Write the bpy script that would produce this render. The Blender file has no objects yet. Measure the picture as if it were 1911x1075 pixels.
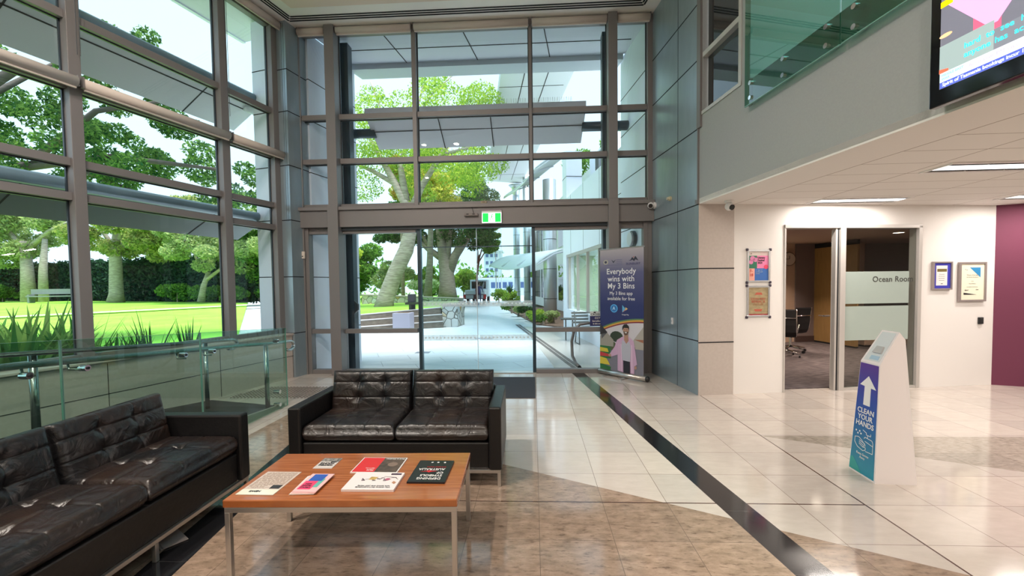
import bpy, bmesh, math, random
import numpy as np
from mathutils import Vector, Matrix
random.seed(7)
sc = bpy.context.scene
COL = sc.collection
PI = math.pi

# ---------------- camera ----------------
cam_d = bpy.data.cameras.new('camera'); cam = bpy.data.objects.new('camera', cam_d); COL.objects.link(cam)
right = Vector((0.99861574, 0.05101651, -0.01280302)); down = Vector((-0.01084621, -0.03845047, -0.99920164)); fwd = Vector((-0.05146806, 0.99795735, -0.03784391))
cm = Matrix((right, -down, -fwd)).transposed().to_4x4(); cm.translation = Vector((0, 0, 1.5))
cam.matrix_world = cm
cam_d.sensor_width = 36.0; cam_d.lens = 796.742 / 1911 * 36.0
cam_d.shift_x = 0.00015; cam_d.shift_y = 0.01303
cam_d.clip_start = 0.02; cam_d.clip_end = 600
sc.camera = cam

# ---------------- view, world, sun ----------------
sc.view_settings.view_transform = 'Standard'; sc.view_settings.look = 'None'
sc.view_settings.exposure = 0.40; sc.view_settings.gamma = 1.0; sc.view_settings.use_curve_mapping = False
sc.cycles.use_denoising = True
sc.cycles.max_bounces = 7; sc.cycles.diffuse_bounces = 4; sc.cycles.glossy_bounces = 4
sc.cycles.transparent_max_bounces = 24; sc.cycles.transmission_bounces = 4
sc.cycles.caustics_reflective = False; sc.cycles.caustics_refractive = False
sc.cycles.sample_clamp_indirect = 4.0
world = bpy.data.worlds.new('world'); sc.world = world; world.use_nodes = True
wn = world.node_tree.nodes; wl = world.node_tree.links; wn.clear()
wo = wn.new('ShaderNodeOutputWorld'); wb = wn.new('ShaderNodeBackground'); wt = wn.new('ShaderNodeTexCoord')
ws = wn.new('ShaderNodeSeparateXYZ'); wr = wn.new('ShaderNodeValToRGB'); wno = wn.new('ShaderNodeTexNoise'); wm = wn.new('ShaderNodeMixRGB')
wl.new(wt.outputs['Generated'], ws.inputs[0]); wl.new(ws.outputs['Z'], wr.inputs[0])
wl.new(wt.outputs['Generated'], wno.inputs['Vector']); wno.inputs['Scale'].default_value = 2.2; wno.inputs['Detail'].default_value = 5
wr.color_ramp.elements[0].position = 0.0; wr.color_ramp.elements[0].color = (0.70, 0.92, 1.0, 1)
wr.color_ramp.elements[1].position = 0.9; wr.color_ramp.elements[1].color = (0.40, 0.72, 0.98, 1)
wm.blend_type = 'MIX'; wl.new(wno.outputs[0], wm.inputs[0]); wl.new(wr.outputs[0], wm.inputs[1]); wm.inputs[2].default_value = (0.72, 0.91, 1.0, 1)
wl.new(wm.outputs[0], wb.inputs[0]); wb.inputs[1].default_value = 1.25; wl.new(wb.outputs[0], wo.inputs[0])
sun_d = bpy.data.lights.new('sun', 'SUN'); sun = bpy.data.objects.new('sun', sun_d); COL.objects.link(sun)
sun_d.energy = 6.3; sun_d.angle = math.radians(25); sun_d.color = (1.0, 0.97, 0.9)
sun.rotation_euler = Vector((-0.22, 0.14, -1.0)).to_track_quat('-Z', 'Y').to_euler()

# ---------------- materials ----------------
def mat(name, color, rough=0.5, metal=0.0, spec=0.5, emit=None, estr=1.0, noise=None, bump=None, coat=0.0):
    m = bpy.data.materials.new(name); m.use_nodes = True
    nt = m.node_tree; b = nt.nodes['Principled BSDF']
    b.inputs['Base Color'].default_value = (*color, 1); b.inputs['Roughness'].default_value = rough
    b.inputs['Metallic'].default_value = metal; b.inputs['Specular IOR Level'].default_value = spec
    if coat: b.inputs['Coat Weight'].default_value = coat; b.inputs['Coat Roughness'].default_value = 0.08
    if emit is not None:
        b.inputs['Emission Color'].default_value = (*emit, 1); b.inputs['Emission Strength'].default_value = estr
    tc = None
    if noise or bump:
        tc = nt.nodes.new('ShaderNodeTexCoord')
    if noise:   # (scale, color2, stretch xyz)
        sc_, c2, st = noise
        mp = nt.nodes.new('ShaderNodeMapping'); mp.inputs['Scale'].default_value = st
        n = nt.nodes.new('ShaderNodeTexNoise'); n.inputs['Scale'].default_value = sc_; n.inputs['Detail'].default_value = 6
        r = nt.nodes.new('ShaderNodeValToRGB'); r.color_ramp.elements[0].position = 0.35; r.color_ramp.elements[1].position = 0.65
        r.color_ramp.elements[0].color = (*color, 1); r.color_ramp.elements[1].color = (*c2, 1)
        nt.links.new(tc.outputs['Object'], mp.inputs[0]); nt.links.new(mp.outputs[0], n.inputs['Vector'])
        nt.links.new(n.outputs[0], r.inputs[0]); nt.links.new(r.outputs[0], b.inputs['Base Color'])
    if bump:    # (scale, strength, stretch)
        sc_, s_, st = bump
        mp = nt.nodes.new('ShaderNodeMapping'); mp.inputs['Scale'].default_value = st
        n = nt.nodes.new('ShaderNodeTexNoise'); n.inputs['Scale'].default_value = sc_; n.inputs['Detail'].default_value = 4
        bp = nt.nodes.new('ShaderNodeBump'); bp.inputs['Strength'].default_value = s_; bp.inputs['Distance'].default_value = 0.02
        nt.links.new(tc.outputs['Object'], mp.inputs[0]); nt.links.new(mp.outputs[0], n.inputs['Vector'])
        nt.links.new(n.outputs[0], bp.inputs['Height']); nt.links.new(bp.outputs[0], b.inputs['Normal'])
    return m

def glass(name, tint, refl=1.0, rough=0.0):
    m = bpy.data.materials.new(name); m.use_nodes = True; nt = m.node_tree; nt.nodes.clear()
    o = nt.nodes.new('ShaderNodeOutputMaterial'); t = nt.nodes.new('ShaderNodeBsdfTransparent'); g = nt.nodes.new('ShaderNodeBsdfGlossy')
    mx = nt.nodes.new('ShaderNodeMixShader'); f = nt.nodes.new('ShaderNodeFresnel'); f.inputs[0].default_value = 1.45
    ml = nt.nodes.new('ShaderNodeMath'); ml.operation = 'MULTIPLY'; ml.inputs[1].default_value = refl; ml.use_clamp = True
    geo = nt.nodes.new('ShaderNodeNewGeometry'); inv = nt.nodes.new('ShaderNodeMath'); inv.operation = 'SUBTRACT'; inv.inputs[0].default_value = 1.0
    m2 = nt.nodes.new('ShaderNodeMath'); m2.operation = 'MULTIPLY'
    t.inputs[0].default_value = (*tint, 1); g.inputs[0].default_value = (1, 1, 1, 1); g.inputs[1].default_value = rough
    nt.links.new(f.outputs[0], ml.inputs[0])
    nt.links.new(geo.outputs['Backfacing'], inv.inputs[1]); nt.links.new(ml.outputs[0], m2.inputs[0]); nt.links.new(inv.outputs[0], m2.inputs[1])
    nt.links.new(m2.outputs[0], mx.inputs[0]); nt.links.new(t.outputs[0], mx.inputs[1]); nt.links.new(g.outputs[0], mx.inputs[2]); nt.links.new(mx.outputs[0], o.inputs[0])
    return m

def leafmat(name, c1, c2, trans=0.5):
    m = bpy.data.materials.new(name); m.use_nodes = True; nt = m.node_tree; nt.nodes.clear()
    o = nt.nodes.new('ShaderNodeOutputMaterial'); d = nt.nodes.new('ShaderNodeBsdfDiffuse'); t = nt.nodes.new('ShaderNodeBsdfTranslucent')
    mx = nt.nodes.new('ShaderNodeMixShader'); mx.inputs[0].default_value = trans
    geo = nt.nodes.new('ShaderNodeNewGeometry'); r = nt.nodes.new('ShaderNodeValToRGB')
    r.color_ramp.elements[0].color = (*c1, 1); r.color_ramp.elements[1].color = (*c2, 1)
    nt.links.new(geo.outputs['Random Per Island'], r.inputs[0]); nt.links.new(r.outputs[0], d.inputs[0]); nt.links.new(r.outputs[0], t.inputs[0])
    nt.links.new(d.outputs[0], mx.inputs[1]); nt.links.new(t.outputs[0], mx.inputs[2]); nt.links.new(mx.outputs[0], o.inputs[0])
    return m

M = {}
M['alu'] = mat('painted_aluminium', (0.205, 0.19, 0.19), 0.45, 0.2)
M['alu_dark'] = mat('dark_gasket', (0.02, 0.03, 0.04), 0.4)
M['navy_post'] = mat('dark_blue_steel', (0.035, 0.06, 0.08), 0.35, 0.3)
M['panel'] = mat('blue_grey_panel', (0.29, 0.365, 0.41), 0.30, 0.4, noise=(9, (0.325, 0.40, 0.445), (1, 1, 0.3)))
M['panel_ext'] = mat('silver_panel', (0.78, 0.83, 0.92), 0.45, 0.0)
M['white_ext'] = mat('white_render', (0.80, 0.84, 0.91), 0.7)
M['soffit'] = mat('soffit_panel', (0.62, 0.65, 0.72), 0.6)
M['blade'] = mat('sunshade_panel', (0.60, 0.61, 0.65), 0.5)
M['joint'] = mat('black_joint', (0.008, 0.009, 0.012), 0.8)
M['beige'] = mat('beige_panel', (0.50, 0.44, 0.40), 0.45, noise=(30, (0.53, 0.47, 0.43), (1, 1, 1)))
M['offwhite'] = mat('cream_wall', (0.78, 0.75, 0.72), 0.75)
M['greywall'] = mat('grey_plaster', (0.335, 0.345, 0.345), 0.8, noise=(60, (0.32, 0.33, 0.33), (1, 1, 1)))
M['purple'] = mat('plum_wall', (0.14, 0.026, 0.06), 0.7)
M['ceil'] = mat('ceiling_white', (0.84, 0.80, 0.77), 0.85)
M['ceilpink'] = mat('ceiling_recess', (0.74, 0.60, 0.53), 0.85)
M['blind'] = mat('blind_fabric', (0.60, 0.53, 0.48), 0.7)
M['steel'] = mat('brushed_steel', (0.62, 0.60, 0.58), 0.28, 0.9)
M['chrome'] = mat('chrome', (0.8, 0.8, 0.8), 0.08, 1.0)
M['darkrail'] = mat('handrail_steel', (0.42, 0.45, 0.45), 0.2, 0.95)
M['frame_silver'] = mat('silver_frame', (0.55, 0.52, 0.49), 0.4, 0.35)
M['white'] = mat('white_plastic', (0.82, 0.80, 0.80), 0.45)
M['black'] = mat('black_plastic', (0.012, 0.012, 0.014), 0.3)
M['rubber'] = mat('dark_rubber', (0.02, 0.022, 0.024), 0.7)
M['matfab'] = mat('entrance_mat', (0.045, 0.05, 0.065), 0.95, bump=(300, 0.4, (1, 1, 1)))
M['concrete'] = mat('ramp_edge', (0.42, 0.36, 0.31), 0.6)
M['glass'] = glass('clear_glass', (0.94, 0.968, 0.987), 1.0)
M['glass_tint'] = glass('door_glass', (0.86, 0.95, 0.985), 1.0)
M['glass_green'] = glass('green_glass', (0.70, 0.85, 0.79), 1.2)
M['glass_edge'] = mat('glass_edge', (0.16, 0.34, 0.29), 0.1)
M['glass_dark'] = mat('dark_window_glass', (0.018, 0.02, 0.022), 0.02, 0, 1.0)
M['glass_bal'] = glass('balcony_glass', (0.42, 0.66, 0.57), 2.2)
M['glass_room'] = glass('meeting_room_glass', (0.80, 0.82, 0.80), 0.8)
M['dots'] = mat('white_decal', (0.75, 0.88, 0.95), 0.6)
M['tlight'] = mat('lamp_diffuser', (1, 1, 1), 0.5, emit=(1.0, 0.96, 0.93), estr=1.5)
M['downl'] = mat('downlight_lens', (1, 1, 1), 0.5, emit=(1.0, 0.85, 0.68), estr=8.0)
M['timber'] = mat('timber_door', (0.40, 0.24, 0.09), 0.5, noise=(8, (0.34, 0.20, 0.075), (6, 6, 0.5)))
M['roomwall'] = mat('meeting_room_wall', (0.55, 0.38, 0.28), 0.8)
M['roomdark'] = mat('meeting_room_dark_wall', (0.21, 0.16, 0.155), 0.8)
M['bronze'] = mat('bark_brown', (0.22, 0.17, 0.13), 0.9, noise=(3, (0.33, 0.27, 0.22), (1, 1, 6)), bump=(5, 0.8, (1, 1, 5)))
M['barkpale'] = mat('bark_pale', (0.48, 0.42, 0.36), 0.9, noise=(3, (0.28, 0.24, 0.2), (1, 1, 5)), bump=(5, 0.8, (1, 1, 5)))
M['barkdark'] = mat('bark_dark', (0.10, 0.085, 0.075), 0.9, bump=(5, 0.8, (1, 1, 5)))
M['barkred'] = mat('bark_red', (0.22, 0.06, 0.05), 0.9)
M['soil'] = mat('garden_soil', (0.10, 0.065, 0.045), 0.95, noise=(12, (0.17, 0.11, 0.08), (1, 1, 1)))
M['grass'] = mat('lawn_grass', (0.20, 0.48, 0.03), 0.9, noise=(0.6, (0.27, 0.56, 0.045), (1, 1, 1)))
M['grass2'] = mat('lawn_grass_cool', (0.18, 0.38, 0.03), 0.9, noise=(0.8, (0.24, 0.46, 0.04), (1, 1, 1)))
M['pave'] = None
M['l_dark'] = leafmat('leaves_dark', (0.02, 0.07, 0.03), (0.10, 0.25, 0.06))
M['l_mid'] = leafmat('leaves_mid', (0.06, 0.17, 0.04), (0.25, 0.48, 0.08))
M['l_bright'] = leafmat('leaves_bright', (0.16, 0.34, 0.06), (0.55, 0.70, 0.10))
M['l_pale'] = leafmat('leaves_pale', (0.22, 0.34, 0.14), (0.62, 0.68, 0.30))
M['l_ivy'] = leafmat('leaves_ivy', (0.012, 0.035, 0.025), (0.06, 0.12, 0.07), 0.2)
M['l_strap'] = leafmat('leaves_strap', (0.06, 0.20, 0.05), (0.38, 0.58, 0.16), 0.4)
M['l_orange'] = leafmat('leaves_autumn', (0.35, 0.35, 0.06), (0.75, 0.45, 0.12))
M['l_maple'] = leafmat('leaves_maple', (0.02, 0.09, 0.035), (0.20, 0.36, 0.08))
bandm = bpy.data.materials.new('translucent_band'); bandm.use_nodes = True
_n = bandm.node_tree; _n.nodes.clear(); _o = _n.nodes.new('ShaderNodeOutputMaterial'); _d = _n.nodes.new('ShaderNodeBsdfDiffuse'); _t = _n.nodes.new('ShaderNodeBsdfTransparent'); _m = _n.nodes.new('ShaderNodeMixShader')
_d.inputs[0].default_value = (0.75, 0.88, 0.95, 1); _m.inputs[0].default_value = 0.38; _n.links.new(_t.outputs[0], _m.inputs[1]); _n.links.new(_d.outputs[0], _m.inputs[2]); _n.links.new(_m.outputs[0], _o.inputs[0])
M['leather'] = None

# ---------------- mesh builder ----------------
def wmat(o):
    m = Matrix.LocRotScale(o.location, o.rotation_euler, None)
    return wmat(o.parent) @ m if o.parent else m
def tag(o, label=None, cat=None, group=None, kind=None):
    if label: o['label'] = label
    if cat: o['category'] = cat
    if group: o['group'] = group
    if kind: o['kind'] = kind
    return o
def thing(name, label, cat, loc=(0, 0, 0), rz=0.0, group=None, kind=None):
    o = bpy.data.objects.new(name, None); COL.objects.link(o); o.empty_display_size = 0.1
    o.location = loc; o.rotation_euler = (0, 0, rz)
    return tag(o, label, cat, group, kind)
class Fr:
    """frame on the ground: s along, o sideways (outward), z up"""
    def __init__(self, org, ds, do):
        self.o = Vector((org[0], org[1], 0)); self.s = Vector((ds[0], ds[1], 0)).normalized(); self.n = Vector((do[0], do[1], 0)).normalized()
    def p(self, s, o, z): return self.o + self.s * s + self.n * o + Vector((0, 0, z))
class MB:
    def __init__(self): self.v = []; self.f = []; self.mi = []; self.cur = 0
    def add(self, vs, fs):
        k = len(self.v); self.v += [tuple(v) for v in vs]; self.f += [tuple(k + i for i in f) for f in fs]; self.mi += [self.cur] * len(fs); return self
    def box(self, x0, x1, y0, y1, z0, z1):
        vs = [(x0, y0, z0), (x1, y0, z0), (x1, y1, z0), (x0, y1, z0), (x0, y0, z1), (x1, y0, z1), (x1, y1, z1), (x0, y1, z1)]
        return self.add(vs, [(3, 2, 1, 0), (4, 5, 6, 7), (0, 1, 5, 4), (1, 2, 6, 5), (2, 3, 7, 6), (3, 0, 4, 7)])
    def fbox(self, F, s0, s1, o0, o1, z0, z1):
        vs = [F.p(s0, o0, z0), F.p(s1, o0, z0), F.p(s1, o1, z0), F.p(s0, o1, z0), F.p(s0, o0, z1), F.p(s1, o0, z1), F.p(s1, o1, z1), F.p(s0, o1, z1)]
        fs = [(3, 2, 1, 0), (4, 5, 6, 7), (0, 1, 5, 4), (1, 2, 6, 5), (2, 3, 7, 6), (3, 0, 4, 7)]
        if F.s.cross(F.n).z * (s1 - s0) * (o1 - o0) < 0: fs = [f[::-1] for f in fs]
        return self.add(vs, fs)
    def prism(self, pts, d):   # closed polygon (list of 3d) extruded by vector d
        n = len(pts); d = Vector(d); P = [Vector(p) for p in pts]
        nrm = Vector((0, 0, 0))
        for i in range(n): nrm += P[i].cross(P[(i + 1) % n])
        fs = [tuple(range(n))[::-1], tuple(range(n, 2 * n))] + [(i, (i + 1) % n, n + (i + 1) % n, n + i) for i in range(n)]
        if nrm.dot(d) < 0: fs = [f[::-1] for f in fs]
        return self.add(P + [p + d for p in P], fs)
    def poly(self, pts): return self.add(pts, [tuple(range(len(pts)))])
    def tube(self, pts, r, n=10, caps=True):
        P = [Vector(p) for p in pts]; rr = r if isinstance(r, (list, tuple)) else [r] * len(P)
        k = len(self.v); up = None; vs = []
        for i, p in enumerate(P):
            t = (P[min(i + 1, len(P) - 1)] - P[max(i - 1, 0)]).normalized()
            if up is None: up = Vector((0, 0, 1)) if abs(t.z) < 0.9 else Vector((1, 0, 0))
            a = t.cross(up).normalized(); b = a.cross(t).normalized(); up = b
            for j in range(n):
                an = 2 * PI * j / n; vs.append(p + (a * math.cos(an) + b * math.sin(an)) * rr[i])
        fs = []
        for i in range(len(P) - 1):
            for j in range(n): fs.append((i * n + j, (i + 1) * n + j, (i + 1) * n + (j + 1) % n, i * n + (j + 1) % n))
        if caps: fs += [tuple(range(n)), tuple(range((len(P) - 1) * n, len(P) * n))[::-1]]
        return self.add(vs, [f[::-1] for f in fs])
    def cyl(self, a, b, r, n=20): return self.tube([a, b], r, n)
    def ell(self, c, r, nu=16, nv=10):
        vs = []; fs = []
        for i in range(nv + 1):
            th = PI * i / nv
            for j in range(nu):
                ph = 2 * PI * j / nu; vs.append((c[0] + r[0] * math.sin(th) * math.cos(ph), c[1] + r[1] * math.sin(th) * math.sin(ph), c[2] + r[2] * math.cos(th)))
        for i in range(nv):
            for j in range(nu): fs.append((i * nu + j, (i + 1) * nu + j, (i + 1) * nu + (j + 1) % nu, i * nu + (j + 1) % nu))
        return self.add(vs, fs)
    def build(self, name, m, parent=None, smooth=False, bevel=0.0, label=None, cat=None, group=None, kind=None, local=False, origin=None):
        V = [Vector(v) for v in self.v]
        if parent is not None:
            if not local:
                inv = wmat(parent).inverted(); V = [inv @ v for v in V]
            org = Vector((0, 0, 0))
        else:
            if origin is not None: org = Vector(origin)
            else:
                a = np.array([tuple(v) for v in V]); org = Vector(((a[:, 0].min() + a[:, 0].max()) / 2, (a[:, 1].min() + a[:, 1].max()) / 2, a[:, 2].min()))
            V = [v - org for v in V]
        me = bpy.data.meshes.new(name); me.from_pydata([tuple(v) for v in V], [], self.f); 
        ms = m if isinstance(m, (list, tuple)) else [m]
        for x in ms: me.materials.append(x)
        if len(ms) > 1: me.polygons.foreach_set('material_index', self.mi)
        me.validate(); me.update()
        o = bpy.data.objects.new(name, me); COL.objects.link(o); o.parent = parent; o.location = org
        if smooth: me.polygons.foreach_set('use_smooth', [True] * len(me.polygons))
        if bevel:
            b = o.modifiers.new('bevel', 'BEVEL'); b.width = bevel; b.segments = 2; b.limit_method = 'ANGLE'
        return tag(o, label, cat, group, kind)
def struct(name, mb, m, **k): return mb.build(name, m, kind='structure', **k)
def copy_tree(o, parent=None):
    c = o.copy(); COL.objects.link(c); c.parent = parent
    for ch in [x for x in bpy.data.objects if x.parent == o]: copy_tree(ch, c)
    return c
def text(name, s, m, parent, Mx, size, extr=0.0006, bold=0.0, align='CENTER', spacing=1.0, shear=0.0, xs=1.0):
    """lettering: Mx = world matrix of the text plane (x right, y up, z out)"""
    cu = bpy.data.curves.new(name, 'FONT'); cu.body = s; cu.size = size; cu.align_x = align; cu.align_y = 'CENTER'
    cu.extrude = extr; cu.offset = bold; cu.space_character = spacing; cu.resolution_u = 3; cu.shear = shear
    cu.materials.append(m)
    tmp = bpy.data.objects.new(name, cu); COL.objects.link(tmp)
    me = bpy.data.meshes.new_from_object(tmp.evaluated_get(bpy.context.evaluated_depsgraph_get())); bpy.data.objects.remove(tmp)
    o = bpy.data.objects.new(name, me); COL.objects.link(o)
    o.parent = parent; o.matrix_local = (wmat(parent).inverted() @ Mx if parent else Mx) @ Matrix.Diagonal((xs, 1, 1, 1))
    return o
class Card:
    """flat artwork on a rectangle: origin bottom-left, ux right, uy up, in metres"""
    def __init__(self, org, ux, uy, parent):
        self.o = Vector(org); self.x = Vector(ux).normalized(); self.y = Vector(uy).normalized(); self.z = self.x.cross(self.y); self.parent = parent
    def P(self, u, v, d=0.0): return self.o + self.x * u + self.y * v + self.z * d
    def poly(self, name, pts, m, d, t=0.0006, label=None):
        mb = MB(); mb.prism([self.P(u, v, d) for u, v in pts], self.z * t); return mb.build(name, m, self.parent, label=label)
    def polys(self, name, plist, m, d, t=0.0006):
        mb = MB()
        for pts in plist: mb.prism([self.P(u, v, d) for u, v in pts], self.z * t)
        return mb.build(name, m, self.parent)
    def rect(self, name, u0, u1, v0, v1, m, d, t=0.0006): return self.poly(name, [(u0, v0), (u1, v0), (u1, v1), (u0, v1)], m, d, t)
    def text(self, name, s, m, u, v, size, d=0.0012, **k):
        Mx = Matrix((self.x, self.y, self.z)).transposed().to_4x4(); Mx.translation = self.P(u, v, d)
        return text(name, s, m, self.parent, Mx, size, **k)
def circ(cx, cy, r, n=20, ry=None, a0=0, a1=2 * PI):
    ry = r if ry is None else ry
    k = n if abs(a1 - a0) > 6.2 else n + 1
    return [(cx + r * math.cos(a0 + (a1 - a0) * i / n), cy + ry * math.sin(a0 + (a1 - a0) * i / n)) for i in range(k)]
_flat = {}
def flat(c, rough=0.5):
    k = (tuple(round(x, 3) for x in c), rough)
    if k not in _flat: _flat[k] = mat('ink_%02d' % len(_flat), c, rough)
    return _flat[k]

# ---------------- frames of reference ----------------
tR = math.radians(7.934); tL = math.radians(14.234)
FW = Fr((0, 7.28), (1, 0), (0, 1))                                   # entrance wall, s = x, o outward
LW = Fr((-4.28, 7.0), (0.2459, 0.9693), (-0.9693, 0.2459))           # left glazing, o outward
RW = Fr((2.167, 5.756), (math.sin(tR), -math.cos(tR)), (-math.cos(tR), -math.sin(tR)))   # right wall, s toward camera, o into the lobby
OW = Fr((2.167, 5.756), (math.cos(tR), math.sin(tR)), (math.sin(tR), -math.cos(tR)))     # meeting room wall, o into the lobby
# ================= floor =================
def floor_material():
    m = bpy.data.materials.new('polished_stone_floor'); m.use_nodes = True; nt = m.node_tree; N = nt.nodes; Lk = nt.links
    b = N['Principled BSDF']; geo = N.new('ShaderNodeNewGeometry'); sep = N.new('ShaderNodeSeparateXYZ'); Lk.new(geo.outputs['Position'], sep.inputs[0])
    X, Y = sep.outputs[0], sep.outputs[1]
    def mth(op, a, bb=None, c=None):
        n = N.new('ShaderNodeMath'); n.operation = op
        for i, v in enumerate((a, bb, c)):
            if v is None: continue
            if isinstance(v, (int, float)): n.inputs[i].default_value = v
            else: Lk.new(v, n.inputs[i])
        return n.outputs[0]
    def mixc(f, a, bb):
        n = N.new('ShaderNodeMixRGB'); Lk.new(f, n.inputs[0])
        for i, v in ((1, a), (2, bb)):
            if isinstance(v, tuple): n.inputs[i].default_value = (*v, 1)
            else: Lk.new(v, n.inputs[i])
        return n.outputs[0]
    def step(v, e, sgn=1):     # 1 where sgn*v > sgn*e
        return mth('GREATER_THAN', v, e) if sgn > 0 else mth('LESS_THAN', v, e)
    def joint(v, off, per, w):
        q = mth('FRACT', mth('DIVIDE', mth('ADD', v, -off + 100 * per), per)); return mth('MAXIMUM', mth('LESS_THAN', q, w / per), mth('GREATER_THAN', q, 1 - w / per))
    Yc = mth('SUBTRACT', Y, mth('MULTIPLY', X, 0.006))
    jx = joint(X, 0.019, 0.4365, 0.0017); jy = joint(Yc, 2.907, 0.4445, 0.0017)
    j = mth('MAXIMUM', jx, jy)
    # tone of each tile
    tcx = mth('FLOOR', mth('DIVIDE', mth('ADD', X, -0.019), 0.4365)); tcy = mth('FLOOR', mth('DIVIDE', mth('ADD', Yc, -2.907), 0.4445))
    cmb = N.new('ShaderNodeCombineXYZ'); Lk.new(tcx, cmb.inputs[0]); Lk.new(tcy, cmb.inputs[1])
    wn_ = N.new('ShaderNodeTexWhiteNoise'); Lk.new(cmb.outputs[0], wn_.inputs['Vector'])
    def noise(scale, det, st):
        mp = N.new('ShaderNodeMapping'); mp.inputs['Scale'].default_value = st; Lk.new(geo.outputs['Position'], mp.inputs[0])
        n = N.new('ShaderNodeTexNoise'); n.inputs['Scale'].default_value = scale; n.inputs['Detail'].default_value = det; n.inputs['Roughness'].default_value = 0.65; Lk.new(mp.outputs[0], n.inputs['Vector']); return n.outputs[0]
    n1 = noise(6, 6, (1, 2.5, 1)); n2 = noise(26, 6, (0.6, 1.8, 1))
    def ramp(f, p0, p1, c0, c1):
        r = N.new('ShaderNodeValToRGB'); Lk.new(f, r.inputs[0]); r.color_ramp.elements[0].position = p0; r.color_ramp.elements[1].position = p1
        r.color_ramp.elements[0].color = (*c0, 1); r.color_ramp.elements[1].color = (*c1, 1); return r.outputs[0]
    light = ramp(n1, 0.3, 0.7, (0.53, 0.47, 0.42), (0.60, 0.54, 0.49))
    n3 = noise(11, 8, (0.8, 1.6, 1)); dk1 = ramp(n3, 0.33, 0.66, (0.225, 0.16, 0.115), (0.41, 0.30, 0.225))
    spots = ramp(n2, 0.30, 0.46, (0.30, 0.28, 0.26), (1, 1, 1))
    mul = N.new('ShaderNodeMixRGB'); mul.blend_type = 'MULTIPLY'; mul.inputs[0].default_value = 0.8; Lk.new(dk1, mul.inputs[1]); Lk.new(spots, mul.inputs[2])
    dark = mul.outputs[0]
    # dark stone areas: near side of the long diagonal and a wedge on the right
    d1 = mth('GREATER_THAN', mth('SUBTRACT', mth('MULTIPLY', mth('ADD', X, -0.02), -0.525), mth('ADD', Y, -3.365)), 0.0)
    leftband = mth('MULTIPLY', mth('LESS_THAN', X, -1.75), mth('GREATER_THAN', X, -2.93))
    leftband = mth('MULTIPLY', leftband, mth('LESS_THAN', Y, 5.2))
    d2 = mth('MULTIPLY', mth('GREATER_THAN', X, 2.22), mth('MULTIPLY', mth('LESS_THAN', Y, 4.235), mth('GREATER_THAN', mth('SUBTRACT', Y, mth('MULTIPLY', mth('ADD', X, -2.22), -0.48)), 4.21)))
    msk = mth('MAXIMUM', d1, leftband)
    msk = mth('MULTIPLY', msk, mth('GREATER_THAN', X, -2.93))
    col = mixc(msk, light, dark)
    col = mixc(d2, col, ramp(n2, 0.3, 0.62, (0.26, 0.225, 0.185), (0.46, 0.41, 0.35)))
    tone = ramp(wn_.outputs[0], 0.0, 1.0, (0.9, 0.9, 0.9), (1.06, 1.05, 1.04))
    mm = N.new('ShaderNodeMixRGB'); mm.blend_type = 'MULTIPLY'; mm.inputs[0].default_value = 1; Lk.new(col, mm.inputs[1]); Lk.new(tone, mm.inputs[2]); col = mm.outputs[0]
    col = mixc(j, col, (0.16, 0.12, 0.09))
    # two wide expansion joints
    e1 = mth('MULTIPLY', mth('LESS_THAN', mth('ABSOLUTE', mth('ADD', Yc, -2.907)), 0.006), mth('LESS_THAN', X, 2.2))
    e2 = mth('LESS_THAN', mth('ABSOLUTE', mth('ADD', X, -2.2)), 0.006)
    col = mixc(mth('MAXIMUM', e1, e2), col, (0.07, 0.03, 0.02))
    # black granite strips
    def strip(xa, ya, xb, yb, w):     # left edge from a (far) to b (near), width w to the right
        k = (xb - xa) / (yb - ya); e = mth('SUBTRACT', X, mth('ADD', mth('MULTIPLY', mth('ADD', Y, -ya), k), xa))
        return mth('MULTIPLY', mth('GREATER_THAN', e, 0.0), mth('LESS_THAN', e, w))
    s1 = strip(0.63, 7.2, 1.32, 2.19, 0.207)
    s2 = mth('MULTIPLY', strip(-2.35, 3.85, -2.115, 2.08, 0.205), mth('LESS_THAN', Y, 5.0))
    s = mth('MAXIMUM', s1, s2)
    gj = joint(Y, 2.2, 0.62, 0.0015)
    gcol = mixc(gj, (0.012, 0.012, 0.014), (0.05, 0.05, 0.05))
    col = mixc(s, col, gcol)
    Lk.new(col, b.inputs['Base Color'])
    rr = ramp(n2, 0.2, 0.8, (0.07, 0.07, 0.07), (0.13, 0.13, 0.13)); Lk.new(rr, b.inputs['Roughness'])
    b.inputs['Specular IOR Level'].default_value = 0.6
    return m
def seg_poly(pts, z0, z1): mb = MB(); mb.prism([(x, y, z0) for x, y in pts], (0, 0, z1 - z0)); return mb
P = lambda F, s, o: (F.p(s, o, 0).x, F.p(s, o, 0).y)
struct('floor', seg_poly([(-8.2, -3.2), (10.2, -3.2), (10.2, 7.33), (-4.2, 7.33), (-4.55, 6.2), (-7.2, -3.2)], -0.2, 0.0), floor_material())

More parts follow.
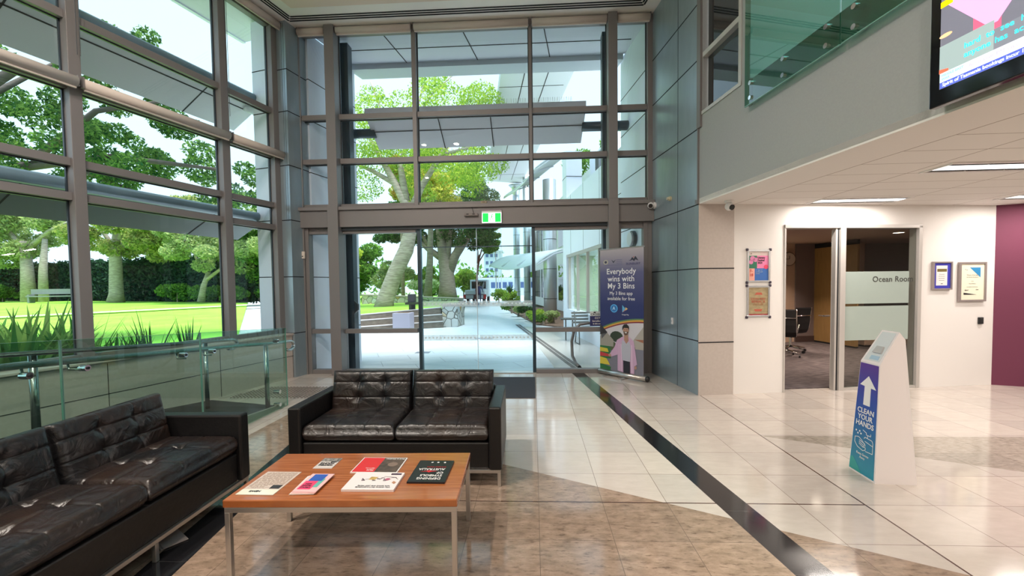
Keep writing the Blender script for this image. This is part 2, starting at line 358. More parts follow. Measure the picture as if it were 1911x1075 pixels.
# ================= left glazed wall =================
def pane_box(mb, F, s0, s1, z0, z1, o=0.0): mb.fbox(F, s0, s1, o - 0.006, o + 0.006, z0, z1)
WN = [0]
def glazed_bay(F, s0, s1, rows, mull, depth_in=0.10, gl='glass', tw=0.085, last=None, label=None):
    """bay between two mullions: frame members are parts, panes are parts"""
    WN[0] += 1
    c = F.p((s0 + s1) / 2, 0, rows[0])
    w = thing('window_%d' % WN[0], label, None, c, math.atan2(F.s.y, F.s.x), kind='structure')
    for (ma, mb_) in mull:
        mb = MB(); mb.fbox(F, ma, mb_, -depth_in, 0.05, rows[0], rows[-1]); mb.build('mullion', M['alu'], w, bevel=0.004)
    for i, z in enumerate(rows):
        mb = MB(); h = tw; zz = min(max(z - h / 2, rows[0]), rows[-1] - h)
        mb.fbox(F, s0, s1, -depth_in * 0.62, 0.045, zz, zz + h); mb.build('transom', M['alu'], w, bevel=0.003)
    for i in range(len(rows) - 1):
        mb = MB(); pane_box(mb, F, s0, s1, rows[i] + 0.02, rows[i + 1] - 0.02, 0.012); mb.build('pane', M[gl], w)
        g = MB()
        for zz in (rows[i] + tw / 2, rows[i + 1] - tw / 2 - 0.012): g.fbox(F, s0, s1, 0.0, 0.024, zz, zz + 0.012)
        g.fbox(F, s1 - 0.014, s1, 0.0, 0.024, rows[i] + tw / 2, rows[i + 1] - tw / 2)
        g.fbox(F, s0, s0 + 0.014, 0.0, 0.024, rows[i] + tw / 2, rows[i + 1] - tw / 2)
        g.build('gasket', M['alu_dark'], w)
    return w
rowsL = [0.72, 2.505, 2.87, 3.68, 4.405, 5.84]
mL = [(-0.11, 0.06), (-1.02, -0.90), (-2.73, -2.62), (-4.44, -4.33), (-6.15, -6.04), (-7.86, -7.75), (-9.57, -9.46)]
glazed_bay(LW, -0.90, -0.11, rowsL, [mL[0]])
for i in range(1, 6): glazed_bay(LW, mL[i + 1][1], mL[i][0], rowsL, [mL[i]])
# upstand below the glazing
mb = MB(); mb.fbox(LW, -10.2, 0.02, -0.245, 0.05, 0.0, 0.715); wl_ = struct('wall_left', mb, M['beige'])
mb = MB()
for z in (0.36,): mb.fbox(LW, -10.2, 0.02, -0.2475, -0.243, z, z + 0.006)
for s in (-0.02, -1.3, -2.6, -3.9): mb.fbox(LW, s, s + 0.006, -0.2475, -0.243, 0.0, 0.70)
mb.build('panel_joint', M['joint'], wl_)
mb = MB(); mb.fbox(LW, -10.2, 0.02, -0.27, -0.0, 0.716, 0.742); struct('trim_1', mb, M['beige'], bevel=0.004)

# corner column
def clad(name, F, s0, s1, o0, o1, z0, z1, m, joints, facelist, jw=0.014):
    mb = MB(); mb.fbox(F, s0, s1, o0, o1, z0, z1); w = struct(name, mb, m)
    g = MB(); e = 0.0025
    for z in joints: g.fbox(F, s0 - e, s1 + e, o0 - e, o1 + e, z, z + jw)
    g.build('panel_joint', M['joint'], w); return w
CC = Fr((-4.005, 6.925), (0.2459, 0.9693), (-0.9693, 0.2459))
clad('wall_corner_left', CC, 0.0, 0.47, 0.0, 0.235, 0.0, 5.9, M['panel'], [0.735, 1.68, 2.62, 3.52, 4.40, 5.08], None)

# ================= entrance wall =================
rowsF = [2.84, 3.655, 4.40, 5.86]
colF = [(-4.02, -3.93), (-3.44, -3.28), (-2.0, -1.93), (-0.045, 0.005), (1.24, 1.385), (1.89, 1.99)]
big = {1, 4}
for i in range(5):
    mu = [colF[i]] + ([colF[5]] if i == 4 else [])
    dp = 0.12 if i in big else 0.07
    WNb = glazed_bay(FW, colF[i][1], colF[i + 1][0], rowsF, [], 0.10)
    for a, b_ in mu:
        d_in = 0.2 if a in (-3.44, 1.24) else 0.10
        mb = MB(); mb.fbox(FW, a, b_, -d_in, 0.06, 2.84 if a not in (-3.44, 1.24) else 2.84, 5.86); mb.build('mullion', M['alu'], WNb, bevel=0.004)
# header beam
mb = MB(); mb.box(-4.0, 1.975, 7.12, 7.36, 2.52, 2.80); struct('trim_2', mb, M['alu'], bevel=0.004)
mb = MB(); mb.box(-4.0, 1.975, 7.08, 7.14, 2.80, 2.86); struct('trim_3', mb, M['alu'], bevel=0.004)
for k, (a, b_) in enumerate([(-3.44, -3.28), (1.24, 1.385)]):
    mb = MB(); mb.box(a - 0.01, b_ + 0.01, 7.05, 7.34, 0.0, 2.88); struct('trim_%d' % (4 + k), mb, M['alu'], bevel=0.004)
def low_window(s0, s1, label, frame=0.07, jamb=True, gl='glass'):
    WN[0] += 1
    w = thing('window_%d' % WN[0], None, None, ((s0 + s1) / 2, 7.28, 0), 0, kind='structure')
    mb = MB(); mb.box(s0, s1, 7.20, 7.33, 0.0, 0.07); mb.build('sill_rail', M['alu'], w, bevel=0.003)
    mb = MB(); mb.box(s0, s1, 7.22, 7.32, 0.70, 0.775); mb.build('transom', M['alu'], w, bevel=0.003)
    mb = MB(); mb.box(s0, s1, 7.22, 7.33, 2.42, 2.53); mb.build('head_rail', M['alu'], w, bevel=0.003)
    if jamb:
        for a, b_ in ((s0, s0 + frame), (s1 - frame, s1)):
            mb = MB(); mb.box(a, b_, 7.19, 7.33, 0.0, 2.52); mb.build('jamb', M['alu'], w, bevel=0.003)
    for z0, z1 in ((0.07, 0.70), (0.775, 2.42)):
        mb = MB(); mb.box(s0, s1, 7.275, 7.287, z0, z1); mb.build('pane', M[gl], w)
low_window(-3.93, -3.44, '')
low_window(-3.27, -2.0, '', jamb=False)
low_window(0.03, 1.24, '', jamb=False)
low_window(1.385, 1.89, '')
mb = MB(); mb.box(-4.0, -3.92, 7.16, 7.34, 0.0, 2.52); struct('trim_6', mb, M['alu'])
mb = MB(); mb.box(1.88, 1.96, 7.2, 7.34, 0.0, 2.52); struct('trim_7', mb, M['alu'])
# dark posts outside the glazing
for k, (a, b_) in enumerate([(-3.38, -3.23), (1.21, 1.29)]):
    mb = MB(); mb.box(a, b_, 7.52, 7.7, 0.0, 5.8); struct('trim_%d' % (8 + k), mb, M['navy_post'])
# sliding glass doors
def door(n, x0, x1, edge):
    d = thing('door_%d' % n, None, None, ((x0 + x1) / 2, 7.3, 0), 0, kind='structure')
    mb = MB(); mb.box(x0, x1, 7.29, 7.302, 0.02, 2.49); mb.build('pane', M['glass_tint'], d)
    mb = MB(); ex = (x0 - 0.03, x0 + 0.025) if edge < 0 else (x1 - 0.025, x1 + 0.03)
    mb.box(ex[0], ex[1], 7.23, 7.33, 0.0, 2.5); mb.build('stile', M['navy_post'], d)
    mb = MB(); ex = (x1 - 0.004, x1) if edge < 0 else (x0, x0 + 0.004); mb.box(ex[0], ex[1], 7.286, 7.306, 0.02, 2.49); mb.build('meeting_edge', M['dots'], d)
    mb = MB(); mb.box(x0, x1, 7.285, 7.307, 2.16, 2.175); mb.build('patch_line', M['navy_post'], d)
    for z in (1.19, 0.605):
        mb = MB()
        b2 = MB(); b2.box(x0 + 0.03, x1, 7.2895, 7.2899, z - 0.048, z + 0.048); b2.build('safety_band', bandm, d)
        x = x0 + 0.07
        while x < x1 - 0.02:
            mb.prism([(px, 7.2885, pz) for px, pz in circ(x, z, 0.016, 12)], (0, 0.0015, 0)); x += 0.066
        mb.build('safety_dots', M['dots'], d)
door(1, -1.95, -0.972, -1); door(2, -0.968, 0.0, 1)
mb = MB(); mb.box(-2.0, 0.03, 7.2, 7.4, 0.0, 0.012); struct('trim_10', mb, M['steel'])
mb = MB(); mb.box(-3.27, 1.24, 7.18, 7.24, 2.47, 2.54); struct('trim_11', mb, M['alu_dark'])

# ================= right clad wall, pier, meeting-room wall =================
clad('wall_right_clad', RW, -1.53, 0.0, -0.45, 0.0, 0.0, 5.9, M['panel'], [0.72, 1.68, 2.52, 3.50, 4.385, 5.10], None)
mb = MB(); mb.fbox(RW, -0.575, -0.569, -0.001, 0.0025, 0.0, 5.86); struct('trim_12', mb, M['joint'])
mb = MB(); mb.fbox(OW, 0.004, 0.49, -0.3, 0.008, 0.0, 2.535); w = struct('wall_pier', mb, M['beige'])
g = MB()
for z in (0.70, 1.68): g.fbox(OW, 0.004, 0.492, -0.29, 0.0115, z, z + 0.014)
g.build('panel_joint', M['joint'], w)
mb = MB(); mb.fbox(OW, 0.49, 1.205, -0.15, 0.0, 0.0, 2.535); mb.fbox(OW, 1.205, 3.2, -0.15, 0.0, 2.25, 2.535); mb.fbox(OW, 3.2, 4.35, -0.15, 0.0, 0.0, 2.535)
struct('wall_meeting_room', mb, M['offwhite'])
PW = Fr((OW.p(4.35, 0, 0).x, OW.p(4.35, 0, 0).y), (0.93, -0.37), (-0.37, -0.93))
mb = MB(); mb.fbox(PW, 0.0, 3.2, -0.15, 0.0, 0.0, 2.55); struct('wall_plum', mb, M['purple'])
# door frame and glazed screen
w = thing('window_30', None, None, OW.p(2.6, 0, 0), math.atan2(OW.s.y, OW.s.x), kind='structure')
for a, b_ in ((2.0, 2.08), (3.16, 3.21)):
    mb = MB(); mb.fbox(OW, a, b_, -0.12, 0.02, 0.0, 2.25); mb.build('jamb', M['frame_silver'], w, bevel=0.003)
mb = MB(); mb.fbox(OW, 1.2, 3.21, -0.12, 0.02, 2.215, 2.262); mb.build('head_rail', M['frame_silver'], w, bevel=0.003)
mb = MB(); mb.fbox(OW, 2.08, 3.16, -0.05, 0.01, 0.0, 0.03); mb.build('sill_rail', M['frame_silver'], w)
mb = MB(); mb.fbox(OW, 2.08, 3.16, -0.031, -0.021, 0.03, 2.215); mb.build('pane', M['glass_room'], w)
frost = bpy.data.materials.new('frosted_film'); frost.use_nodes = True
fn = frost.node_tree; fn.nodes.clear(); fo = fn.nodes.new('ShaderNodeOutputMaterial'); fd = fn.nodes.new('ShaderNodeBsdfDiffuse'); ft = fn.nodes.new('ShaderNodeBsdfTransparent'); fm = fn.nodes.new('ShaderNodeMixShader')
fd.inputs[0].default_value = (0.40, 0.47, 0.43, 1); fm.inputs[0].default_value = 0.85
fn.links.new(ft.outputs[0], fm.inputs[1]); fn.links.new(fd.outputs[0], fm.inputs[2]); fn.links.new(fm.outputs[0], fo.inputs[0])
mb = MB(); mb.fbox(OW, 2.085, 3.06, -0.021, -0.019, 0.68, 1.15); mb.fbox(OW, 2.085, 3.06, -0.021, -0.019, 1.185, 1.625); fr_ = mb.build('frosted_band', frost, w)
ocd = Card(OW.p(2.08, 0.0, 0) + OW.n * (-0.018), OW.s, (0, 0, 1), w)
ocd.text('room_name', 'Ocean Room', flat((0.05, 0.05, 0.045)), 0.735, 1.515, 0.108, d=0.001, bold=0.001, spacing=1.05)
w = thing('door_3', None, None, OW.p(1.2, 0, 0), math.atan2(OW.s.y, OW.s.x), kind='structure')
mb = MB(); mb.fbox(OW, 1.2, 1.222, -0.15, 0.012, 0.0, 2.25); mb.build('jamb', M['frame_silver'], w)
mb = MB(); mb.fbox(OW, 1.945, 2.0, -0.06, 0.0, 0.0, 2.215); mb.build('jamb', M['frame_silver'], w, bevel=0.003)
mb = MB(); h0 = OW.p(1.945, -0.07, 0.01); dl = Vector((0.62, 0.785, 0)); nl = Vector((0.785, -0.62, 0)) * 0.04; mb.prism([h0, h0 + dl * 0.7, h0 + dl * 0.7 + nl, h0 + nl], (0, 0, 2.19)); mb.build('leaf', M['frame_silver'], w, bevel=0.002)
mb = MB(); mb.fbox(OW, 1.972, 1.99, -0.05, 0.003, 0.0, 2.215); mb.build('seal', M['joint'], w)
mb = MB(); mb.cyl(OW.p(1.99, -0.14, 1.015), OW.p(1.90, -0.14, 1.015), 0.011); mb.cyl(OW.p(1.90, -0.14, 1.015), OW.p(1.93, -0.25, 1.015), 0.009); mb.build('handle', M['chrome'], w)

# meeting room shell
carp = mat('striped_carpet', (0.03, 0.022, 0.024), 0.95, noise=(4, (0.14, 0.11, 0.11), (1.6, 9.0, 1)))
RD = 4.45
mb = MB(); mb.fbox(OW, 0.5, 8.0, -RD, -0.14, 0.001, 0.012); struct('floor_meeting_room', mb, carp)
mb = MB(); mb.fbox(OW, 0.5, 8.0, -RD, -0.15, 2.42, 2.5); struct('ceiling_meeting_room', mb, mat('room_ceiling', (0.50, 0.36, 0.29), 0.8))
mb = MB(); mb.fbox(OW, 0.5, 4.90, -RD - 0.15, -RD, 0.0, 2.42); struct('wall_room_back', mb, M['roomwall'])
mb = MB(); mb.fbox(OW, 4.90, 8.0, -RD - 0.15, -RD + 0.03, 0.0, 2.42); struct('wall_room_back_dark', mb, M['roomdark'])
mb = MB(); mb.fbox(OW, 0.35, 0.5, -RD - 0.15, -0.3, 0.0, 2.42); struct('wall_room_left', mb, M['roomwall'])
mb = MB(); mb.fbox(OW, 8.0, 8.15, -RD - 0.15, -0.15, 0.0, 2.42); struct('wall_room_right', mb, M['roomwall'])
mb = MB(); mb.fbox(OW, 4.35, 8.0, -0.3, -0.15, 0.0, 2.42); struct('wall_room_front', mb, M['roomwall'])
mb = MB(); mb.fbox(OW, 4.90, 8.0, -RD + 0.03, -RD + 0.05, 0.012, 0.16); struct('baseboard_room', mb, mat('brown_skirting', (0.07, 0.04, 0.035), 0.6))
mb = MB(); mb.fbox(OW, 6.3, 6.55, -RD + 0.03, -RD + 0.2, 0.0, 2.42); struct('wall_room_pilaster', mb, M['roomwall'])

# ================= upper right: bulkhead, window, balcony =================
mb = MB()
mb.fbox(RW, 0.0, 9.5, -0.25, 0.0, 2.545, 3.36)
mb.fbox(RW, 0.0, 0.10, -0.25, 0.0, 3.36, 5.9); mb.fbox(RW, 0.10, 1.02, -0.25, 0.0, 3.36, 3.66); mb.fbox(RW, 0.90, 1.04, -0.25, 0.0, 3.66, 5.9)
struct('wall_bulkhead', mb, M['greywall'])
w = thing('window_31', None, None, RW.p(0.5, 0, 3.66), 0, kind='structure')
mb = MB(); mb.fbox(RW, 0.12, 0.89, -0.08, -0.06, 3.68, 5.86); mb.build('pane', M['glass_dark'], w)
mb = MB(); mb.fbox(RW, 0.0, 0.085, -0.02, 0.03, 3.5, 5.86); mb.build('mullion', M['alu'], w)
mb = MB(); mb.fbox(RW, 0.85, 0.90, -0.08, 0.012, 3.66, 5.86); mb.build('jamb', M['frame_silver'], w)
mb = MB(); mb.fbox(RW, 0.09, 0.90, -0.08, 0.014, 3.65, 3.69); mb.build('sill_rail', M['frame_silver'], w)
mb = MB(); mb.fbox(RW, 0.10, 0.86, -0.07, 0.008, 4.36, 4.42); mb.build('transom', M['frame_silver'], w)
mb = MB(); mb.fbox(RW, 0.0, 0.02, -0.01, 0.022, 2.53, 5.86); struct('trim_13', mb, M['alu'])
# upper storey
mb = MB(); mb.fbox(RW, 1.04, 9.5, -4.5, -0.03, 3.36, 3.66); struct('floor_upper', mb, M['greywall'])
mb = MB(); mb.fbox(RW, -0.4, 9.5, -4.7, -4.5, 3.36, 5.9); struct('wall_upper_back', mb, M['greywall'])
mb = MB(); mb.fbox(RW, 0.9, 1.04, -4.5, -0.25, 3.36, 5.9); struct('wall_upper_side', mb, M['greywall'])
bal = [(1.06, 2.235), (2.25, 3.43), (3.445, 4.62), (4.635, 5.8)]
p0 = None
for k, (a, b_) in enumerate(bal):
    t = thing('balcony_glass_panel', ['green balcony glass panel nearest the dark upper window', 'green balcony glass panel right of the first vertical joint', 'green balcony glass panel above the television', 'green balcony glass panel at the camera end of the balcony'][k], 'balustrade', RW.p((a + b_) / 2, 0.07, 3.36), math.atan2(RW.s.y, RW.s.x), 'frameless glass panels of the upper balcony')
    mb = MB(); mb.fbox(RW, a, b_, 0.062, 0.074, 3.345, 4.55); mb.build('pane', M['glass_bal'], t)
    mb = MB(); mb.fbox(RW, a, b_, 0.06, 0.076, 3.338, 3.346); mb.build('edge', M['glass_edge'], t)
    for s in ((a + 0.1, a + 0.57, b_ - 0.12) if k == 0 else (a + 0.12, a + 0.6, b_ - 0.12)):
        for z in (3.40, 3.55):
            mb = MB(); mb.cyl(RW.p(s, 0.0, z), RW.p(s, 0.09, z), 0.021, 16); mb.build('standoff', M['chrome'], t, smooth=False)

# ================= ceilings =================
cl = RW.p(-1.55, 0, 0); cn = RW.p(9.5, 0, 0)
mb = seg_poly([(-7.3, -3.2), (cn.x, -3.2), (cn.x, cn.y), (cl.x, cl.y + 0.1), (-4.0, 7.4), (-4.35, 7.1), (-4.35, 6.9), (-7.0, -3.2)], 5.86, 6.0)
struct('ceiling_lobby', mb, M['ceil'])
# dropped margin with slot diffusers (recess behind it)
mb = MB()
mb.box(-3.72, 1.55, 6.55, 6.64, 5.76, 5.862)
mb = seg_poly([(-3.72, 6.62), (1.62, 6.62), (1.62 + 0.9, 0.1), (-5.4, 0.1)], 5.845, 5.861)
struct('trim_14', mb, M['ceilpink'])
mb = MB()
lx = LW.s
for k, (yy, xo) in enumerate(((6.83, 0.0), (6.885, -0.04), (6.94, -0.08))):
    xl = -3.86 + xo * 0.9; xr = 1.70 - xo * 0.8
    mb.prism([(xl, yy, 5.852), (xr, yy, 5.852), (xr, yy + 0.022, 5.852), (xl, yy + 0.022, 5.852)], (0, 0, 0.009))
    a = Vector((xl, yy, 5.852)); b_ = a - lx * 8.5; n = Vector((-0.022, 0, 0)); mb.prism([a, b_, b_ + n, a + n], (0, 0, 0.009))
    a = Vector((xr, yy, 5.852)); b_ = a + RW.s * 8.5; n = Vector((0.022, 0, 0)); mb.prism([a, b_, b_ + n, a + n], (0, 0, 0.009))
mb.build('slot_diffuser', M['joint'], label='triple black slot air diffuser around the edge of the high ceiling', cat='air vent')
# low ceiling with tile grid
lc = bpy.data.materials.new('ceiling_tiles'); lc.use_nodes = True; nt = lc.node_tree
geo = nt.nodes.new('ShaderNodeNewGeometry'); sp = nt.nodes.new('ShaderNodeSeparateXYZ'); nt.links.new(geo.outputs['Position'], sp.inputs[0])
def mth2(op, a, b_=None):
    n = nt.nodes.new('ShaderNodeMath'); n.operation = op
    for i, v in enumerate((a, b_)):
        if v is None: continue
        if isinstance(v, (int, float)): n.inputs[i].default_value = v
        else: nt.links.new(v, n.inputs[i])
    return n.outputs[0]
def jn(v, off, per, wd):
    q = mth2('FRACT', mth2('DIVIDE', mth2('ADD', v, -off + 50 * per), per)); return mth2('LESS_THAN', q, wd / per)
jj = mth2('MAXIMUM', jn(sp.outputs[0], 3.6, 1.1, 0.012), jn(sp.outputs[1], 3.98, 0.372, 0.009))
# plain border strip next to the bulkhead
e = mth2('SUBTRACT', sp.outputs[0], mth2('ADD', mth2('MULTIPLY', sp.outputs[1], -0.1394), 3.466))
jj = mth2('MULTIPLY', jj, mth2('GREATER_THAN', e, 0.0)); jj = mth2('MAXIMUM', jj, mth2('LESS_THAN', mth2('ABSOLUTE', e), 0.006))
mx = nt.nodes.new('ShaderNodeMixRGB'); nt.links.new(jj, mx.inputs[0]); mx.inputs[1].default_value = (0.76, 0.73, 0.70, 1); mx.inputs[2].default_value = (0.36, 0.30, 0.27, 1)
nt.links.new(mx.outputs[0], nt.nodes['Principled BSDF'].inputs['Base Color']); nt.nodes['Principled BSDF'].inputs['Roughness'].default_value = 0.9
a = RW.p(9.5, -0.0, 0); b_ = RW.p(0.0, 0.0, 0); c = OW.p(4.4, -0.05, 0)
mb = seg_poly([(b_.x, b_.y), (a.x, a.y), (10.3, a.y), (10.3, 6.0), (c.x + 0.1, c.y + 0.2), (OW.p(0, -0.1, 0).x, OW.p(0, -0.1, 0).y)], 2.53, 2.6)
struct('ceiling_low', mb, lc)
# closing walls behind and right of the camera
mb = MB(); mb.box(-8.3, 10.3, -3.35, -3.2, 0.0, 6.0); struct('wall_back', mb, mat('back_wall', (0.55, 0.48, 0.42), 0.8))
mb = MB(); mb.box(10.2, 10.35, -3.3, 6.0, 0.0, 2.6); struct('wall_far_right', mb, M['offwhite'])
# ================= lamps =================
def area(parent, loc, sx, sy, power, color, name='lamp_light', rot=(0, 0, 0), spread=None):
    d = bpy.data.lights.new(name, 'AREA'); d.shape = 'RECTANGLE'; d.size = sx; d.size_y = sy; d.energy = power; d.color = color
    if spread: d.spread = spread
    o = bpy.data.objects.new(name, d); COL.objects.link(o); o.parent = parent; o.location = loc; o.rotation_euler = rot; return o
def troffer(x, y, label, power=22):
    t = thing('ceiling_light', label, 'ceiling light', (x, y, 2.53), 0, 'recessed strip lights in the low ceiling')
    mb = MB(); mb.box(-0.55, 0.55, -0.17, -0.15, -0.012, 0.0); mb.box(-0.55, 0.55, 0.15, 0.17, -0.012, 0.0); mb.box(-0.55, -0.53, -0.15, 0.15, -0.012, 0); mb.box(0.53, 0.55, -0.15, 0.15, -0.012, 0)
    mb.build('frame', M['white'], t, local=True)
    mb = MB(); mb.box(-0.53, 0.53, -0.06, 0.06, -0.010, -0.002); mb.build('diffuser', M['tlight'], t, local=True)
    for yy in (-0.105, 0.105):
        for xx in (-0.35, 0, 0.35): mb = MB(); mb.box(xx - 0.165, xx + 0.165, yy - 0.014, yy + 0.014, -0.008, -0.002); mb.build('vent_slot', M['joint'], t, local=True)
    area(t, (0, 0, -0.013), 1.04, 0.11, power, (1.0, 0.92, 0.85))
troffer(4.15, 5.72, 'recessed strip light in the low ceiling above the meeting room door')
troffer(4.25, 4.17, 'recessed strip light in the low ceiling nearest the television')
troffer(6.5, 5.72, 'recessed strip light in the low ceiling close to the plum wall')
for x, y in ((6.6, 4.17), (4.4, 2.3), (6.8, 2.3), (4.6, 0.3), (7.0, 0.3)):
    troffer(x, y, 'recessed strip light in the low ceiling beyond the right edge of view', 22)
for k, (x, y) in enumerate(((-3.3, 1.5), (-2.3, 1.5), (-0.2, -2.4), (-4.2, -2.4))):  # front pair mirrors in the glass; rear pair added to light the lobby
    t = thing('downlight', 'round downlight in the high lobby ceiling, among a reflected front pair and an added rear pair', 'ceiling light', (x, y, 5.842), 0, 'downlights in the high lobby ceiling')
    mb = MB(); mb.prism([(a, b_, -0.012) for a, b_ in circ(0, 0, 0.11, 24)], (0, 0, 0.012)); mb.build('rim', M['white'], t, local=True)
    mb = MB(); mb.prism([(a, b_, -0.016) for a, b_ in circ(0, 0, 0.085, 24)], (0, 0, 0.004)); mb.build('lens', M['downl'], t, local=True)
    area(t, (0, 0, -0.03), 0.12, 0.12, 108, (1.0, 0.90, 0.80))
for x, y, lb in ((4.95, 7.65, 'small round downlight inside the meeting room, seen through its doorway'), (7.0, 8.6, 'added unseen downlight brightening the meeting room behind its glass screen'), (5.3, 9.9, 'added unseen downlight brightening the back of the meeting room near the clock')):  # first lamp shows through the doorway; other two added to brighten the room
    t = thing('downlight', lb, 'ceiling light', (x, y, 2.42), 0)
    mb = MB(); mb.prism([(a, b_, -0.01) for a, b_ in circ(0, 0, 0.08, 24)], (0, 0, 0.01)); mb.build('lens', M['downl'], t, local=True)
    mb = MB(); mb.tube([(0.09 * math.cos(a), 0.09 * math.sin(a), -0.006) for a in [i * PI / 12 for i in range(25)]], 0.008, 6); mb.build('rim', M['white'], t, local=True)
    area(t, (0, 0, -0.03), 0.12, 0.12, 26, (1.0, 0.82, 0.68), spread=1.9)

# ================= leather sofas =================
def leather():
    m = mat('black_leather', (0.0125, 0.0105, 0.010), 0.33, 0, 0.55)
    nt = m.node_tree; b = nt.nodes['Principled BSDF']
    tc = nt.nodes.new('ShaderNodeTexCoord')
    mp = nt.nodes.new('ShaderNodeMapping'); mp.inputs['Scale'].default_value = (1, 1, 1)
    n = nt.nodes.new('ShaderNodeTexNoise'); n.inputs['Scale'].default_value = 9; n.inputs['Detail'].default_value = 5; n.inputs['Distortion'].default_value = 1.2
    n2 = nt.nodes.new('ShaderNodeTexNoise'); n2.inputs['Scale'].default_value = 3.0; n2.inputs['Detail'].default_value = 3
    bp = nt.nodes.new('ShaderNodeBump'); bp.inputs['Strength'].default_value = 0.55; bp.inputs['Distance'].default_value = 0.02
    r = nt.nodes.new('ShaderNodeValToRGB'); r.color_ramp.elements[0].position = 0.4; r.color_ramp.elements[1].position = 0.72
    r.color_ramp.elements[0].color = (0.009, 0.0085, 0.0095, 1); r.color_ramp.elements[1].color = (0.026, 0.014, 0.010, 1)
    nt.links.new(tc.outputs['Object'], mp.inputs[0]); nt.links.new(mp.outputs[0], n.inputs['Vector']); nt.links.new(mp.outputs[0], n2.inputs['Vector'])
    nt.links.new(n.outputs[0], bp.inputs['Height']); nt.links.new(bp.outputs[0], b.inputs['Normal'])
    nt.links.new(n2.outputs[0], r.inputs[0]); nt.links.new(r.outputs[0], b.inputs['Base Color'])
    return m
M['leather'] = leather()
M['leather_flat'] = mat('black_leather_smooth', (0.007, 0.0065, 0.007), 0.4, 0, 0.5, bump=(40, 0.08, (1, 1, 1)))
def cushion(w, h, t, bx, by, nx=46, ny=34, seed=0):
    """tufted cushion lying in local xy (w along x, h along y), thickness t along +z"""
    rs = random.Random(seed); mb = MB(); top = []; r = 0.035
    btn = [(x, y) for x in bx for y in by]
    def edge(u, L):
        d = min(u, L - u)
        return 1.0 if d >= r else math.sqrt(max(0.0, 1 - ((r - d) / r) ** 2))
    ang = [[(rs.uniform(0, 2 * PI), rs.uniform(0.5, 1.0)) for _ in range(7)] for _ in btn]
    def H(x, y):
        e = min(edge(x, w), edge(y, h)); z = t * 0.5 + (t * 0.5) * e
        cx = abs(math.sin(PI * x / w)); z += 0.012 * cx * math.sin(PI * y / h)
        for b_ in by: z -= 0.006 * math.exp(-((y - b_) / 0.006) ** 2) * e
        for b_ in bx: z -= 0.005 * math.exp(-((x - b_) / 0.006) ** 2) * e
        for k, (px, py) in enumerate(btn):
            d = math.hypot(x - px, y - py); z -= 0.024 * math.exp(-(d / 0.035) ** 2)
            if d < 0.2 and d > 0.012:
                a = math.atan2(y - py, x - px); s = 0
                for a0, wgt in ang[k]: s += wgt * math.exp(-((math.sin((a - a0) / 2)) / 0.07) ** 2)
                z += 0.0045 * s * math.exp(-(d / 0.09) ** 2) * e
        return z
    def spaced(n, L, pts):
        s = set([0.0, L]); 
        for i in range(1, n): s.add(round(L * i / n, 4))
        for q in (0.006, 0.016): s.add(q); s.add(L - q)
        for p in pts:
            for q in (-0.012, -0.005, 0, 0.005, 0.012): s.add(round(p + q, 4))
        o = sorted(s); out = [o[0]]
        for v in o[1:]:
            if v - out[-1] > 0.0025: out.append(v)
        return out
    xs = spaced(nx, w, bx); ys = spaced(ny, h, by); NX, NY = len(xs), len(ys)
    vs = [(x, y, H(x, y)) for y in ys for x in xs] ; k = len(vs)
    vs += [(x, y, t * 0.5 - t * 0.5 * min(edge(x, w), edge(y, h))) for y in ys for x in xs]
    fs = []
    for j in range(NY - 1):
        for i in range(NX - 1):
            a = j * NX + i; fs.append((a, a + 1, a + NX + 1, a + NX)); fs.append((k + a, k + a + NX, k + a + NX + 1, k + a + 1))
    for i in range(NX - 1):
        fs.append((k + i, k + i + 1, i + 1, i)); a = (NY - 1) * NX + i; fs.append((a, a + 1, k + a + 1, k + a))
    for j in range(NY - 1):
        a = j * NX; fs.append((a, a + NX, k + a + NX, k + a)); a = j * NX + NX - 1; fs.append((k + a, k + a + NX, a + NX, a))
    mb.add(vs, fs); return mb
def xform(mb, mx): mb.v = [tuple(mx @ Vector(v)) for v in mb.v]; return mb
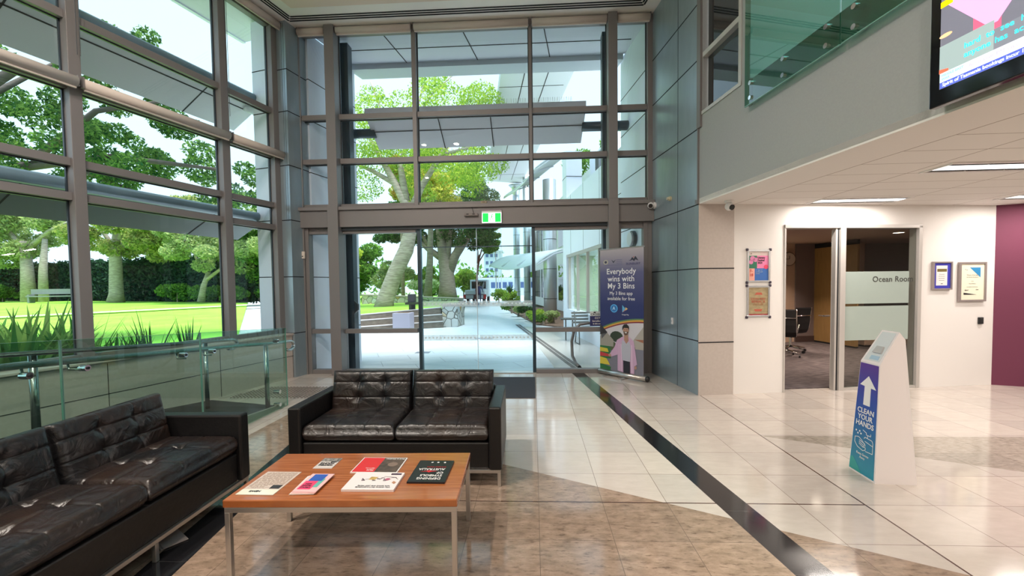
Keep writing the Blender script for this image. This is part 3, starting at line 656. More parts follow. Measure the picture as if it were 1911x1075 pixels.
def sofa(label, group, loc, rz, W, D, n, arm=0.095):
    """local: x along the width, y from the front (0) to the back (D)"""
    t = thing('leather_sofa', label, 'sofa', loc, rz, group)
    zb, zs, zt, za, zk = 0.125, 0.33, 0.46, 0.60, 0.79
    mb = MB(); mb.box(arm, W - arm, 0.03, D - 0.02, zb, zs - 0.005); mb.build('base', M['leather_flat'], t, local=True, bevel=0.01)
    for x0 in (0, W - arm):
        mb = MB(); mb.box(x0, x0 + arm, 0.0, D, zb, za); mb.build('armrest', M['leather_flat'], t, local=True, bevel=0.014)
    mb = MB(); mb.box(arm, W - arm, D - 0.07, D, zb, 0.62); mb.build('back_frame', M['leather_flat'], t, local=True, bevel=0.012)
    wi = (W - 2 * arm) / n
    for i in range(n):
        c = cushion(wi - 0.006, D - 0.17, zt - zs, [wi * 0.34, wi * 0.66], [(D - 0.17) * 0.40, (D - 0.17) * 0.70], seed=i + n)
        xform(c, Matrix.Translation((arm + i * wi + 0.003, 0.02, zs))); c.build('seat_cushion', M['leather'], t, smooth=True, local=True)
        hb = 0.40; c = cushion(wi - 0.008, hb, 0.13, [wi * 0.34, wi * 0.66], [hb * 0.42, hb * 0.74], seed=10 + i + n)
        # stand it up, face to the front, leaning back
        R_ = Matrix.Translation((arm + i * wi + 0.004, D - 0.255, 0.385)) @ Matrix.Rotation(math.radians(-12), 4, 'X') @ Matrix(((1, 0, 0, 0), (0, 0, -1, 0.13), (0, 1, 0, 0), (0, 0, 0, 1)))
        xform(c, R_); c.build('back_cushion', M['leather'], t, smooth=True, local=True)
    mb = MB(); q = 0.024
    mb.box(0.01, W - 0.01, 0.01, 0.01 + q, zb - q, zb); mb.box(0.01, W - 0.01, D - 0.01 - q, D - 0.01, zb - q, zb)
    for x in (0.01, W - 0.01 - q): mb.box(x, x + q, 0.01 + q, D - 0.01 - q, zb - q, zb)
    mb.build('base_frame', M['steel'], t, local=True, bevel=0.002)
    legx = [0.01, W - 0.01 - q] + ([0.01 + i * (W - 0.044) / n for i in range(1, n)] if n > 2 else [])
    for x in legx:
        for y in (0.01, D - 0.01 - q):
            mb = MB(); mb.box(x, x + q, y, y + q, 0.0, zb - q); mb.build('leg', M['steel'], t, local=True, bevel=0.002)
    return t
sofa('black two seat tufted leather sofa facing the coffee table, in front of the entrance', None, (-1.86, 3.08, 0), math.radians(1.0), 1.61, 0.72, 2)
# long sofa faces +x : local x axis runs along -Y .. front toward +x
sofa('long black three seat tufted leather sofa beside the green glass balustrade', None, (-2.035, 0.62, 0), math.radians(90 + 1.6), 2.38, 0.72, 3)

# ================= coffee table =================
T = thing('coffee_table', 'low coffee table with an orange brown wooden top and square steel frame', 'coffee table', (-1.0, 2.36, 0), math.radians(2.0))
wood = mat('varnished_wood', (0.45, 0.15, 0.045), 0.2, 0, 0.6, noise=(5, (0.29, 0.078, 0.02), (0.8, 22, 1)), coat=0.5)
mb = MB(); mb.box(-0.595, 0.595, -0.30, 0.30, 0.392, 0.432); mb.build('tabletop', wood, T, local=True, bevel=0.005)
mb = MB(); q = 0.026
mb.box(-0.59, 0.59, -0.295, -0.295 + q, 0.364, 0.391); mb.box(-0.59, 0.59, 0.295 - q, 0.295, 0.364, 0.391)
for x in (-0.59, 0.59 - q): mb.box(x, x + q, -0.295 + q, 0.295 - q, 0.364, 0.391)
mb.build('table_frame', M['steel'], T, local=True, bevel=0.002)
for x in (-0.59, 0.59 - q):
    for y in (-0.295, 0.295 - q):
        mb = MB(); mb.box(x, x + q, y, y + q, 0.0, 0.364); mb.build('leg', M['steel'], T, local=True, bevel=0.002)

# ================= reading matter on the table =================
ZT = 0.4325
def paper_card(name, label, cat, quad, th, m, group=None, z=ZT):
    """quad: near-left, near-right, far-right, far-left (world xy); returns a Card whose up axis points away from the camera"""
    a, b_, c, d = [Vector((p[0], p[1], z)) for p in quad]
    ux = (b_ - a + c - d).normalized(); L = ((b_ - a).length + (c - d).length) / 2; ctr = (a + b_ + c + d) / 4
    uy = Vector((0, 0, 1)).cross(ux); H = (((d - a).dot(uy)) + ((c - b_).dot(uy))) / 2
    t = thing(name, label, cat, (ctr.x, ctr.y, z), math.atan2(ux.y, ux.x), group)
    o = ctr - ux * L / 2 - uy * H / 2
    cd = Card(o, ux, uy, t); cd.W, cd.H = L, H
    mb = MB(); mb.prism([cd.P(0, 0), cd.P(L, 0), cd.P(L, H), cd.P(0, H)], (0, 0, th)); mb.build('cover', m, t)
    cd.o = cd.o + Vector((0, 0, th)); return cd
def flip(cd):  # artwork frame turned round: printed upside down for this viewer
    c2 = Card(cd.P(cd.W, cd.H), -cd.x, -cd.y, cd.parent); c2.W, c2.H = cd.W, cd.H; return c2
k = 1.029
def sq(pts): return [(x * k, y * k) for x, y in pts]
ink_w = flat((0.8, 0.78, 0.76)); ink_b = flat((0.012, 0.012, 0.016)); ink_r = flat((0.62, 0.03, 0.035)); ink_g = flat((0.35, 0.33, 0.31))
# black book
cd = paper_card('book', 'black cover book titled Defining Symbols of Australia at the right of the table', 'book', sq([(-0.68, 2.18), (-0.47, 2.18), (-0.487, 2.455), (-0.68, 2.455)]), 0.010, flat((0.012, 0.013, 0.018), 0.3))
f = flip(cd); lx0 = 0.03
f.polys('red_bird', [[(0.07, 0.150), (0.10, 0.156), (0.115, 0.166), (0.13, 0.155), (0.165, 0.158), (0.13, 0.146), (0.118, 0.136), (0.105, 0.146)]], ink_r, 0.0005)
for s, v in (('DEFINING', 0.242), ('SYMBOLS', 0.205), ('OF', 0.17), ('AUSTRALIA', 0.125)):
    f.text('title_line', s, ink_w, lx0, v, 0.034, align='LEFT', bold=0.0005, xs=0.88)
f.text('author_line', 'and other stories', ink_r, lx0, 0.095, 0.016, align='LEFT')
for u in (0.05, 0.09, 0.125): f.poly('emblem', circ(u, 0.03, 0.007, 10), ink_w, 0.0005)
# film magazine
cd = paper_card('magazine', 'red and sepia film magazine behind the white booklet on the table', 'magazine', sq([(-1.04, 2.30), (-0.77, 2.29), (-0.77, 2.505), (-1.03, 2.495)]), 0.006, ink_w)
f = flip(cd)
f.rect('red_panel', f.W * 0.5, f.W - 0.006, 0.006, f.H - 0.006, ink_r, 0.0004)
f.rect('photo_panel', 0.006, f.W * 0.5, 0.006, f.H - 0.006, mat('sepia_photo', (0.13, 0.085, 0.065), 0.35, noise=(40, (0.05, 0.035, 0.03), (1, 1, 1))), 0.0004)
f.poly('face_shape', circ(0.06, 0.10, 0.03, 14), flat((0.22, 0.15, 0.12), 0.35), 0.001)
f.text('masthead', 'FILM & CINEMA', ink_w, 0.068, 0.022 + 0.0, 0.017, bold=0.0004)
f.text('headline', 'FILM', ink_w, f.W * 0.54, f.H - 0.03, 0.02, align='LEFT', bold=0.0005)
f.text('headline', 'FESTIVAL', ink_w, f.W * 0.54, f.H - 0.055, 0.014, align='LEFT')
# white booklet
cd = paper_card('booklet', 'thick white booklet with a line drawing cover at the front of the table', 'booklet', sq([(-0.99, 2.085), (-0.71, 2.085), (-0.73, 2.285), (-0.99, 2.28)]), 0.012, flat((0.80, 0.74, 0.73), 0.3))
f = flip(cd)
f.rect('dark_label', 0.012, 0.07, 0.012, 0.03, flat((0.05, 0.02, 0.05)), 0.0004)
f.polys('drawing', [[(0.03 + i * 0.02, 0.06 + (i % 3) * 0.02), (0.05 + i * 0.02, 0.065 + (i % 3) * 0.02), (0.055 + i * 0.02, 0.07 + (i % 2) * 0.02), (0.035 + i * 0.02, 0.064 + (i % 3) * 0.02)] for i in range(9)], flat((0.25, 0.2, 0.22)), 0.0004)
f.poly('ribbon', [(0.01, 0.09), (0.03, 0.06), (0.10, 0.05), (0.032, 0.066)], flat((0.06, 0.02, 0.03)), 0.0005)
f.poly('pink_flower', circ(0.07, 0.085, 0.014, 10), flat((0.45, 0.12, 0.2)), 0.0006)
f.polys('yellow_shape', [[(0.13, 0.06), (0.17, 0.056), (0.175, 0.09), (0.14, 0.092)]], flat((0.55, 0.38, 0.12)), 0.0004)
f.poly('brown_shape', [(0.012, 0.12), (0.03, 0.105), (0.035, 0.125), (0.018, 0.14)], flat((0.45, 0.22, 0.12)), 0.0004)
f.text('title_line', 'Why children don\'t automatically', ink_b, 0.12, 0.178, 0.014); f.text('title_line', 'have control over your money', ink_b, 0.12, 0.163, 0.014)
# small card
cd = paper_card('leaflet', 'small black and white leaflet alone at the back left of the table', 'leaflet', sq([(-1.27, 2.35), (-1.16, 2.35), (-1.175, 2.49), (-1.285, 2.49)]), 0.003, flat((0.62, 0.58, 0.55), 0.3))
f = flip(cd); f.rect('photo_band', 0.0, f.W, 0.0, 0.05, mat('bw_photo', (0.06, 0.055, 0.05), 0.3, noise=(60, (0.4, 0.38, 0.35), (1, 1, 1))), 0.0004)
f.text('title_line', 'YOUNG', ink_b, f.W / 2, 0.075, 0.024, bold=0.001); f.text('title_line', 'WRITERS', ink_b, f.W / 2, 0.10, 0.021, bold=0.001); f.rect('dark_block', 0.01, 0.045, 0.05, 0.062, ink_b, 0.0006)
# newspaper
cd = paper_card('newspaper_sheet', 'printed sheet in a clear sleeve at the left edge of the table', 'leaflet', sq([(-1.50, 2.035), (-1.305, 2.035), (-1.325, 2.30), (-1.52, 2.30)]), 0.003, flat((0.62, 0.52, 0.45), 0.15))
f = flip(cd); mb = MB(); rs = random.Random(3)
for i in range(22):
    v = 0.012 + i * 0.0088
    u = 0.012
    while u < f.W - 0.02:
        L = rs.uniform(0.01, 0.035); 
        if not (v > 0.165 and u < 0.07): mb.prism([f.P(a, b_, 0.0004) for a, b_ in ((u, v), (min(u + L, f.W - 0.01), v), (min(u + L, f.W - 0.01), v + 0.0035), (u, v + 0.0035))], f.z * 0.0003)
        u += L + 0.006
mb.build('print_lines', flat((0.36, 0.27, 0.22)), f.parent)
f.rect('photo', 0.012, 0.065, 0.165, 0.205, flat((0.03, 0.03, 0.035)), 0.0004)
f.rect('white_band', 0.0, f.W, 0.215, f.H, flat((0.75, 0.75, 0.62), 0.1), 0.0003); f.text('masthead', 'NEWS', ink_b, 0.12, 0.236, 0.022, bold=0.001)
# stack of festival programs
for i, (dx, dy, rz, lb) in enumerate(((-0.014, 0.0, -1.5, 'festival program peeking out lowest in the small fanned stack'), (-0.008, -0.003, 0.0, 'festival program second from the bottom of the small fanned stack'), (0.0, 0.0, 1.5, 'festival program just under the top of the small fanned stack'), (0.004, 0.004, 2.5, 'pink and blue festival program on top of the small fanned stack'))):
    q4 = sq([(-1.225 + dx, 2.045 + dy), (-1.10 + dx, 2.045 + dy), (-1.115 + dx, 2.255 + dy), (-1.235 + dx, 2.245 + dy)])
    cx = sum(p[0] for p in q4) / 4; cy = sum(p[1] for p in q4) / 4; a = math.radians(-rz)
    q4 = [(cx + (x - cx) * math.cos(a) - (y - cy) * math.sin(a), cy + (x - cx) * math.sin(a) + (y - cy) * math.cos(a)) for x, y in q4]
    cd = paper_card('festival_program', lb, 'leaflet', q4, 0.0035, flat((0.80, 0.50, 0.50) if i > 1 else (0.78, 0.72, 0.68), 0.35), 'fanned stack of festival programs', z=ZT + 0.0037 * i)
f = flip(cd)
f.rect('blue_panel', 0.03, 0.105, 0.01, 0.09, flat((0.03, 0.10, 0.42)), 0.0004); f.rect('pink_panel', 0.045, 0.115, 0.09, 0.185, flat((0.70, 0.06, 0.16)), 0.0004)
f.rect('green_panel', 0.02, 0.045, 0.06, 0.16, flat((0.12, 0.42, 0.36)), 0.0003)
for s, v in (('Literary', 0.165), ('Festival', 0.145), ('2024', 0.125)): f.text('title_line', s, ink_b, 0.082, v, 0.017, bold=0.0005)
# papers on the floor under the sofa
for i, lb in enumerate(('newspaper lying on the black floor strip under the long sofa', 'second newspaper sheet just beneath the other under the long sofa')):
    dx = -0.01 * (1 - i); q4 = [(-2.31 + dx, 2.42), (-2.14 + dx, 2.28 + dx), (-2.09 + dx, 2.42), (-2.26 + dx, 2.50)]
    cd = paper_card('newspaper', lb, 'newspaper', q4, 0.003, flat((0.42, 0.36, 0.34), 0.6), 'newspapers under the long sofa', z=0.001 + 0.0035 * i)

# ================= glass balustrade and ramp =================
ra = lambda y: max(0.0, (5.27 - y) * 0.079)
mb = MB()
Yn = -3.0
xl = lambda y: -4.035 - (6.9 - y) * 0.2537 + 0.02
mb.add([(-3.22, 5.22, 0.002), (xl(5.5), 5.5, 0.002), (xl(Yn), Yn, ra(Yn)), (-3.22, Yn, ra(Yn)), (-3.22, 5.22, -0.0), (xl(5.5), 5.5, -0.0), (xl(Yn), Yn, 0.0), (-3.22, Yn, 0.0)],
       [(0, 1, 2, 3), (7, 6, 5, 4), (3, 2, 6, 7), (0, 3, 7, 4), (1, 0, 4, 5), (2, 1, 5, 6)])
struct('ramp_floor', mb, M['rubber'])
mb = MB(); mb.prism([(-3.22, 5.24, 0.0), (-3.22, Yn, 0.0), (-3.22, Yn, ra(Yn) + 0.03), (-3.22, 5.24, 0.03)], (0.03, 0, 0)); struct('trim_15', mb, M['concrete'])
gp = [(5.27, 3.885, 'glass balustrade panel at the entrance end of the ramp'), (3.879, 2.688, 'glass balustrade panel behind the far end of the long sofa'), (2.682, 1.3, 'glass balustrade panel behind the middle of the long sofa, at the left edge of view'), (1.285, -0.2, 'glass balustrade panel left of the camera')]
ztop = lambda y: 0.99 + (5.27 - y) * 0.0695
for k, (ya, yb, lb) in enumerate(gp):
    t = thing('balustrade_panel', lb, 'balustrade', (-3.17, (ya + yb) / 2, 0), 0, 'frameless green glass panels along the ramp')
    mb = MB(); mb.prism([(-3.176, ya, 0.0), (-3.176, yb, 0.0), (-3.176, yb, ztop(yb)), (-3.176, ya, ztop(ya))], (0.012, 0, 0)); mb.build('pane', M['glass_green'], t)
    mb = MB()
    for yy in (ya, yb): mb.box(-3.177, -3.163, yy - 0.0015, yy + 0.0015, 0.0, ztop(yy))
    mb.prism([(-3.177, ya, ztop(ya)), (-3.177, yb, ztop(yb)), (-3.177, yb, ztop(yb) + 0.002), (-3.177, ya, ztop(ya) + 0.002)], (0.014, 0, 0))
    mb.build('polished_edge', M['glass_edge'], t)
    ds = [(ya - 0.19, 0.85 if k == 0 else None), (yb + 0.15, None)]
    for yy, z in ds:
        z = z or (0.82 + (5.27 - yy) * 0.055)
        mb = MB(); mb.cyl((-3.205, yy, z), (-3.15, yy, z), 0.022, 14); mb.build('glass_fixing', M['chrome'], t)
        mb = MB(); mb.cyl((-3.15, yy, z), (-3.143, yy, z), 0.010, 10); mb.build('bolt', M['joint'], t)
    if k == 0:
        for z in (0.22, 0.06):
            mb = MB(); mb.cyl((-3.22, 5.08, z), (-3.145, 5.08, z), 0.024, 14); mb.build('glass_fixing', M['chrome'], t)
def rail(label, pts, posts, r=0.021):
    t = thing('handrail', label, 'handrail', (pts[0][0], pts[0][1], 0.0))
    mb = MB(); mb.tube(pts, r, 12); mb.build('rail', M['darkrail'], t, smooth=True)
    for x, y, z0, z1, rr in posts:
        mb = MB(); mb.cyl((x, y, z0), (x, y, z1), rr, 14); mb.build('post', M['darkrail'], t, smooth=True)
    return t
curl = lambda x, y, z, sy: [(x, y + sy * 0.10 * math.sin(a), z - 0.06 + 0.06 * math.cos(a)) for a in [i * PI / 8 for i in range(0, 11)]]
ye = 5.52
near = [(-3.27, y, 0.79 + (ye - y) * 0.0795) for y in (-1.0, 2.0, 4.6)] + [(-3.27, 5.1, 0.815)] + curl(-3.27, ye, 0.79, 1)
t = rail('polished steel handrail fixed behind the glass with a curled end near the entrance', near, [(-3.27, 5.02, 0.0, 0.81, 0.026)])
for y, z in ((4.03, 0.85), (3.72, 0.87), (2.81, 0.95), (2.54, 0.965)):
    mb = MB(); mb.tube([(-3.18, y, z), (-3.26, y, z), (-3.27, y, z + 0.05)], 0.008, 8); mb.build('bracket', M['darkrail'], t, smooth=True)
far = [(-4.55 - 0.12, 3.0 - 1.6, 1.13), (-4.35, 3.2, 0.985), (-4.05, 4.6, 0.885), (-3.95, 5.2, 0.85)] + curl(-3.93, 5.33, 0.84, 1)
far = [(x, y, z) for x, y, z in far]
rail('dark steel handrail on the window side of the ramp', far, [(-4.02, 5.0, 0.0, 0.85, 0.024), (-4.33, 3.45, 0.14, 0.95, 0.03), (-4.62, 1.9, 0.25, 1.08, 0.03)])
# tactile studs
mb = MB()
for i in range(26):
    for j in range(13):
        x = -4.18 + i * 0.05; y = 5.62 + j * 0.05
        if x < -4.035 - (6.9 - y) * 0.2537 + 0.12: continue
        mb.prism([(px, py, 0.0) for px, py in circ(x, y, 0.014, 8)], (0, 0, 0.005))
mb.build('tactile_studs', mat('stud_brown', (0.09, 0.06, 0.045), 0.4, 0.3), label='field of small tactile studs on the floor at the foot of the ramp', cat='tactile paving', kind='stuff')
mb = MB(); mb.box(-2.1, 0.008, 5.6, 6.88, 0.0, 0.010); mb.build('entrance_mat', M['matfab'], bevel=0.003, label='dark blue grey entrance mat on the floor behind the two seat sofa', cat='mat')

# ================= wall-mounted things =================
def camera_dome(label, c, out, look, flat_up=False):
    t = thing('security_camera', label, 'security camera', c)
    c = Vector(c); out = Vector(out).normalized(); look = Vector(look).normalized()
    mb = MB(); mb.cyl(c, c + out * 0.03, 0.055, 20); mb.build('mount', M['white'], t, smooth=False, bevel=0.004)
    h = c + out * 0.075
    mb = MB(); mb.ell(h, (0.052, 0.052, 0.052), 18, 12); mb.build('housing', M['white'], t, smooth=True)
    mb = MB(); mb.cyl(h + look * 0.03, h + look * 0.056, 0.034, 16); mb.build('lens_cover', M['black'], t)
camera_dome('white security camera beside the header beam on the blue grey wall', RW.p(-1.34, 0.0, 2.76), RW.n, (-0.35, -1, -0.3))
camera_dome('white security camera hanging from the low ceiling edge by the beige pier', (2.47, 5.55, 2.53), (0, 0, -1), (0.35, -0.9, -0.4))
t = thing('wall_sounder', 'small cream round sounder high on the blue grey wall', 'alarm', RW.p(-0.79, 0.0, 2.76))
mb = MB(); mb.cyl(RW.p(-0.79, 0, 2.76), RW.p(-0.79, 0.03, 2.76), 0.034); mb.build('base', flat((0.55, 0.5, 0.33)), t)
mb = MB(); mb.cyl(RW.p(-0.79, 0.03, 2.76), RW.p(-0.79, 0.06, 2.76), 0.022); mb.build('cap', flat((0.6, 0.55, 0.4)), t)
t = thing('switch_plate', 'white switch plate low on the blue grey wall', 'switch', RW.p(-0.73, 0.0, 0.93))
mb = MB(); mb.fbox(RW, -0.755, -0.705, 0.0, 0.012, 0.885, 0.985); mb.build('plate', M['white'], t, bevel=0.003)
mb = MB(); mb.fbox(RW, -0.74, -0.72, 0.012, 0.017, 0.92, 0.95); mb.build('switch', flat((0.6, 0.6, 0.6)), t)
t = thing('door_release', 'small cream box on the frame left of the entrance', 'switch', (-3.94, 7.15, 2.0))
mb = MB(); mb.box(-3.975, -3.905, 7.13, 7.16, 2.0, 2.12); mb.build('box', flat((0.7, 0.62, 0.55)), t, bevel=0.004)
mb = MB(); mb.box(-3.95, -3.93, 7.127, 7.131, 2.03, 2.045); mb.build('button', M['black'], t)
# exit sign
t = thing('exit_sign', 'green and white lit running figure exit sign on the header beam', 'sign', (-0.68, 7.08, 2.54))
ex = Card((-0.84, 7.075, 2.535), (1, 0, 0), (0, 0, 1), t)
ex.z = Vector((0, -1, 0))
mb = MB(); mb.box(-0.845, -0.515, 7.076, 7.12, 2.53, 2.735); mb.build('housing', M['white'], t, bevel=0.004)
em_w = mat('sign_white_lit', (1, 1, 1), 0.5, emit=(0.95, 1, 0.97), estr=1.6); em_g = mat('sign_green_lit', (0.0, 0.5, 0.06), 0.5, emit=(0.0, 0.62, 0.07), estr=1.0)
def xb(n, u0, u1, v0, v1, m, d): mb = MB(); mb.box(-0.84 + u0, -0.84 + u1, 7.076 - d - 0.001, 7.076 - d, 2.535 + v0, 2.535 + v1); mb.build(n, m, t)
xb('face', 0.0, 0.32, 0.0, 0.165, em_w, 0.0); xb('green_panel', 0.008, 0.105, 0.012, 0.16, em_g, 0.001); xb('green_panel', 0.215, 0.312, 0.012, 0.16, em_g, 0.001)
def exf(n, plist, m, d=0.0022):
    mb = MB()
    for pl in plist: mb.prism([(-0.84 + u, 7.076 - d, 2.535 + v) for u, v in pl], (0, -0.0008, 0))
    mb.build(n, m, t)
exf('running_figure', [circ(0.168, 0.135, 0.010, 10), [(0.155, 0.122), (0.170, 0.122), (0.165, 0.085), (0.150, 0.085)], [(0.150, 0.09), (0.160, 0.09), (0.185, 0.06), (0.178, 0.052)], [(0.178, 0.06), (0.187, 0.06), (0.180, 0.025), (0.172, 0.025)], [(0.150, 0.09), (0.158, 0.086), (0.138, 0.045), (0.120, 0.04), (0.120, 0.05), (0.132, 0.054)], [(0.165, 0.12), (0.17, 0.112), (0.19, 0.095), (0.186, 0.09), (0.163, 0.108)], [(0.155, 0.12), (0.158, 0.112), (0.14, 0.10), (0.132, 0.108), (0.136, 0.112), (0.141, 0.108)]], em_g)
mb = MB(); mb.box(-0.84, -0.52, 7.07, 7.1, 2.735, 2.75); mb.build('top_cap', flat((0.3, 0.2, 0.25)), t)
t = thing('door_sensor', 'small grey motion sensor bar on the header beam left of the exit sign', 'sensor', (-1.03, 7.09, 2.66))
mb = MB(); mb.box(-1.14, -0.91, 7.06, 7.12, 2.655, 2.70); mb.build('housing', flat((0.22, 0.19, 0.18)), t, bevel=0.006)
mb = MB(); mb.box(-1.10, -1.06, 7.056, 7.061, 2.675, 2.69); mb.box(-1.0, -0.96, 7.056, 7.061, 2.675, 2.69); mb.build('lens', M['black'], t)
mb = MB(); mb.tube([(-0.98, 7.08, 2.70), (-0.99, 7.07, 2.74), (-1.01, 7.075, 2.80)], 0.004, 6); mb.build('cable', M['black'], t)
t = thing('ledge_receiver', 'small tan box standing on the ledge above the exit sign', 'sensor', (-0.81, 7.1, 2.86))
mb = MB(); mb.box(-0.86, -0.76, 7.09, 7.16, 2.86, 2.905); mb.build('box', flat((0.33, 0.26, 0.18)), t, bevel=0.004)
mb = MB(); mb.box(-0.83, -0.79, 7.086, 7.09, 2.875, 2.89); mb.build('window', flat((0.16, 0.12, 0.08)), t)
# blinds
def blind(label, F, s0, s1, o, z, group, r=0.055):
    t = thing('roller_blind', label, 'blind', F.p((s0 + s1) / 2, o, z), math.atan2(F.s.y, F.s.x), group)
    mb = MB(); mb.tube([F.p(s0 + 0.015, o, z), F.p(s1 - 0.015, o, z)], r, 14); mb.build('fabric_roll', M['blind'], t, smooth=True)
    mb = MB(); mb.fbox(F, s0 + 0.02, s1 - 0.02, o - 0.012, o + 0.012, z - r - 0.02, z - r + 0.002); mb.build('bottom_bar', M['blind'], t, bevel=0.003)
    for s in (s0, s1 - 0.012):
        mb = MB(); mb.fbox(F, s, s + 0.012, o - 0.03, o + 0.04, z - 0.05, z + 0.065); mb.build('bracket', M['alu'], t)
g1 = 'roller blinds above the entrance wall'; g2 = 'roller blinds across the middle of the left windows'; g3 = 'roller blinds at the top of the left windows'
blind('rolled cream blind above the far left entrance side light', FW, -3.93, -3.45, -0.13, 5.79, g1)
blind('rolled cream blind above the left entrance pane', FW, -3.27, -1.98, -0.13, 5.79, g1)
blind('rolled cream blind above the middle entrance pane', FW, -1.95, -0.03, -0.13, 5.79, g1)
blind('rolled cream blind above the right entrance pane', FW, 0.0, 1.24, -0.13, 5.79, g1)
blind('rolled cream blind above the far right entrance side light', FW, 1.39, 1.93, -0.13, 5.79, g1)
lb2 = ['end bay next to the corner column', 'second bay from the corner column', 'bay at the left edge of view', 'bay left of the camera', 'bay behind the camera']
for i in range(5):
    s0, s1 = [(-0.93, 0.10), (-2.66, -0.96), (-4.37, -2.69), (-6.08, -4.4), (-7.8, -6.11)][i]
    blind('rolled cream blind at mid height, ' + lb2[i], LW, s0, s1, -0.17, 3.70, g2)
    blind('rolled cream blind up at the ceiling, ' + lb2[i], LW, s0, s1 - 0.02, -0.17, 5.79, g3)
for s in (-0.92, -2.64):
    mb = MB(); mb.tube([LW.p(s, -0.14, 5.8), LW.p(s, -0.14, 4.0)], 0.003, 6); mb.tube([LW.p(s - 0.03, -0.14, 5.8), LW.p(s - 0.03, -0.14, 4.0)], 0.003, 6)
    mb.build('blind_cord', M['alu_dark'], label='looped blind cord hanging by the ' + ('mullion nearer the corner' if s > -1 else 'mullion at left'), cat='cord')
mb = MB(); 
for ds in (0.0, 0.03): mb.tube([CC.p(0.0, 0.0, 0) + Vector((-0.02 - ds, -0.03, 5.8)), CC.p(0, 0, 0) + Vector((-0.02 - ds, -0.03, 2.6))], 0.0025, 6)
mb.build('blind_cord', M['alu_dark'], label='long looped blind cord in front of the corner column', cat='cord')

# television
tv = thing('television', 'wall mounted black television showing a news broadcast', 'television', RW.p(3.7, 0.06, 2.55), math.atan2(RW.s.y, RW.s.x))
mb = MB(); mb.fbox(RW, 2.955, 4.5, 0.078, 0.125, 2.55, 3.335); mb.build('casing', mat('gloss_black', (0.008, 0.008, 0.009), 0.08), tv, bevel=0.006)
mb = MB(); mb.fbox(RW, 3.3, 4.1, 0.0, 0.075, 2.7, 3.3); mb.build('wall_bracket', M['black'], tv)
tc_ = Card(RW.p(3.015, 0.126, 2.645), RW.s, (0, 0, 1), tv)
tc_.z = RW.n.copy()
def em(c, s=0.75): return mat('screen_%d' % len(bpy.data.materials), c, 0.3, emit=c, estr=s)
tc_.rect('screen', 0, 1.42, 0, 0.62, em((0.16, 0.16, 0.20)), 0.0, 0.001)
tc_.poly('pink_backdrop', [(0.17, 0.09), (0.30, 0.09), (0.30, 0.62), (0.17, 0.62)], em((0.75, 0.12, 0.22)), 0.0012)
tc_.poly('light_backdrop', [(0.04, 0.475), (0.24, 0.235), (0.285, 0.235), (0.50, 0.50), (0.50, 0.62), (0.0, 0.62)], em((0.82, 0.40, 0.70)), 0.0024)
tc_.poly('lamp_glow', circ(0.03, 0.306, 0.035, 14, 0.012), em((0.95, 0.55, 0.3)), 0.0024)
tc_.rect('grey_box', 0, 0.27, 0.09, 0.25, em((0.30, 0.38, 0.38)), 0.003)
tc_.rect('grey_box', 0.27, 1.42, 0.09, 0.20, em((0.20, 0.21, 0.25)), 0.003)
tc_.rect('pink_backdrop', 0.7, 1.42, 0.20, 0.62, em((0.6, 0.2, 0.3)), 0.0012)
tc_.rect('white_bar', 0.005, 1.42, 0.036, 0.09, em((0.85, 0.85, 1.0)), 0.0036)
tc_.rect('location_box', 0.005, 0.14, 0.038, 0.088, em((0.55, 0.85, 0.88)), 0.0045)
tc_.rect('blue_bar', 0.005, 1.42, 0.0, 0.036, em((0.09, 0.13, 0.55)), 0.0036)
tc_.rect('yellow_badge', 0.0, 0.065, 0.475, 0.51, em((0.95, 0.70, 0.0)), 0.0036)
tc_.poly('red_corner', [(0.0, 0.09), (0.05, 0.09), (0.05, 0.105), (0.0, 0.115)], em((0.8, 0.15, 0.08)), 0.0042)
cy = em((0.05, 0.9, 0.95))
for w_, u_, v_ in (('hard', 0.13, 0.187), ('to', 0.235, 0.187), ('see', 0.30, 0.187), ('him', 0.385, 0.187), ('anyone', 0.13, 0.136), ('has', 0.275, 0.136), ('achieved', 0.36, 0.136)):
    tc_.text('caption_word', w_, cy, u_, v_, 0.044, d=0.0055, align='LEFT', bold=0.0004)
for w_, u_ in (('Australian', 0.155), ('PM', 0.285), ('says', 0.33), ('he', 0.40), ('would', 0.44)): tc_.text('news_word', w_, em((0.45, 0.42, 0.7)), u_, 0.064, 0.029, d=0.006, align='LEFT')
for w_, v_ in (('MIDDLE EAST', 0.073), ('WAR', 0.052)): tc_.text('location_text', w_, em((0.25, 0.45, 0.5)), 0.015, v_, 0.019, d=0.0058, align='LEFT')
tc_.text('ticker_text', 'Spirit of Tasmania bookings incur 15 per cent rise', em((0.95, 0.95, 1.0)), 0.02, 0.018, 0.027, d=0.006, align='LEFT', bold=0.0003)

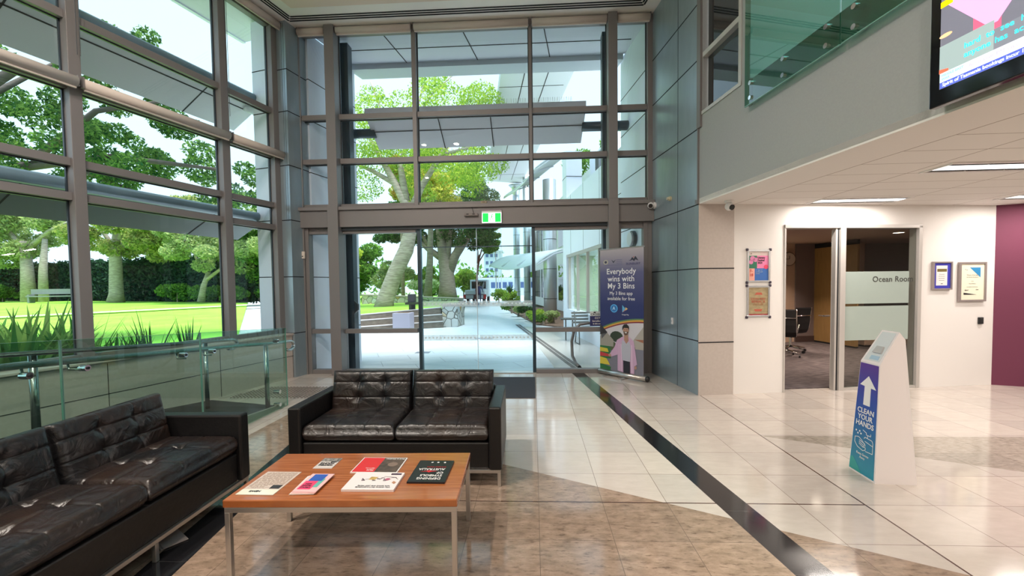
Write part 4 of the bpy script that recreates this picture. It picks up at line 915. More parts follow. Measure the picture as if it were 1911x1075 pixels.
# snap-frame posters
def snap(label, s0, s1, z0, z1, name='poster_frame'):
    t = thing(name, label, 'poster', OW.p((s0 + s1) / 2, 0.0, z0), math.atan2(OW.s.y, OW.s.x), 'snap frame posters left of the meeting room door')
    b_ = 0.026; mb = MB()
    mb.fbox(OW, s0, s1, 0.0, 0.014, z0, z0 + b_); mb.fbox(OW, s0, s1, 0.0, 0.014, z1 - b_, z1); mb.fbox(OW, s0, s0 + b_, 0.0, 0.014, z0 + b_, z1 - b_); mb.fbox(OW, s1 - b_, s1, 0.0, 0.014, z0 + b_, z1 - b_)
    mb.build('frame', mat('snap_frame', (0.62, 0.62, 0.62), 0.25, 0.6), t, bevel=0.003)
    for ss in (s0, s1):
        for zz in (z0, z1): mb = MB(); mb.fbox(OW, ss - 0.018, ss + 0.018, 0.0, 0.017, zz - 0.018, zz + 0.018); mb.build('corner', flat((0.03, 0.02, 0.04)), t, bevel=0.008)
    cd = Card(OW.p(s0 + b_, 0.004, z0 + b_), OW.s, (0, 0, 1), t); cd.z = OW.n.copy(); cd.W = s1 - s0 - 2 * b_; cd.H = z1 - z0 - 2 * b_; return cd
c = snap('pink, green and blue Literary Festival poster in the upper snap frame', 0.675, 1.00, 1.495, 1.93)
W, H = c.W, c.H
c.rect('paper', 0, W, 0, H, flat((0.66, 0.57, 0.52)), 0.0)
c.rect('green_panel', 0, W * 0.42, H * 0.42, H * 0.86, flat((0.02, 0.16, 0.09)), 0.001); c.polys('pink_petals', [circ(0.05, H * 0.76, 0.035, 14), circ(0.09, H * 0.72, 0.03, 14), circ(0.03, H * 0.64, 0.03, 14)], flat((0.68, 0.22, 0.42)), 0.002)
c.rect('pink_panel', W * 0.42, W, H * 0.42, H * 0.86, flat((0.80, 0.22, 0.42)), 0.001); c.rect('blue_panel', W * 0.3, W, 0, H * 0.42, flat((0.03, 0.13, 0.42)), 0.001); c.rect('peach_panel', 0, W * 0.3, 0, H * 0.42, flat((0.8, 0.38, 0.30)), 0.001)
c.poly('red_shape', circ(W * 0.88, H * 0.47, 0.03, 10), flat((0.75, 0.05, 0.12)), 0.0022)
for s, v in (('Literary', 0.79), ('Festival', 0.70), ('2024', 0.61)): c.text('title_line', s, ink_b, W * 0.45, H * v, 0.038, d=0.003, align='LEFT', bold=0.0008, xs=0.85)
for s, v in (('7-', 0.33), ('18', 0.19)): c.text('date_line', s, flat((0.5, 0.04, 0.02)), W * 0.04, H * v, 0.05, d=0.003, align='LEFT', bold=0.001)
for s, v in (('11 days of', 0.36), ('stories and', 0.30), ('events', 0.24)): c.text('small_line', s, flat((0.4, 0.5, 0.62)), W * 0.35, H * v, 0.022, d=0.003, align='LEFT')
c.text('logo', 'A', ink_b, W * 0.12, H * 0.93, 0.025, d=0.003)
for i in range(4): c.poly('pink_ray', [(W * (0.60 + i * 0.1), H), (W * (0.63 + i * 0.1), H), (W * (0.67 + i * 0.1), H * 0.87), (W * (0.65 + i * 0.1), H * 0.87)], flat((0.75, 0.45, 0.48)), 0.001)
c = snap('tan South West Biennial poster in the lower snap frame', 0.675, 1.00, 1.03, 1.452)
c.rect('paper', 0, W, 0, c.H, mat('kraft_paper', (0.42, 0.33, 0.18), 0.7, noise=(14, (0.30, 0.24, 0.13), (1, 1, 2.5))), 0.0)
rd = flat((0.48, 0.10, 0.06))
c.poly('red_shape', [(W * 0.3, c.H * 0.74), (W * 0.72, c.H * 0.74), (W * 0.66, c.H * 0.82), (W * 0.40, c.H * 0.82)], rd, 0.001)
c.poly('red_shape', [(W * 0.28, c.H * 0.22), (W * 0.72, c.H * 0.22), (W * 0.66, c.H * 0.14), (W * 0.34, c.H * 0.14)], rd, 0.001)
c.rect('red_footer', 0, W, 0, 0.018, flat((0.3, 0.03, 0.03)), 0.001)
for s, v in (('SOUTH WEST', 0.585), ('BIENNIAL 26', 0.49), ('CULTURE', 0.39)): c.text('title_line', s, rd if v > 0.4 else flat((0.4, 0.2, 0.1)), W * 0.5, c.H * v, 0.043, d=0.003, xs=0.8)
# certificates
def cert(name, label, s0, s1, z0, z1, b_, mf):
    t = thing(name, label, 'framed certificate', OW.p((s0 + s1) / 2, 0.0, z0), math.atan2(OW.s.y, OW.s.x), 'framed certificates right of the meeting room')
    mb = MB(); mb.fbox(OW, s0, s1, 0.0, 0.035, z0, z0 + b_); mb.fbox(OW, s0, s1, 0.0, 0.035, z1 - b_, z1); mb.fbox(OW, s0, s0 + b_, 0.0, 0.035, z0 + b_, z1 - b_); mb.fbox(OW, s1 - b_, s1, 0.0, 0.035, z0 + b_, z1 - b_)
    mb.build('frame', mf, t, bevel=0.002)
    cd = Card(OW.p(s0 + b_, 0.02, z0 + b_), OW.s, (0, 0, 1), t); cd.z = OW.n.copy(); cd.W = s1 - s0 - 2 * b_; cd.H = z1 - z0 - 2 * b_; return cd
fm_ = mat('pewter_frame', (0.34, 0.29, 0.28), 0.35, 0.4)
c = cert('framed_certificate', 'smaller framed certificate with a bright blue mount', 3.37, 3.665, 1.36, 1.75, 0.02, fm_)
c.rect('blue_mount', 0, c.W, 0, c.H, flat((0.04, 0.04, 0.42)), 0.0); c.rect('paper', 0.035, c.W - 0.05, 0.04, c.H - 0.035, ink_w, 0.001)
c.rect('gold_band', 0.05, c.W - 0.06, c.H - 0.12, c.H - 0.08, flat((0.17, 0.13, 0.04)), 0.002)
for i, w_ in enumerate((0.11, 0.13, 0.12, 0.10)): c.text('text_line', 'this is presented to'[:int(w_ * 150)], ink_g, c.W / 2 - 0.008, c.H - 0.155 - i * 0.028, 0.013, d=0.003)
c.rect('stamp', c.W / 2 - 0.02, c.W / 2 + 0.01, 0.06, 0.068, ink_b, 0.002)
c = cert('framed_certificate', 'larger framed certificate with a blue corner triangle', 3.775, 4.19, 1.19, 1.74, 0.025, fm_)
c.rect('paper', 0, c.W, 0, c.H, flat((0.82, 0.78, 0.62)), 0.0)
c.poly('blue_triangle', [(c.W * 0.38, c.H * 0.9), (c.W * 0.84, c.H * 0.9), (c.W * 0.84, c.H * 0.62)], flat((0.03, 0.24, 0.50)), 0.001)
c.poly('black_triangle', [(c.W * 0.14, c.H * 0.14), (c.W * 0.14, c.H * 0.20), (c.W * 0.70, c.H * 0.14)], ink_b, 0.001)
c.polys('logo', [[(c.W * 0.17, c.H * 0.86), (c.W * 0.22, c.H * 0.82), (c.W * 0.21, c.H * 0.86)], [(c.W * 0.24, c.H * 0.84), (c.W * 0.31, c.H * 0.84), (c.W * 0.27, c.H * 0.81)]], ink_g, 0.001)
for s, v, z in (('Winner of the State', 0.69, 0.022), ('for Service Excellence', 0.63, 0.02), ('to the', 0.52, 0.015), ('City of Bunbury', 0.45, 0.017), ('in recognition of achievement', 0.36, 0.014)): c.text('text_line', s, ink_g, c.W * 0.5, c.H * v, z, d=0.003)
c.text('signature', 'Signed', ink_b, c.W * 0.25, c.H * 0.27, 0.022, d=0.003, shear=0.4); c.text('signature', 'Chair', ink_b, c.W * 0.7, c.H * 0.28, 0.02, d=0.003, shear=0.4)
t = thing('card_reader', 'small black card reader below the larger certificate', 'card reader', OW.p(4.14, 0.0, 0.87), math.atan2(OW.s.y, OW.s.x))
mb = MB(); mb.fbox(OW, 4.105, 4.175, 0.0, 0.025, 0.87, 0.965); mb.build('housing', M['black'], t, bevel=0.006)
mb = MB(); mb.fbox(OW, 4.12, 4.16, 0.025, 0.027, 0.945, 0.95); mb.build('indicator', flat((0.1, 0.1, 0.1)), t)
t = thing('wall_dispenser', 'white box mounted on the plum wall at the right edge', 'dispenser', PW.p(0.42, 0.0, 1.3))
mb = MB(); mb.fbox(PW, 0.40, 0.56, 0.0, 0.06, 1.43, 1.56); mb.build('housing', M['white'], t, bevel=0.01)
mb = MB(); mb.fbox(PW, 0.44, 0.52, 0.06, 0.063, 1.47, 1.49); mb.build('slot', flat((0.4, 0.38, 0.36)), t)

# ================= roll-up banner =================
B1 = Vector((1.10, 7.17, 0)); B2 = Vector((1.67, 6.55, 0)); bx = (B2 - B1).normalized(); BW = (B2 - B1).length
bn = thing('roll_up_banner', 'dark blue Everybody wins with My 3 Bins pull up banner by the right side light', 'banner', (1.385, 6.86, 0), math.atan2(bx.y, bx.x))
bz = bx.cross(Vector((0, 0, 1)))
if bz.y > 0: bz = -bz
c = Card(B1 + Vector((0, 0, 0.09)), bx, (0, 0, 1), bn); c.z = bz.copy(); BH = 1.97
bg = bpy.data.materials.new('banner_print'); bg.use_nodes = True; nt = bg.node_tree
tc = nt.nodes.new('ShaderNodeTexCoord'); sp = nt.nodes.new('ShaderNodeSeparateXYZ'); rp = nt.nodes.new('ShaderNodeValToRGB'); nt.links.new(tc.outputs['Object'], sp.inputs[0]); nt.links.new(sp.outputs[2], rp.inputs[0])
nt.nodes['Principled BSDF'].inputs['Roughness'].default_value = 0.5
dv = nt.nodes.new('ShaderNodeMath'); dv.operation = 'DIVIDE'; dv.inputs[1].default_value = 2.1; nt.links.new(sp.outputs[2], dv.inputs[0]); nt.links.new(dv.outputs[0], rp.inputs[0])
rp.color_ramp.elements[0].position = 0.55; rp.color_ramp.elements[0].color = (0.022, 0.03, 0.13, 1); rp.color_ramp.elements[1].position = 0.97; rp.color_ramp.elements[1].color = (0.42, 0.38, 0.42, 1)
e_ = rp.color_ramp.elements.new(0.8); e_.color = (0.10, 0.10, 0.22, 1)
nt.links.new(rp.outputs[0], nt.nodes['Principled BSDF'].inputs['Base Color'])
def U(u, v): return (u * BW, (1 - v) * BH)          # u across, v down from the top
c.poly('printed_sheet', [U(0.01, 0), U(0.99, 0), U(0.99, 1), U(0.01, 1)], bg, 0.0, 0.003)
def bp(n, pts, col, d, rough=0.5): return c.poly(n, [U(*p) for p in pts], flat(col, rough), 0.0035 + d * 0.0012)
def bt(s, u, v, size, col=(0.85, 0.85, 0.88), **kw): c.text('lettering', s, flat(col), u * BW, (1 - v) * BH, size, d=0.008, **kw)
for s, v in (('Everybody', 0.185), ('wins with', 0.245), ('My 3 Bins', 0.303)): bt(s, 0.50, v, 0.126, bold=0.0012, spacing=1.04)
for s, v in (('My 3 Bins app', 0.362), ('available for free', 0.405)): bt(s, 0.50, v, 0.078)
bt('BUNBURY', 0.77, 0.128, 0.055, (0.08, 0.08, 0.2), spacing=1.05); bt('City of', 0.72, 0.10, 0.022, (0.08, 0.08, 0.2))
bp('city_emblem', [(0.70, 0.105), (0.75, 0.075), (0.78, 0.09), (0.82, 0.068), (0.88, 0.105), (0.82, 0.095), (0.79, 0.108), (0.75, 0.095)], (0.03, 0.03, 0.05), 1)
bp('city_emblem_spark', [(0.765, 0.075), (0.79, 0.07), (0.785, 0.082)], (0.5, 0.15, 0.05), 2)
bp('round_emblem', circ(0.15, 0.105, 0.06, 14, 0.02), (0.45, 0.42, 0.36), 1); bp('round_emblem_core', circ(0.15, 0.105, 0.03, 10, 0.011), (0.05, 0.05, 0.1), 2)
bp('bird_emblem', [(0.28, 0.085), (0.33, 0.115), (0.36, 0.1), (0.39, 0.085), (0.36, 0.095), (0.33, 0.102)], (0.02, 0.03, 0.06), 1)
for i in range(4): bp('small_print', [(0.40 if i < 3 else 0.12, 0.088 + i * 0.014), (0.53, 0.088 + i * 0.014), (0.53, 0.091 + i * 0.014), (0.40 if i < 3 else 0.12, 0.091 + i * 0.014)], (0.12, 0.12, 0.25), 1)
bp('app_badge', circ(0.34, 0.485, 0.085, 20, 0.034), (0.10, 0.42, 0.80), 1); bp('app_badge_inner', circ(0.34, 0.485, 0.065, 20, 0.026), (0.03, 0.16, 0.45), 2); bt('A', 0.34, 0.485, 0.075, (0.6, 0.85, 1.0), bold=0.001)
bp('play_badge', [(0.53, 0.455), (0.53, 0.515), (0.60, 0.485)], (0.12, 0.42, 0.70), 1); bp('play_badge_tip', [(0.60, 0.472), (0.60, 0.498), (0.655, 0.485)], (0.75, 0.50, 0.2), 1); bp('play_badge_green', [(0.53, 0.515), (0.60, 0.498), (0.60, 0.485)], (0.55, 0.25, 0.25), 2)
bt('Google Play', 0.60, 0.532, 0.027)
# rainbow arc and photograph
def arc(n, dv, col, d):
    up = [(u / 20 * 0.98 + 0.01, 0.565 + dv + 0.095 * (1 - u / 20) ** 2.0) for u in range(21)]
    bp(n, up + [(0.99, 1.0), (0.01, 1.0)], col, d)
arc('green_arc', -0.008, (0.10, 0.22, 0.10), 1); arc('yellow_arc', 0.003, (0.62, 0.34, 0.06), 2); arc('red_arc', 0.016, (0.22, 0.02, 0.04), 3); arc('photo_sky', 0.026, (0.60, 0.58, 0.62), 4)
bp('photo_road', [(0.01, 0.80), (0.99, 0.78), (0.99, 1.0), (0.01, 1.0)], (0.20, 0.20, 0.25), 5)
bp('photo_hedge', [(0.01, 0.77), (0.35, 0.76), (0.45, 0.80), (0.45, 0.83), (0.01, 0.83)], (0.10, 0.12, 0.06), 6)
bp('photo_tree', circ(0.40, 0.715, 0.15, 14, 0.045), (0.035, 0.05, 0.03), 6)
bp('photo_house', [(0.01, 0.72), (0.17, 0.685), (0.33, 0.745), (0.33, 0.80), (0.01, 0.80)], (0.33, 0.31, 0.27), 7); bp('photo_roof', [(0.01, 0.71), (0.10, 0.685), (0.19, 0.685), (0.05, 0.745), (0.01, 0.62)], (0.10, 0.10, 0.11), 8)
bp('photo_house', [(0.78, 0.73), (0.99, 0.62), (0.99, 0.80), (0.82, 0.80)], (0.40, 0.37, 0.33), 7); bp('photo_roof', [(0.80, 0.725), (0.99, 0.72), (0.99, 0.745)], (0.35, 0.15, 0.09), 8)
bp('green_bin', [(0.01, 0.80), (0.26, 0.80), (0.27, 0.90), (0.01, 0.91)], (0.03, 0.16, 0.05), 9); bp('yellow_lid', [(0.01, 0.815), (0.19, 0.82), (0.22, 0.85), (0.01, 0.85)], (0.62, 0.50, 0.05), 10)
bp('red_lid', [(0.01, 0.855), (0.22, 0.865), (0.24, 0.885), (0.01, 0.89)], (0.55, 0.05, 0.05), 10); bp('green_bin', [(0.01, 0.95), (0.27, 0.97), (0.26, 1.0), (0.01, 0.995)], (0.03, 0.16, 0.05), 9)
bp('yellow_lid', [(0.01, 0.895), (0.17, 0.905), (0.25, 0.955), (0.01, 0.955)], (0.68, 0.56, 0.06), 10)
bp('printed_trousers', [(0.55, 0.90), (0.71, 0.90), (0.72, 0.998), (0.56, 0.998)], (0.02, 0.02, 0.03), 11)
bp('printed_robe', [(0.52, 0.715), (0.60, 0.70), (0.70, 0.71), (0.79, 0.74), (0.86, 0.92), (0.80, 0.935), (0.80, 0.998), (0.70, 0.998), (0.68, 0.80), (0.56, 0.79), (0.56, 0.998), (0.43, 0.99), (0.43, 0.86), (0.28, 0.885), (0.24, 0.865), (0.36, 0.80), (0.42, 0.74)], (0.58, 0.38, 0.55), 11)
bp('printed_shirt', [(0.54, 0.735), (0.62, 0.76), (0.70, 0.745), (0.73, 0.80), (0.71, 0.905), (0.54, 0.90), (0.52, 0.80)], (0.46, 0.47, 0.55), 12)
for a, b_ in ((0.50, 0.52), (0.735, 0.755), (0.46, 0.47)): bp('robe_stripe', [(a, 0.77), (b_, 0.77), (b_ + 0.01, 0.99), (a + 0.01, 0.99)], (0.70, 0.52, 0.68), 13)
bp('printed_neck', [(0.58, 0.68), (0.66, 0.68), (0.68, 0.735), (0.63, 0.765), (0.58, 0.735)], (0.42, 0.24, 0.17), 13)
bp('printed_face', circ(0.62, 0.655, 0.062, 18, 0.036), (0.47, 0.27, 0.19), 14); bp('printed_beard', [(0.565, 0.665), (0.675, 0.665), (0.66, 0.69), (0.62, 0.697), (0.58, 0.69)], (0.12, 0.07, 0.05), 15)
bp('printed_smile', [(0.595, 0.670), (0.65, 0.670), (0.635, 0.679), (0.61, 0.679)], (0.85, 0.82, 0.8), 16)
bp('printed_hair', [(0.545, 0.66), (0.545, 0.63), (0.58, 0.61), (0.64, 0.605), (0.69, 0.625), (0.69, 0.655), (0.67, 0.637), (0.58, 0.637)], (0.02, 0.015, 0.012), 16)
for uu in (0.60, 0.645): bp('printed_eye', circ(uu, 0.651, 0.009, 8, 0.003), (0.02, 0.02, 0.02), 16)
bp('printed_hand', circ(0.25, 0.873, 0.035, 10, 0.012), (0.45, 0.26, 0.2), 13); bp('printed_hand', circ(0.83, 0.945, 0.025, 10, 0.014), (0.45, 0.26, 0.2), 13)
mb = MB(); a = B1 - bx * 0.02; b_ = B2 + bx * 0.03
mb.tube([a + Vector((0, 0, 0.05)), b_ + Vector((0, 0, 0.05))], 0.042, 14); mb.build('base_cassette', M['steel'], bn, smooth=True)
for u in (0.2, 0.62):
    q_ = B1 + bx * BW * u; mb = MB(); mb.prism([q_ - bx * 0.02 - bz * 0.16, q_ + bx * 0.02 - bz * 0.16, q_ + bx * 0.02 + bz * 0.16, q_ - bx * 0.02 + bz * 0.16], (0, 0, 0.008)); mb.build('foot', M['steel'], bn)
mb = MB(); q_ = b_ + Vector((0, 0, 0.05)); mb.ell(q_ + bx * 0.02, (0.04, 0.04, 0.045), 12, 8); mb.build('end_cap', M['black'], bn, smooth=True)
mb = MB(); mb.cyl(B1 + Vector((0, 0, 2.062)), B2 + Vector((0, 0, 2.062)), 0.011, 10); mb.build('top_bar', M['steel'], bn)
mb = MB(); mb.cyl((B1 + B2) / 2 - bz * 0.03 + Vector((0, 0, 0.05)), (B1 + B2) / 2 - bz * 0.02 + Vector((0, 0, 2.05)), 0.008, 8); mb.build('support_pole', M['steel'], bn)

# ================= sanitiser stand =================
st = thing('hand_sanitiser_stand', 'white tapered hand sanitiser stand with a purple to blue front panel', 'sanitiser stand', (2.64, 3.36, 0))
near_ = [(2.50, 3.23, 0), (2.78, 3.21, 0), (2.735, 3.28, 1.06), (2.70, 3.29, 1.115), (2.555, 3.275, 0.875)]
far_ = [(2.515, 3.515, 0), (2.79, 3.50, 0), (2.745, 3.455, 1.06), (2.705, 3.455, 1.115), (2.565, 3.475, 0.875)]
mb = MB(); mb.add(near_ + far_, [(4, 3, 2, 1, 0)[::-1], (5, 6, 7, 8, 9)[::-1], (0, 5, 9, 4)[::-1], (4, 9, 8, 3)[::-1], (3, 8, 7, 2)[::-1], (2, 7, 6, 1)[::-1], (1, 6, 5, 0)[::-1]])
bm_ = mb.build('body', mat('stand_white', (0.80, 0.745, 0.735), 0.5), st)
b2_ = bmesh.new(); b2_.from_mesh(bm_.data); bmesh.ops.recalc_face_normals(b2_, faces=b2_.faces); b2_.to_mesh(bm_.data); b2_.free()
A0, A1, A2, A3 = Vector(far_[0]), Vector(near_[0]), Vector(near_[4]), Vector(far_[4])
fn_ = (A1 - A0).cross(A3 - A0).normalized()
if fn_.x > 0: fn_ = -fn_
def S_(u, v, d=0.002):   # u 0..1 left to right as seen, v 0..1 up
    l = A0.lerp(A3, v); r = A1.lerp(A2, v); return l.lerp(r, u) + fn_ * d
pm = bpy.data.materials.new('panel_print'); pm.use_nodes = True; nt = pm.node_tree
tc = nt.nodes.new('ShaderNodeTexCoord'); sp = nt.nodes.new('ShaderNodeSeparateXYZ'); rp = nt.nodes.new('ShaderNodeValToRGB'); nt.links.new(tc.outputs['Object'], sp.inputs[0]); nt.links.new(sp.outputs[2], rp.inputs[0])
nt.nodes['Principled BSDF'].inputs['Roughness'].default_value = 0.35
rp.color_ramp.elements[0].position = 0.05; rp.color_ramp.elements[0].color = (0.015, 0.25, 0.36, 1); rp.color_ramp.elements[1].position = 0.85; rp.color_ramp.elements[1].color = (0.085, 0.02, 0.24, 1)
for p_, c_ in ((0.25, (0.01, 0.17, 0.33, 1)), (0.45, (0.015, 0.09, 0.36, 1)), (0.62, (0.03, 0.05, 0.33, 1))): e_ = rp.color_ramp.elements.new(p_); e_.color = c_
nt.links.new(rp.outputs[0], nt.nodes['Principled BSDF'].inputs['Base Color'])
def sp_(n, pts, m, d, t=0.0006):
    mb = MB(); mb.prism([S_(u, v, d) for u, v in pts], fn_ * t); return mb.build(n, m, st)
sp_('printed_panel', [(0.03, 0.015), (0.95, 0.015), (0.95, 0.985), (0.03, 0.985)], pm, 0.001, 0.002)
sp_('green_swirl', [(0.03, 0.015), (0.5, 0.015), (0.35, 0.07), (0.15, 0.13), (0.03, 0.12)], flat((0.03, 0.32, 0.30)), 0.0035)
sp_('white_arrow', [(0.36, 0.62), (0.66, 0.62), (0.66, 0.78), (0.90, 0.775), (0.52, 0.88), (0.13, 0.79), (0.36, 0.785)], ink_w, 0.004)
ux_ = (S_(0.9, 0.4) - S_(0.1, 0.4)).normalized(); uy_ = (S_(0.5, 0.9) - S_(0.5, 0.1)).normalized(); uz_ = ux_.cross(uy_).normalized()
if uz_.dot(fn_) < 0: print('normal flipped')
uy_ = uz_.cross(ux_)
def stx(s, v, size, **k_):
    Mx = Matrix((ux_, uy_, uz_)).transposed().to_4x4(); Mx.translation = S_(0.5, v, 0.005); text('lettering', s, ink_w, st, Mx, size, **k_)
for s, v in (('CLEAN', 0.565), ('YOUR', 0.508), ('HANDS', 0.45)): stx(s, v, 0.056, bold=0.0008)
for s, v in (('Keep Germs', 0.185), ('Away', 0.155)): stx(s, v, 0.025)
lines = [[(0.60, 0.39), (0.60, 0.37), (0.78, 0.37), (0.78, 0.39)], [(0.66, 0.37), (0.66, 0.345)], [(0.60, 0.385), (0.45, 0.40)], [(0.52, 0.33), (0.56, 0.345), (0.84, 0.34), (0.88, 0.32), (0.88, 0.23), (0.60, 0.225)], [(0.56, 0.31), (0.88, 0.295)], [(0.15, 0.315), (0.15, 0.27), (0.28, 0.235), (0.50, 0.22), (0.60, 0.235), (0.60, 0.255), (0.45, 0.255)], [(0.15, 0.315), (0.30, 0.325), (0.45, 0.305), (0.60, 0.27)], [(0.33, 0.30), (0.58, 0.285)], [(0.33, 0.285), (0.56, 0.265)], [(0.33, 0.27), (0.52, 0.25)]]
mb = MB()
for ln in lines:
    for (u0, v0), (u1, v1) in zip(ln[:-1], ln[1:]):
        a, b_ = S_(u0, v0, 0.0045), S_(u1, v1, 0.0045); d_ = (b_ - a).normalized(); n_ = d_.cross(fn_) * 0.0022
        mb.prism([a - n_, b_ - n_, b_ + n_, a + n_], fn_ * 0.0006)
for u, v in ((0.25, 0.355), (0.17, 0.375), (0.32, 0.378), (0.38, 0.36)):
    mb.prism([S_(u + 0.03 * math.cos(a), v + 0.008 * math.sin(a), 0.0045) for a in [i * PI / 5 for i in range(10)]], fn_ * 0.0006)
mb.build('hand_icon', ink_w, st)
# recess in the sloping head and the clear tray with label
H0, H1, H2, H3 = Vector(near_[4]), Vector(near_[3]), Vector(far_[3]), Vector(far_[4])
hn = (H1 - H0).cross(H3 - H0).normalized()
if hn.z < 0: hn = -hn
def Hd(u, v, d=0.001): return H3.lerp(H2, v).lerp(H0.lerp(H1, v), u) + hn * d
mb = MB(); mb.prism([Hd(0.1, 0.06), Hd(0.9, 0.06), Hd(0.9, 0.95), Hd(0.1, 0.95)], hn * 0.001); mb.build('sensor_plate', flat((0.62, 0.66, 0.67)), st)
mb = MB(); mb.prism([Hd(0.35, 0.1, 0.0022), Hd(0.8, 0.1, 0.0022), Hd(0.8, 0.22, 0.0022), Hd(0.35, 0.22, 0.0022)], hn * 0.001); mb.build('label', flat((0.35, 0.50, 0.62)), st)
mb = MB(); mb.prism([Hd(0.35, 0.3, 0.0022), Hd(0.8, 0.3, 0.0022), Hd(0.75, 0.5, 0.0022), Hd(0.4, 0.5, 0.0022)], hn * 0.012); mb.build('drip_tray', flat((0.45, 0.44, 0.44), 0.2), st)

# ================= meeting room furniture =================
def office_chair(label, x, y, rz):
    t = thing('office_chair', label, 'office chair', (x, y, 0.012), rz, 'black mesh chairs in the meeting room')
    for i in range(5):
        a = i * 2 * PI / 5 + 0.3; mb = MB(); mb.tube([(0, 0, 0.12), (0.16 * math.cos(a), 0.16 * math.sin(a), 0.10), (0.30 * math.cos(a), 0.30 * math.sin(a), 0.075)], [0.024, 0.02, 0.014], 8); mb.build('base_arm', M['chrome'], t, local=True, smooth=True)
        mb = MB(); mb.cyl((0.30 * math.cos(a) - 0.015, 0.30 * math.sin(a), 0.028), (0.30 * math.cos(a) + 0.015, 0.30 * math.sin(a), 0.028), 0.028, 12); mb.build('castor', M['black'], t, local=True)
    mb = MB(); mb.cyl((0, 0, 0.12), (0, 0, 0.40), 0.025, 12); mb.build('gas_lift', M['chrome'], t, local=True)
    mb = MB(); prof = [(-0.22, 0.43), (-0.1, 0.41), (0.08, 0.41), (0.18, 0.44), (0.225, 0.52), (0.25, 0.66), (0.265, 0.80), (0.28, 0.95)]
    vs = []; th = 0.022
    for y_, z_ in prof: vs += [(-0.22, y_, z_), (0.22, y_, z_)]
    for y_, z_ in prof: vs += [(-0.22, y_ + 0.004, z_ - th), (0.22, y_ + 0.004, z_ - th)]
    n_ = len(prof); fs = []
    for i in range(n_ - 1): fs += [(2 * i, 2 * i + 1, 2 * i + 3, 2 * i + 2), (2 * n_ + 2 * i, 2 * n_ + 2 * i + 2, 2 * n_ + 2 * i + 3, 2 * n_ + 2 * i + 1), (2 * i, 2 * i + 2, 2 * n_ + 2 * i + 2, 2 * n_ + 2 * i), (2 * i + 1, 2 * n_ + 2 * i + 1, 2 * n_ + 2 * i + 3, 2 * i + 3)]
    fs += [(0, 2 * n_, 2 * n_ + 1, 1), (2 * n_ - 2, 2 * n_ - 1, 4 * n_ - 1, 4 * n_ - 2)]
    mb.add(vs, fs); mb.build('seat_shell', mat('mesh_black', (0.012, 0.011, 0.012), 0.6), t, local=True)
    for sx in (-1, 1):
        mb = MB(); mb.tube([(sx * 0.225, y_, z_) for y_, z_ in prof], 0.010, 8); mb.build('side_rail', M['chrome'], t, local=True, smooth=True)
        mb = MB(); mb.tube([(sx * 0.24, 0.22, 0.56), (sx * 0.27, 0.14, 0.64), (sx * 0.27, -0.08, 0.64), (sx * 0.24, -0.12, 0.44)], 0.011, 8); mb.build('armrest', M['chrome'], t, local=True, smooth=True)
    mb = MB(); mb.tube([(-0.22, 0.27, 0.78), (0.22, 0.27, 0.78)], 0.012, 8); mb.build('back_bar', M['chrome'], t, local=True, smooth=True)
office_chair('nearer black mesh office chair just inside the meeting room doorway', 4.98, 8.8, math.radians(150))
office_chair('farther black mesh office chair seen behind the nearer one in the doorway', 5.45, 9.35, math.radians(200))
t = thing('wall_clock', 'round wall clock on the back wall of the meeting room', 'clock', OW.p(4.72, -RD, 1.85))
mb = MB(); mb.cyl(OW.p(4.72, -RD, 2.05), OW.p(4.72, -RD + 0.04, 2.05), 0.17, 28); mb.build('rim', flat((0.2, 0.15, 0.12)), t)
mb = MB(); mb.cyl(OW.p(4.72, -RD + 0.04, 2.05), OW.p(4.72, -RD + 0.045, 2.05), 0.15, 28); mb.build('dial', flat((0.62, 0.52, 0.45)), t)
mb = MB(); mb.fbox(OW, 4.715, 4.727, -RD + 0.045, -RD + 0.05, 2.05, 2.13); mb.fbox(OW, 4.62, 4.72, -RD + 0.045, -RD + 0.05, 2.045, 2.055); mb.build('hand', ink_b, t)
t = thing('folding_partition', 'tall mustard timber panel standing open inside the meeting room', 'partition', (6.93, 10.6, 0.012))
mb = MB(); a = Vector((6.89, 10.91, 0.05)); b_ = Vector((7.05, 9.7, 0.05)); n_ = Vector((0.05, 0.007, 0)); mb.prism([a, b_, b_ + n_, a + n_], (0, 0, 2.25)); mb.build('panel', M['timber'], t)
mb = MB(); mb.prism([a - Vector((0, 0, 0.035)), b_ - Vector((0, 0, 0.035)), b_ + n_ - Vector((0, 0, 0.035)), a + n_ - Vector((0, 0, 0.035))], (0, 0, 0.035)); mb.build('bottom_seal', M['joint'], t)
mb = MB(); mb.prism([a + Vector((0, 0, 2.25)), b_ + Vector((0, 0, 2.25)), b_ + n_ + Vector((0, 0, 2.25)), a + n_ + Vector((0, 0, 2.25))], (0, 0, 0.10)); mb.build('top_track', M['joint'], t)
t = thing('storage_cabinet', 'low pale cabinet at the back of the meeting room behind the frosted glass', 'cabinet', OW.p(6.3, -3.6, 0.012))
mb = MB(); mb.fbox(OW, 5.75, 6.85, -3.9, -3.4, 0.05, 0.72); mb.build('body', M['roomwall'], t, bevel=0.004)
mb = MB(); mb.fbox(OW, 5.77, 6.29, -3.4, -3.38, 0.07, 0.70); mb.build('door', M['roomwall'], t); mb = MB(); mb.fbox(OW, 6.31, 6.83, -3.4, -3.38, 0.07, 0.70); mb.build('door', M['roomwall'], t)
mb = MB(); mb.fbox(OW, 5.8, 6.8, -3.85, -3.45, 0.012, 0.05); mb.build('plinth', M['joint'], t)
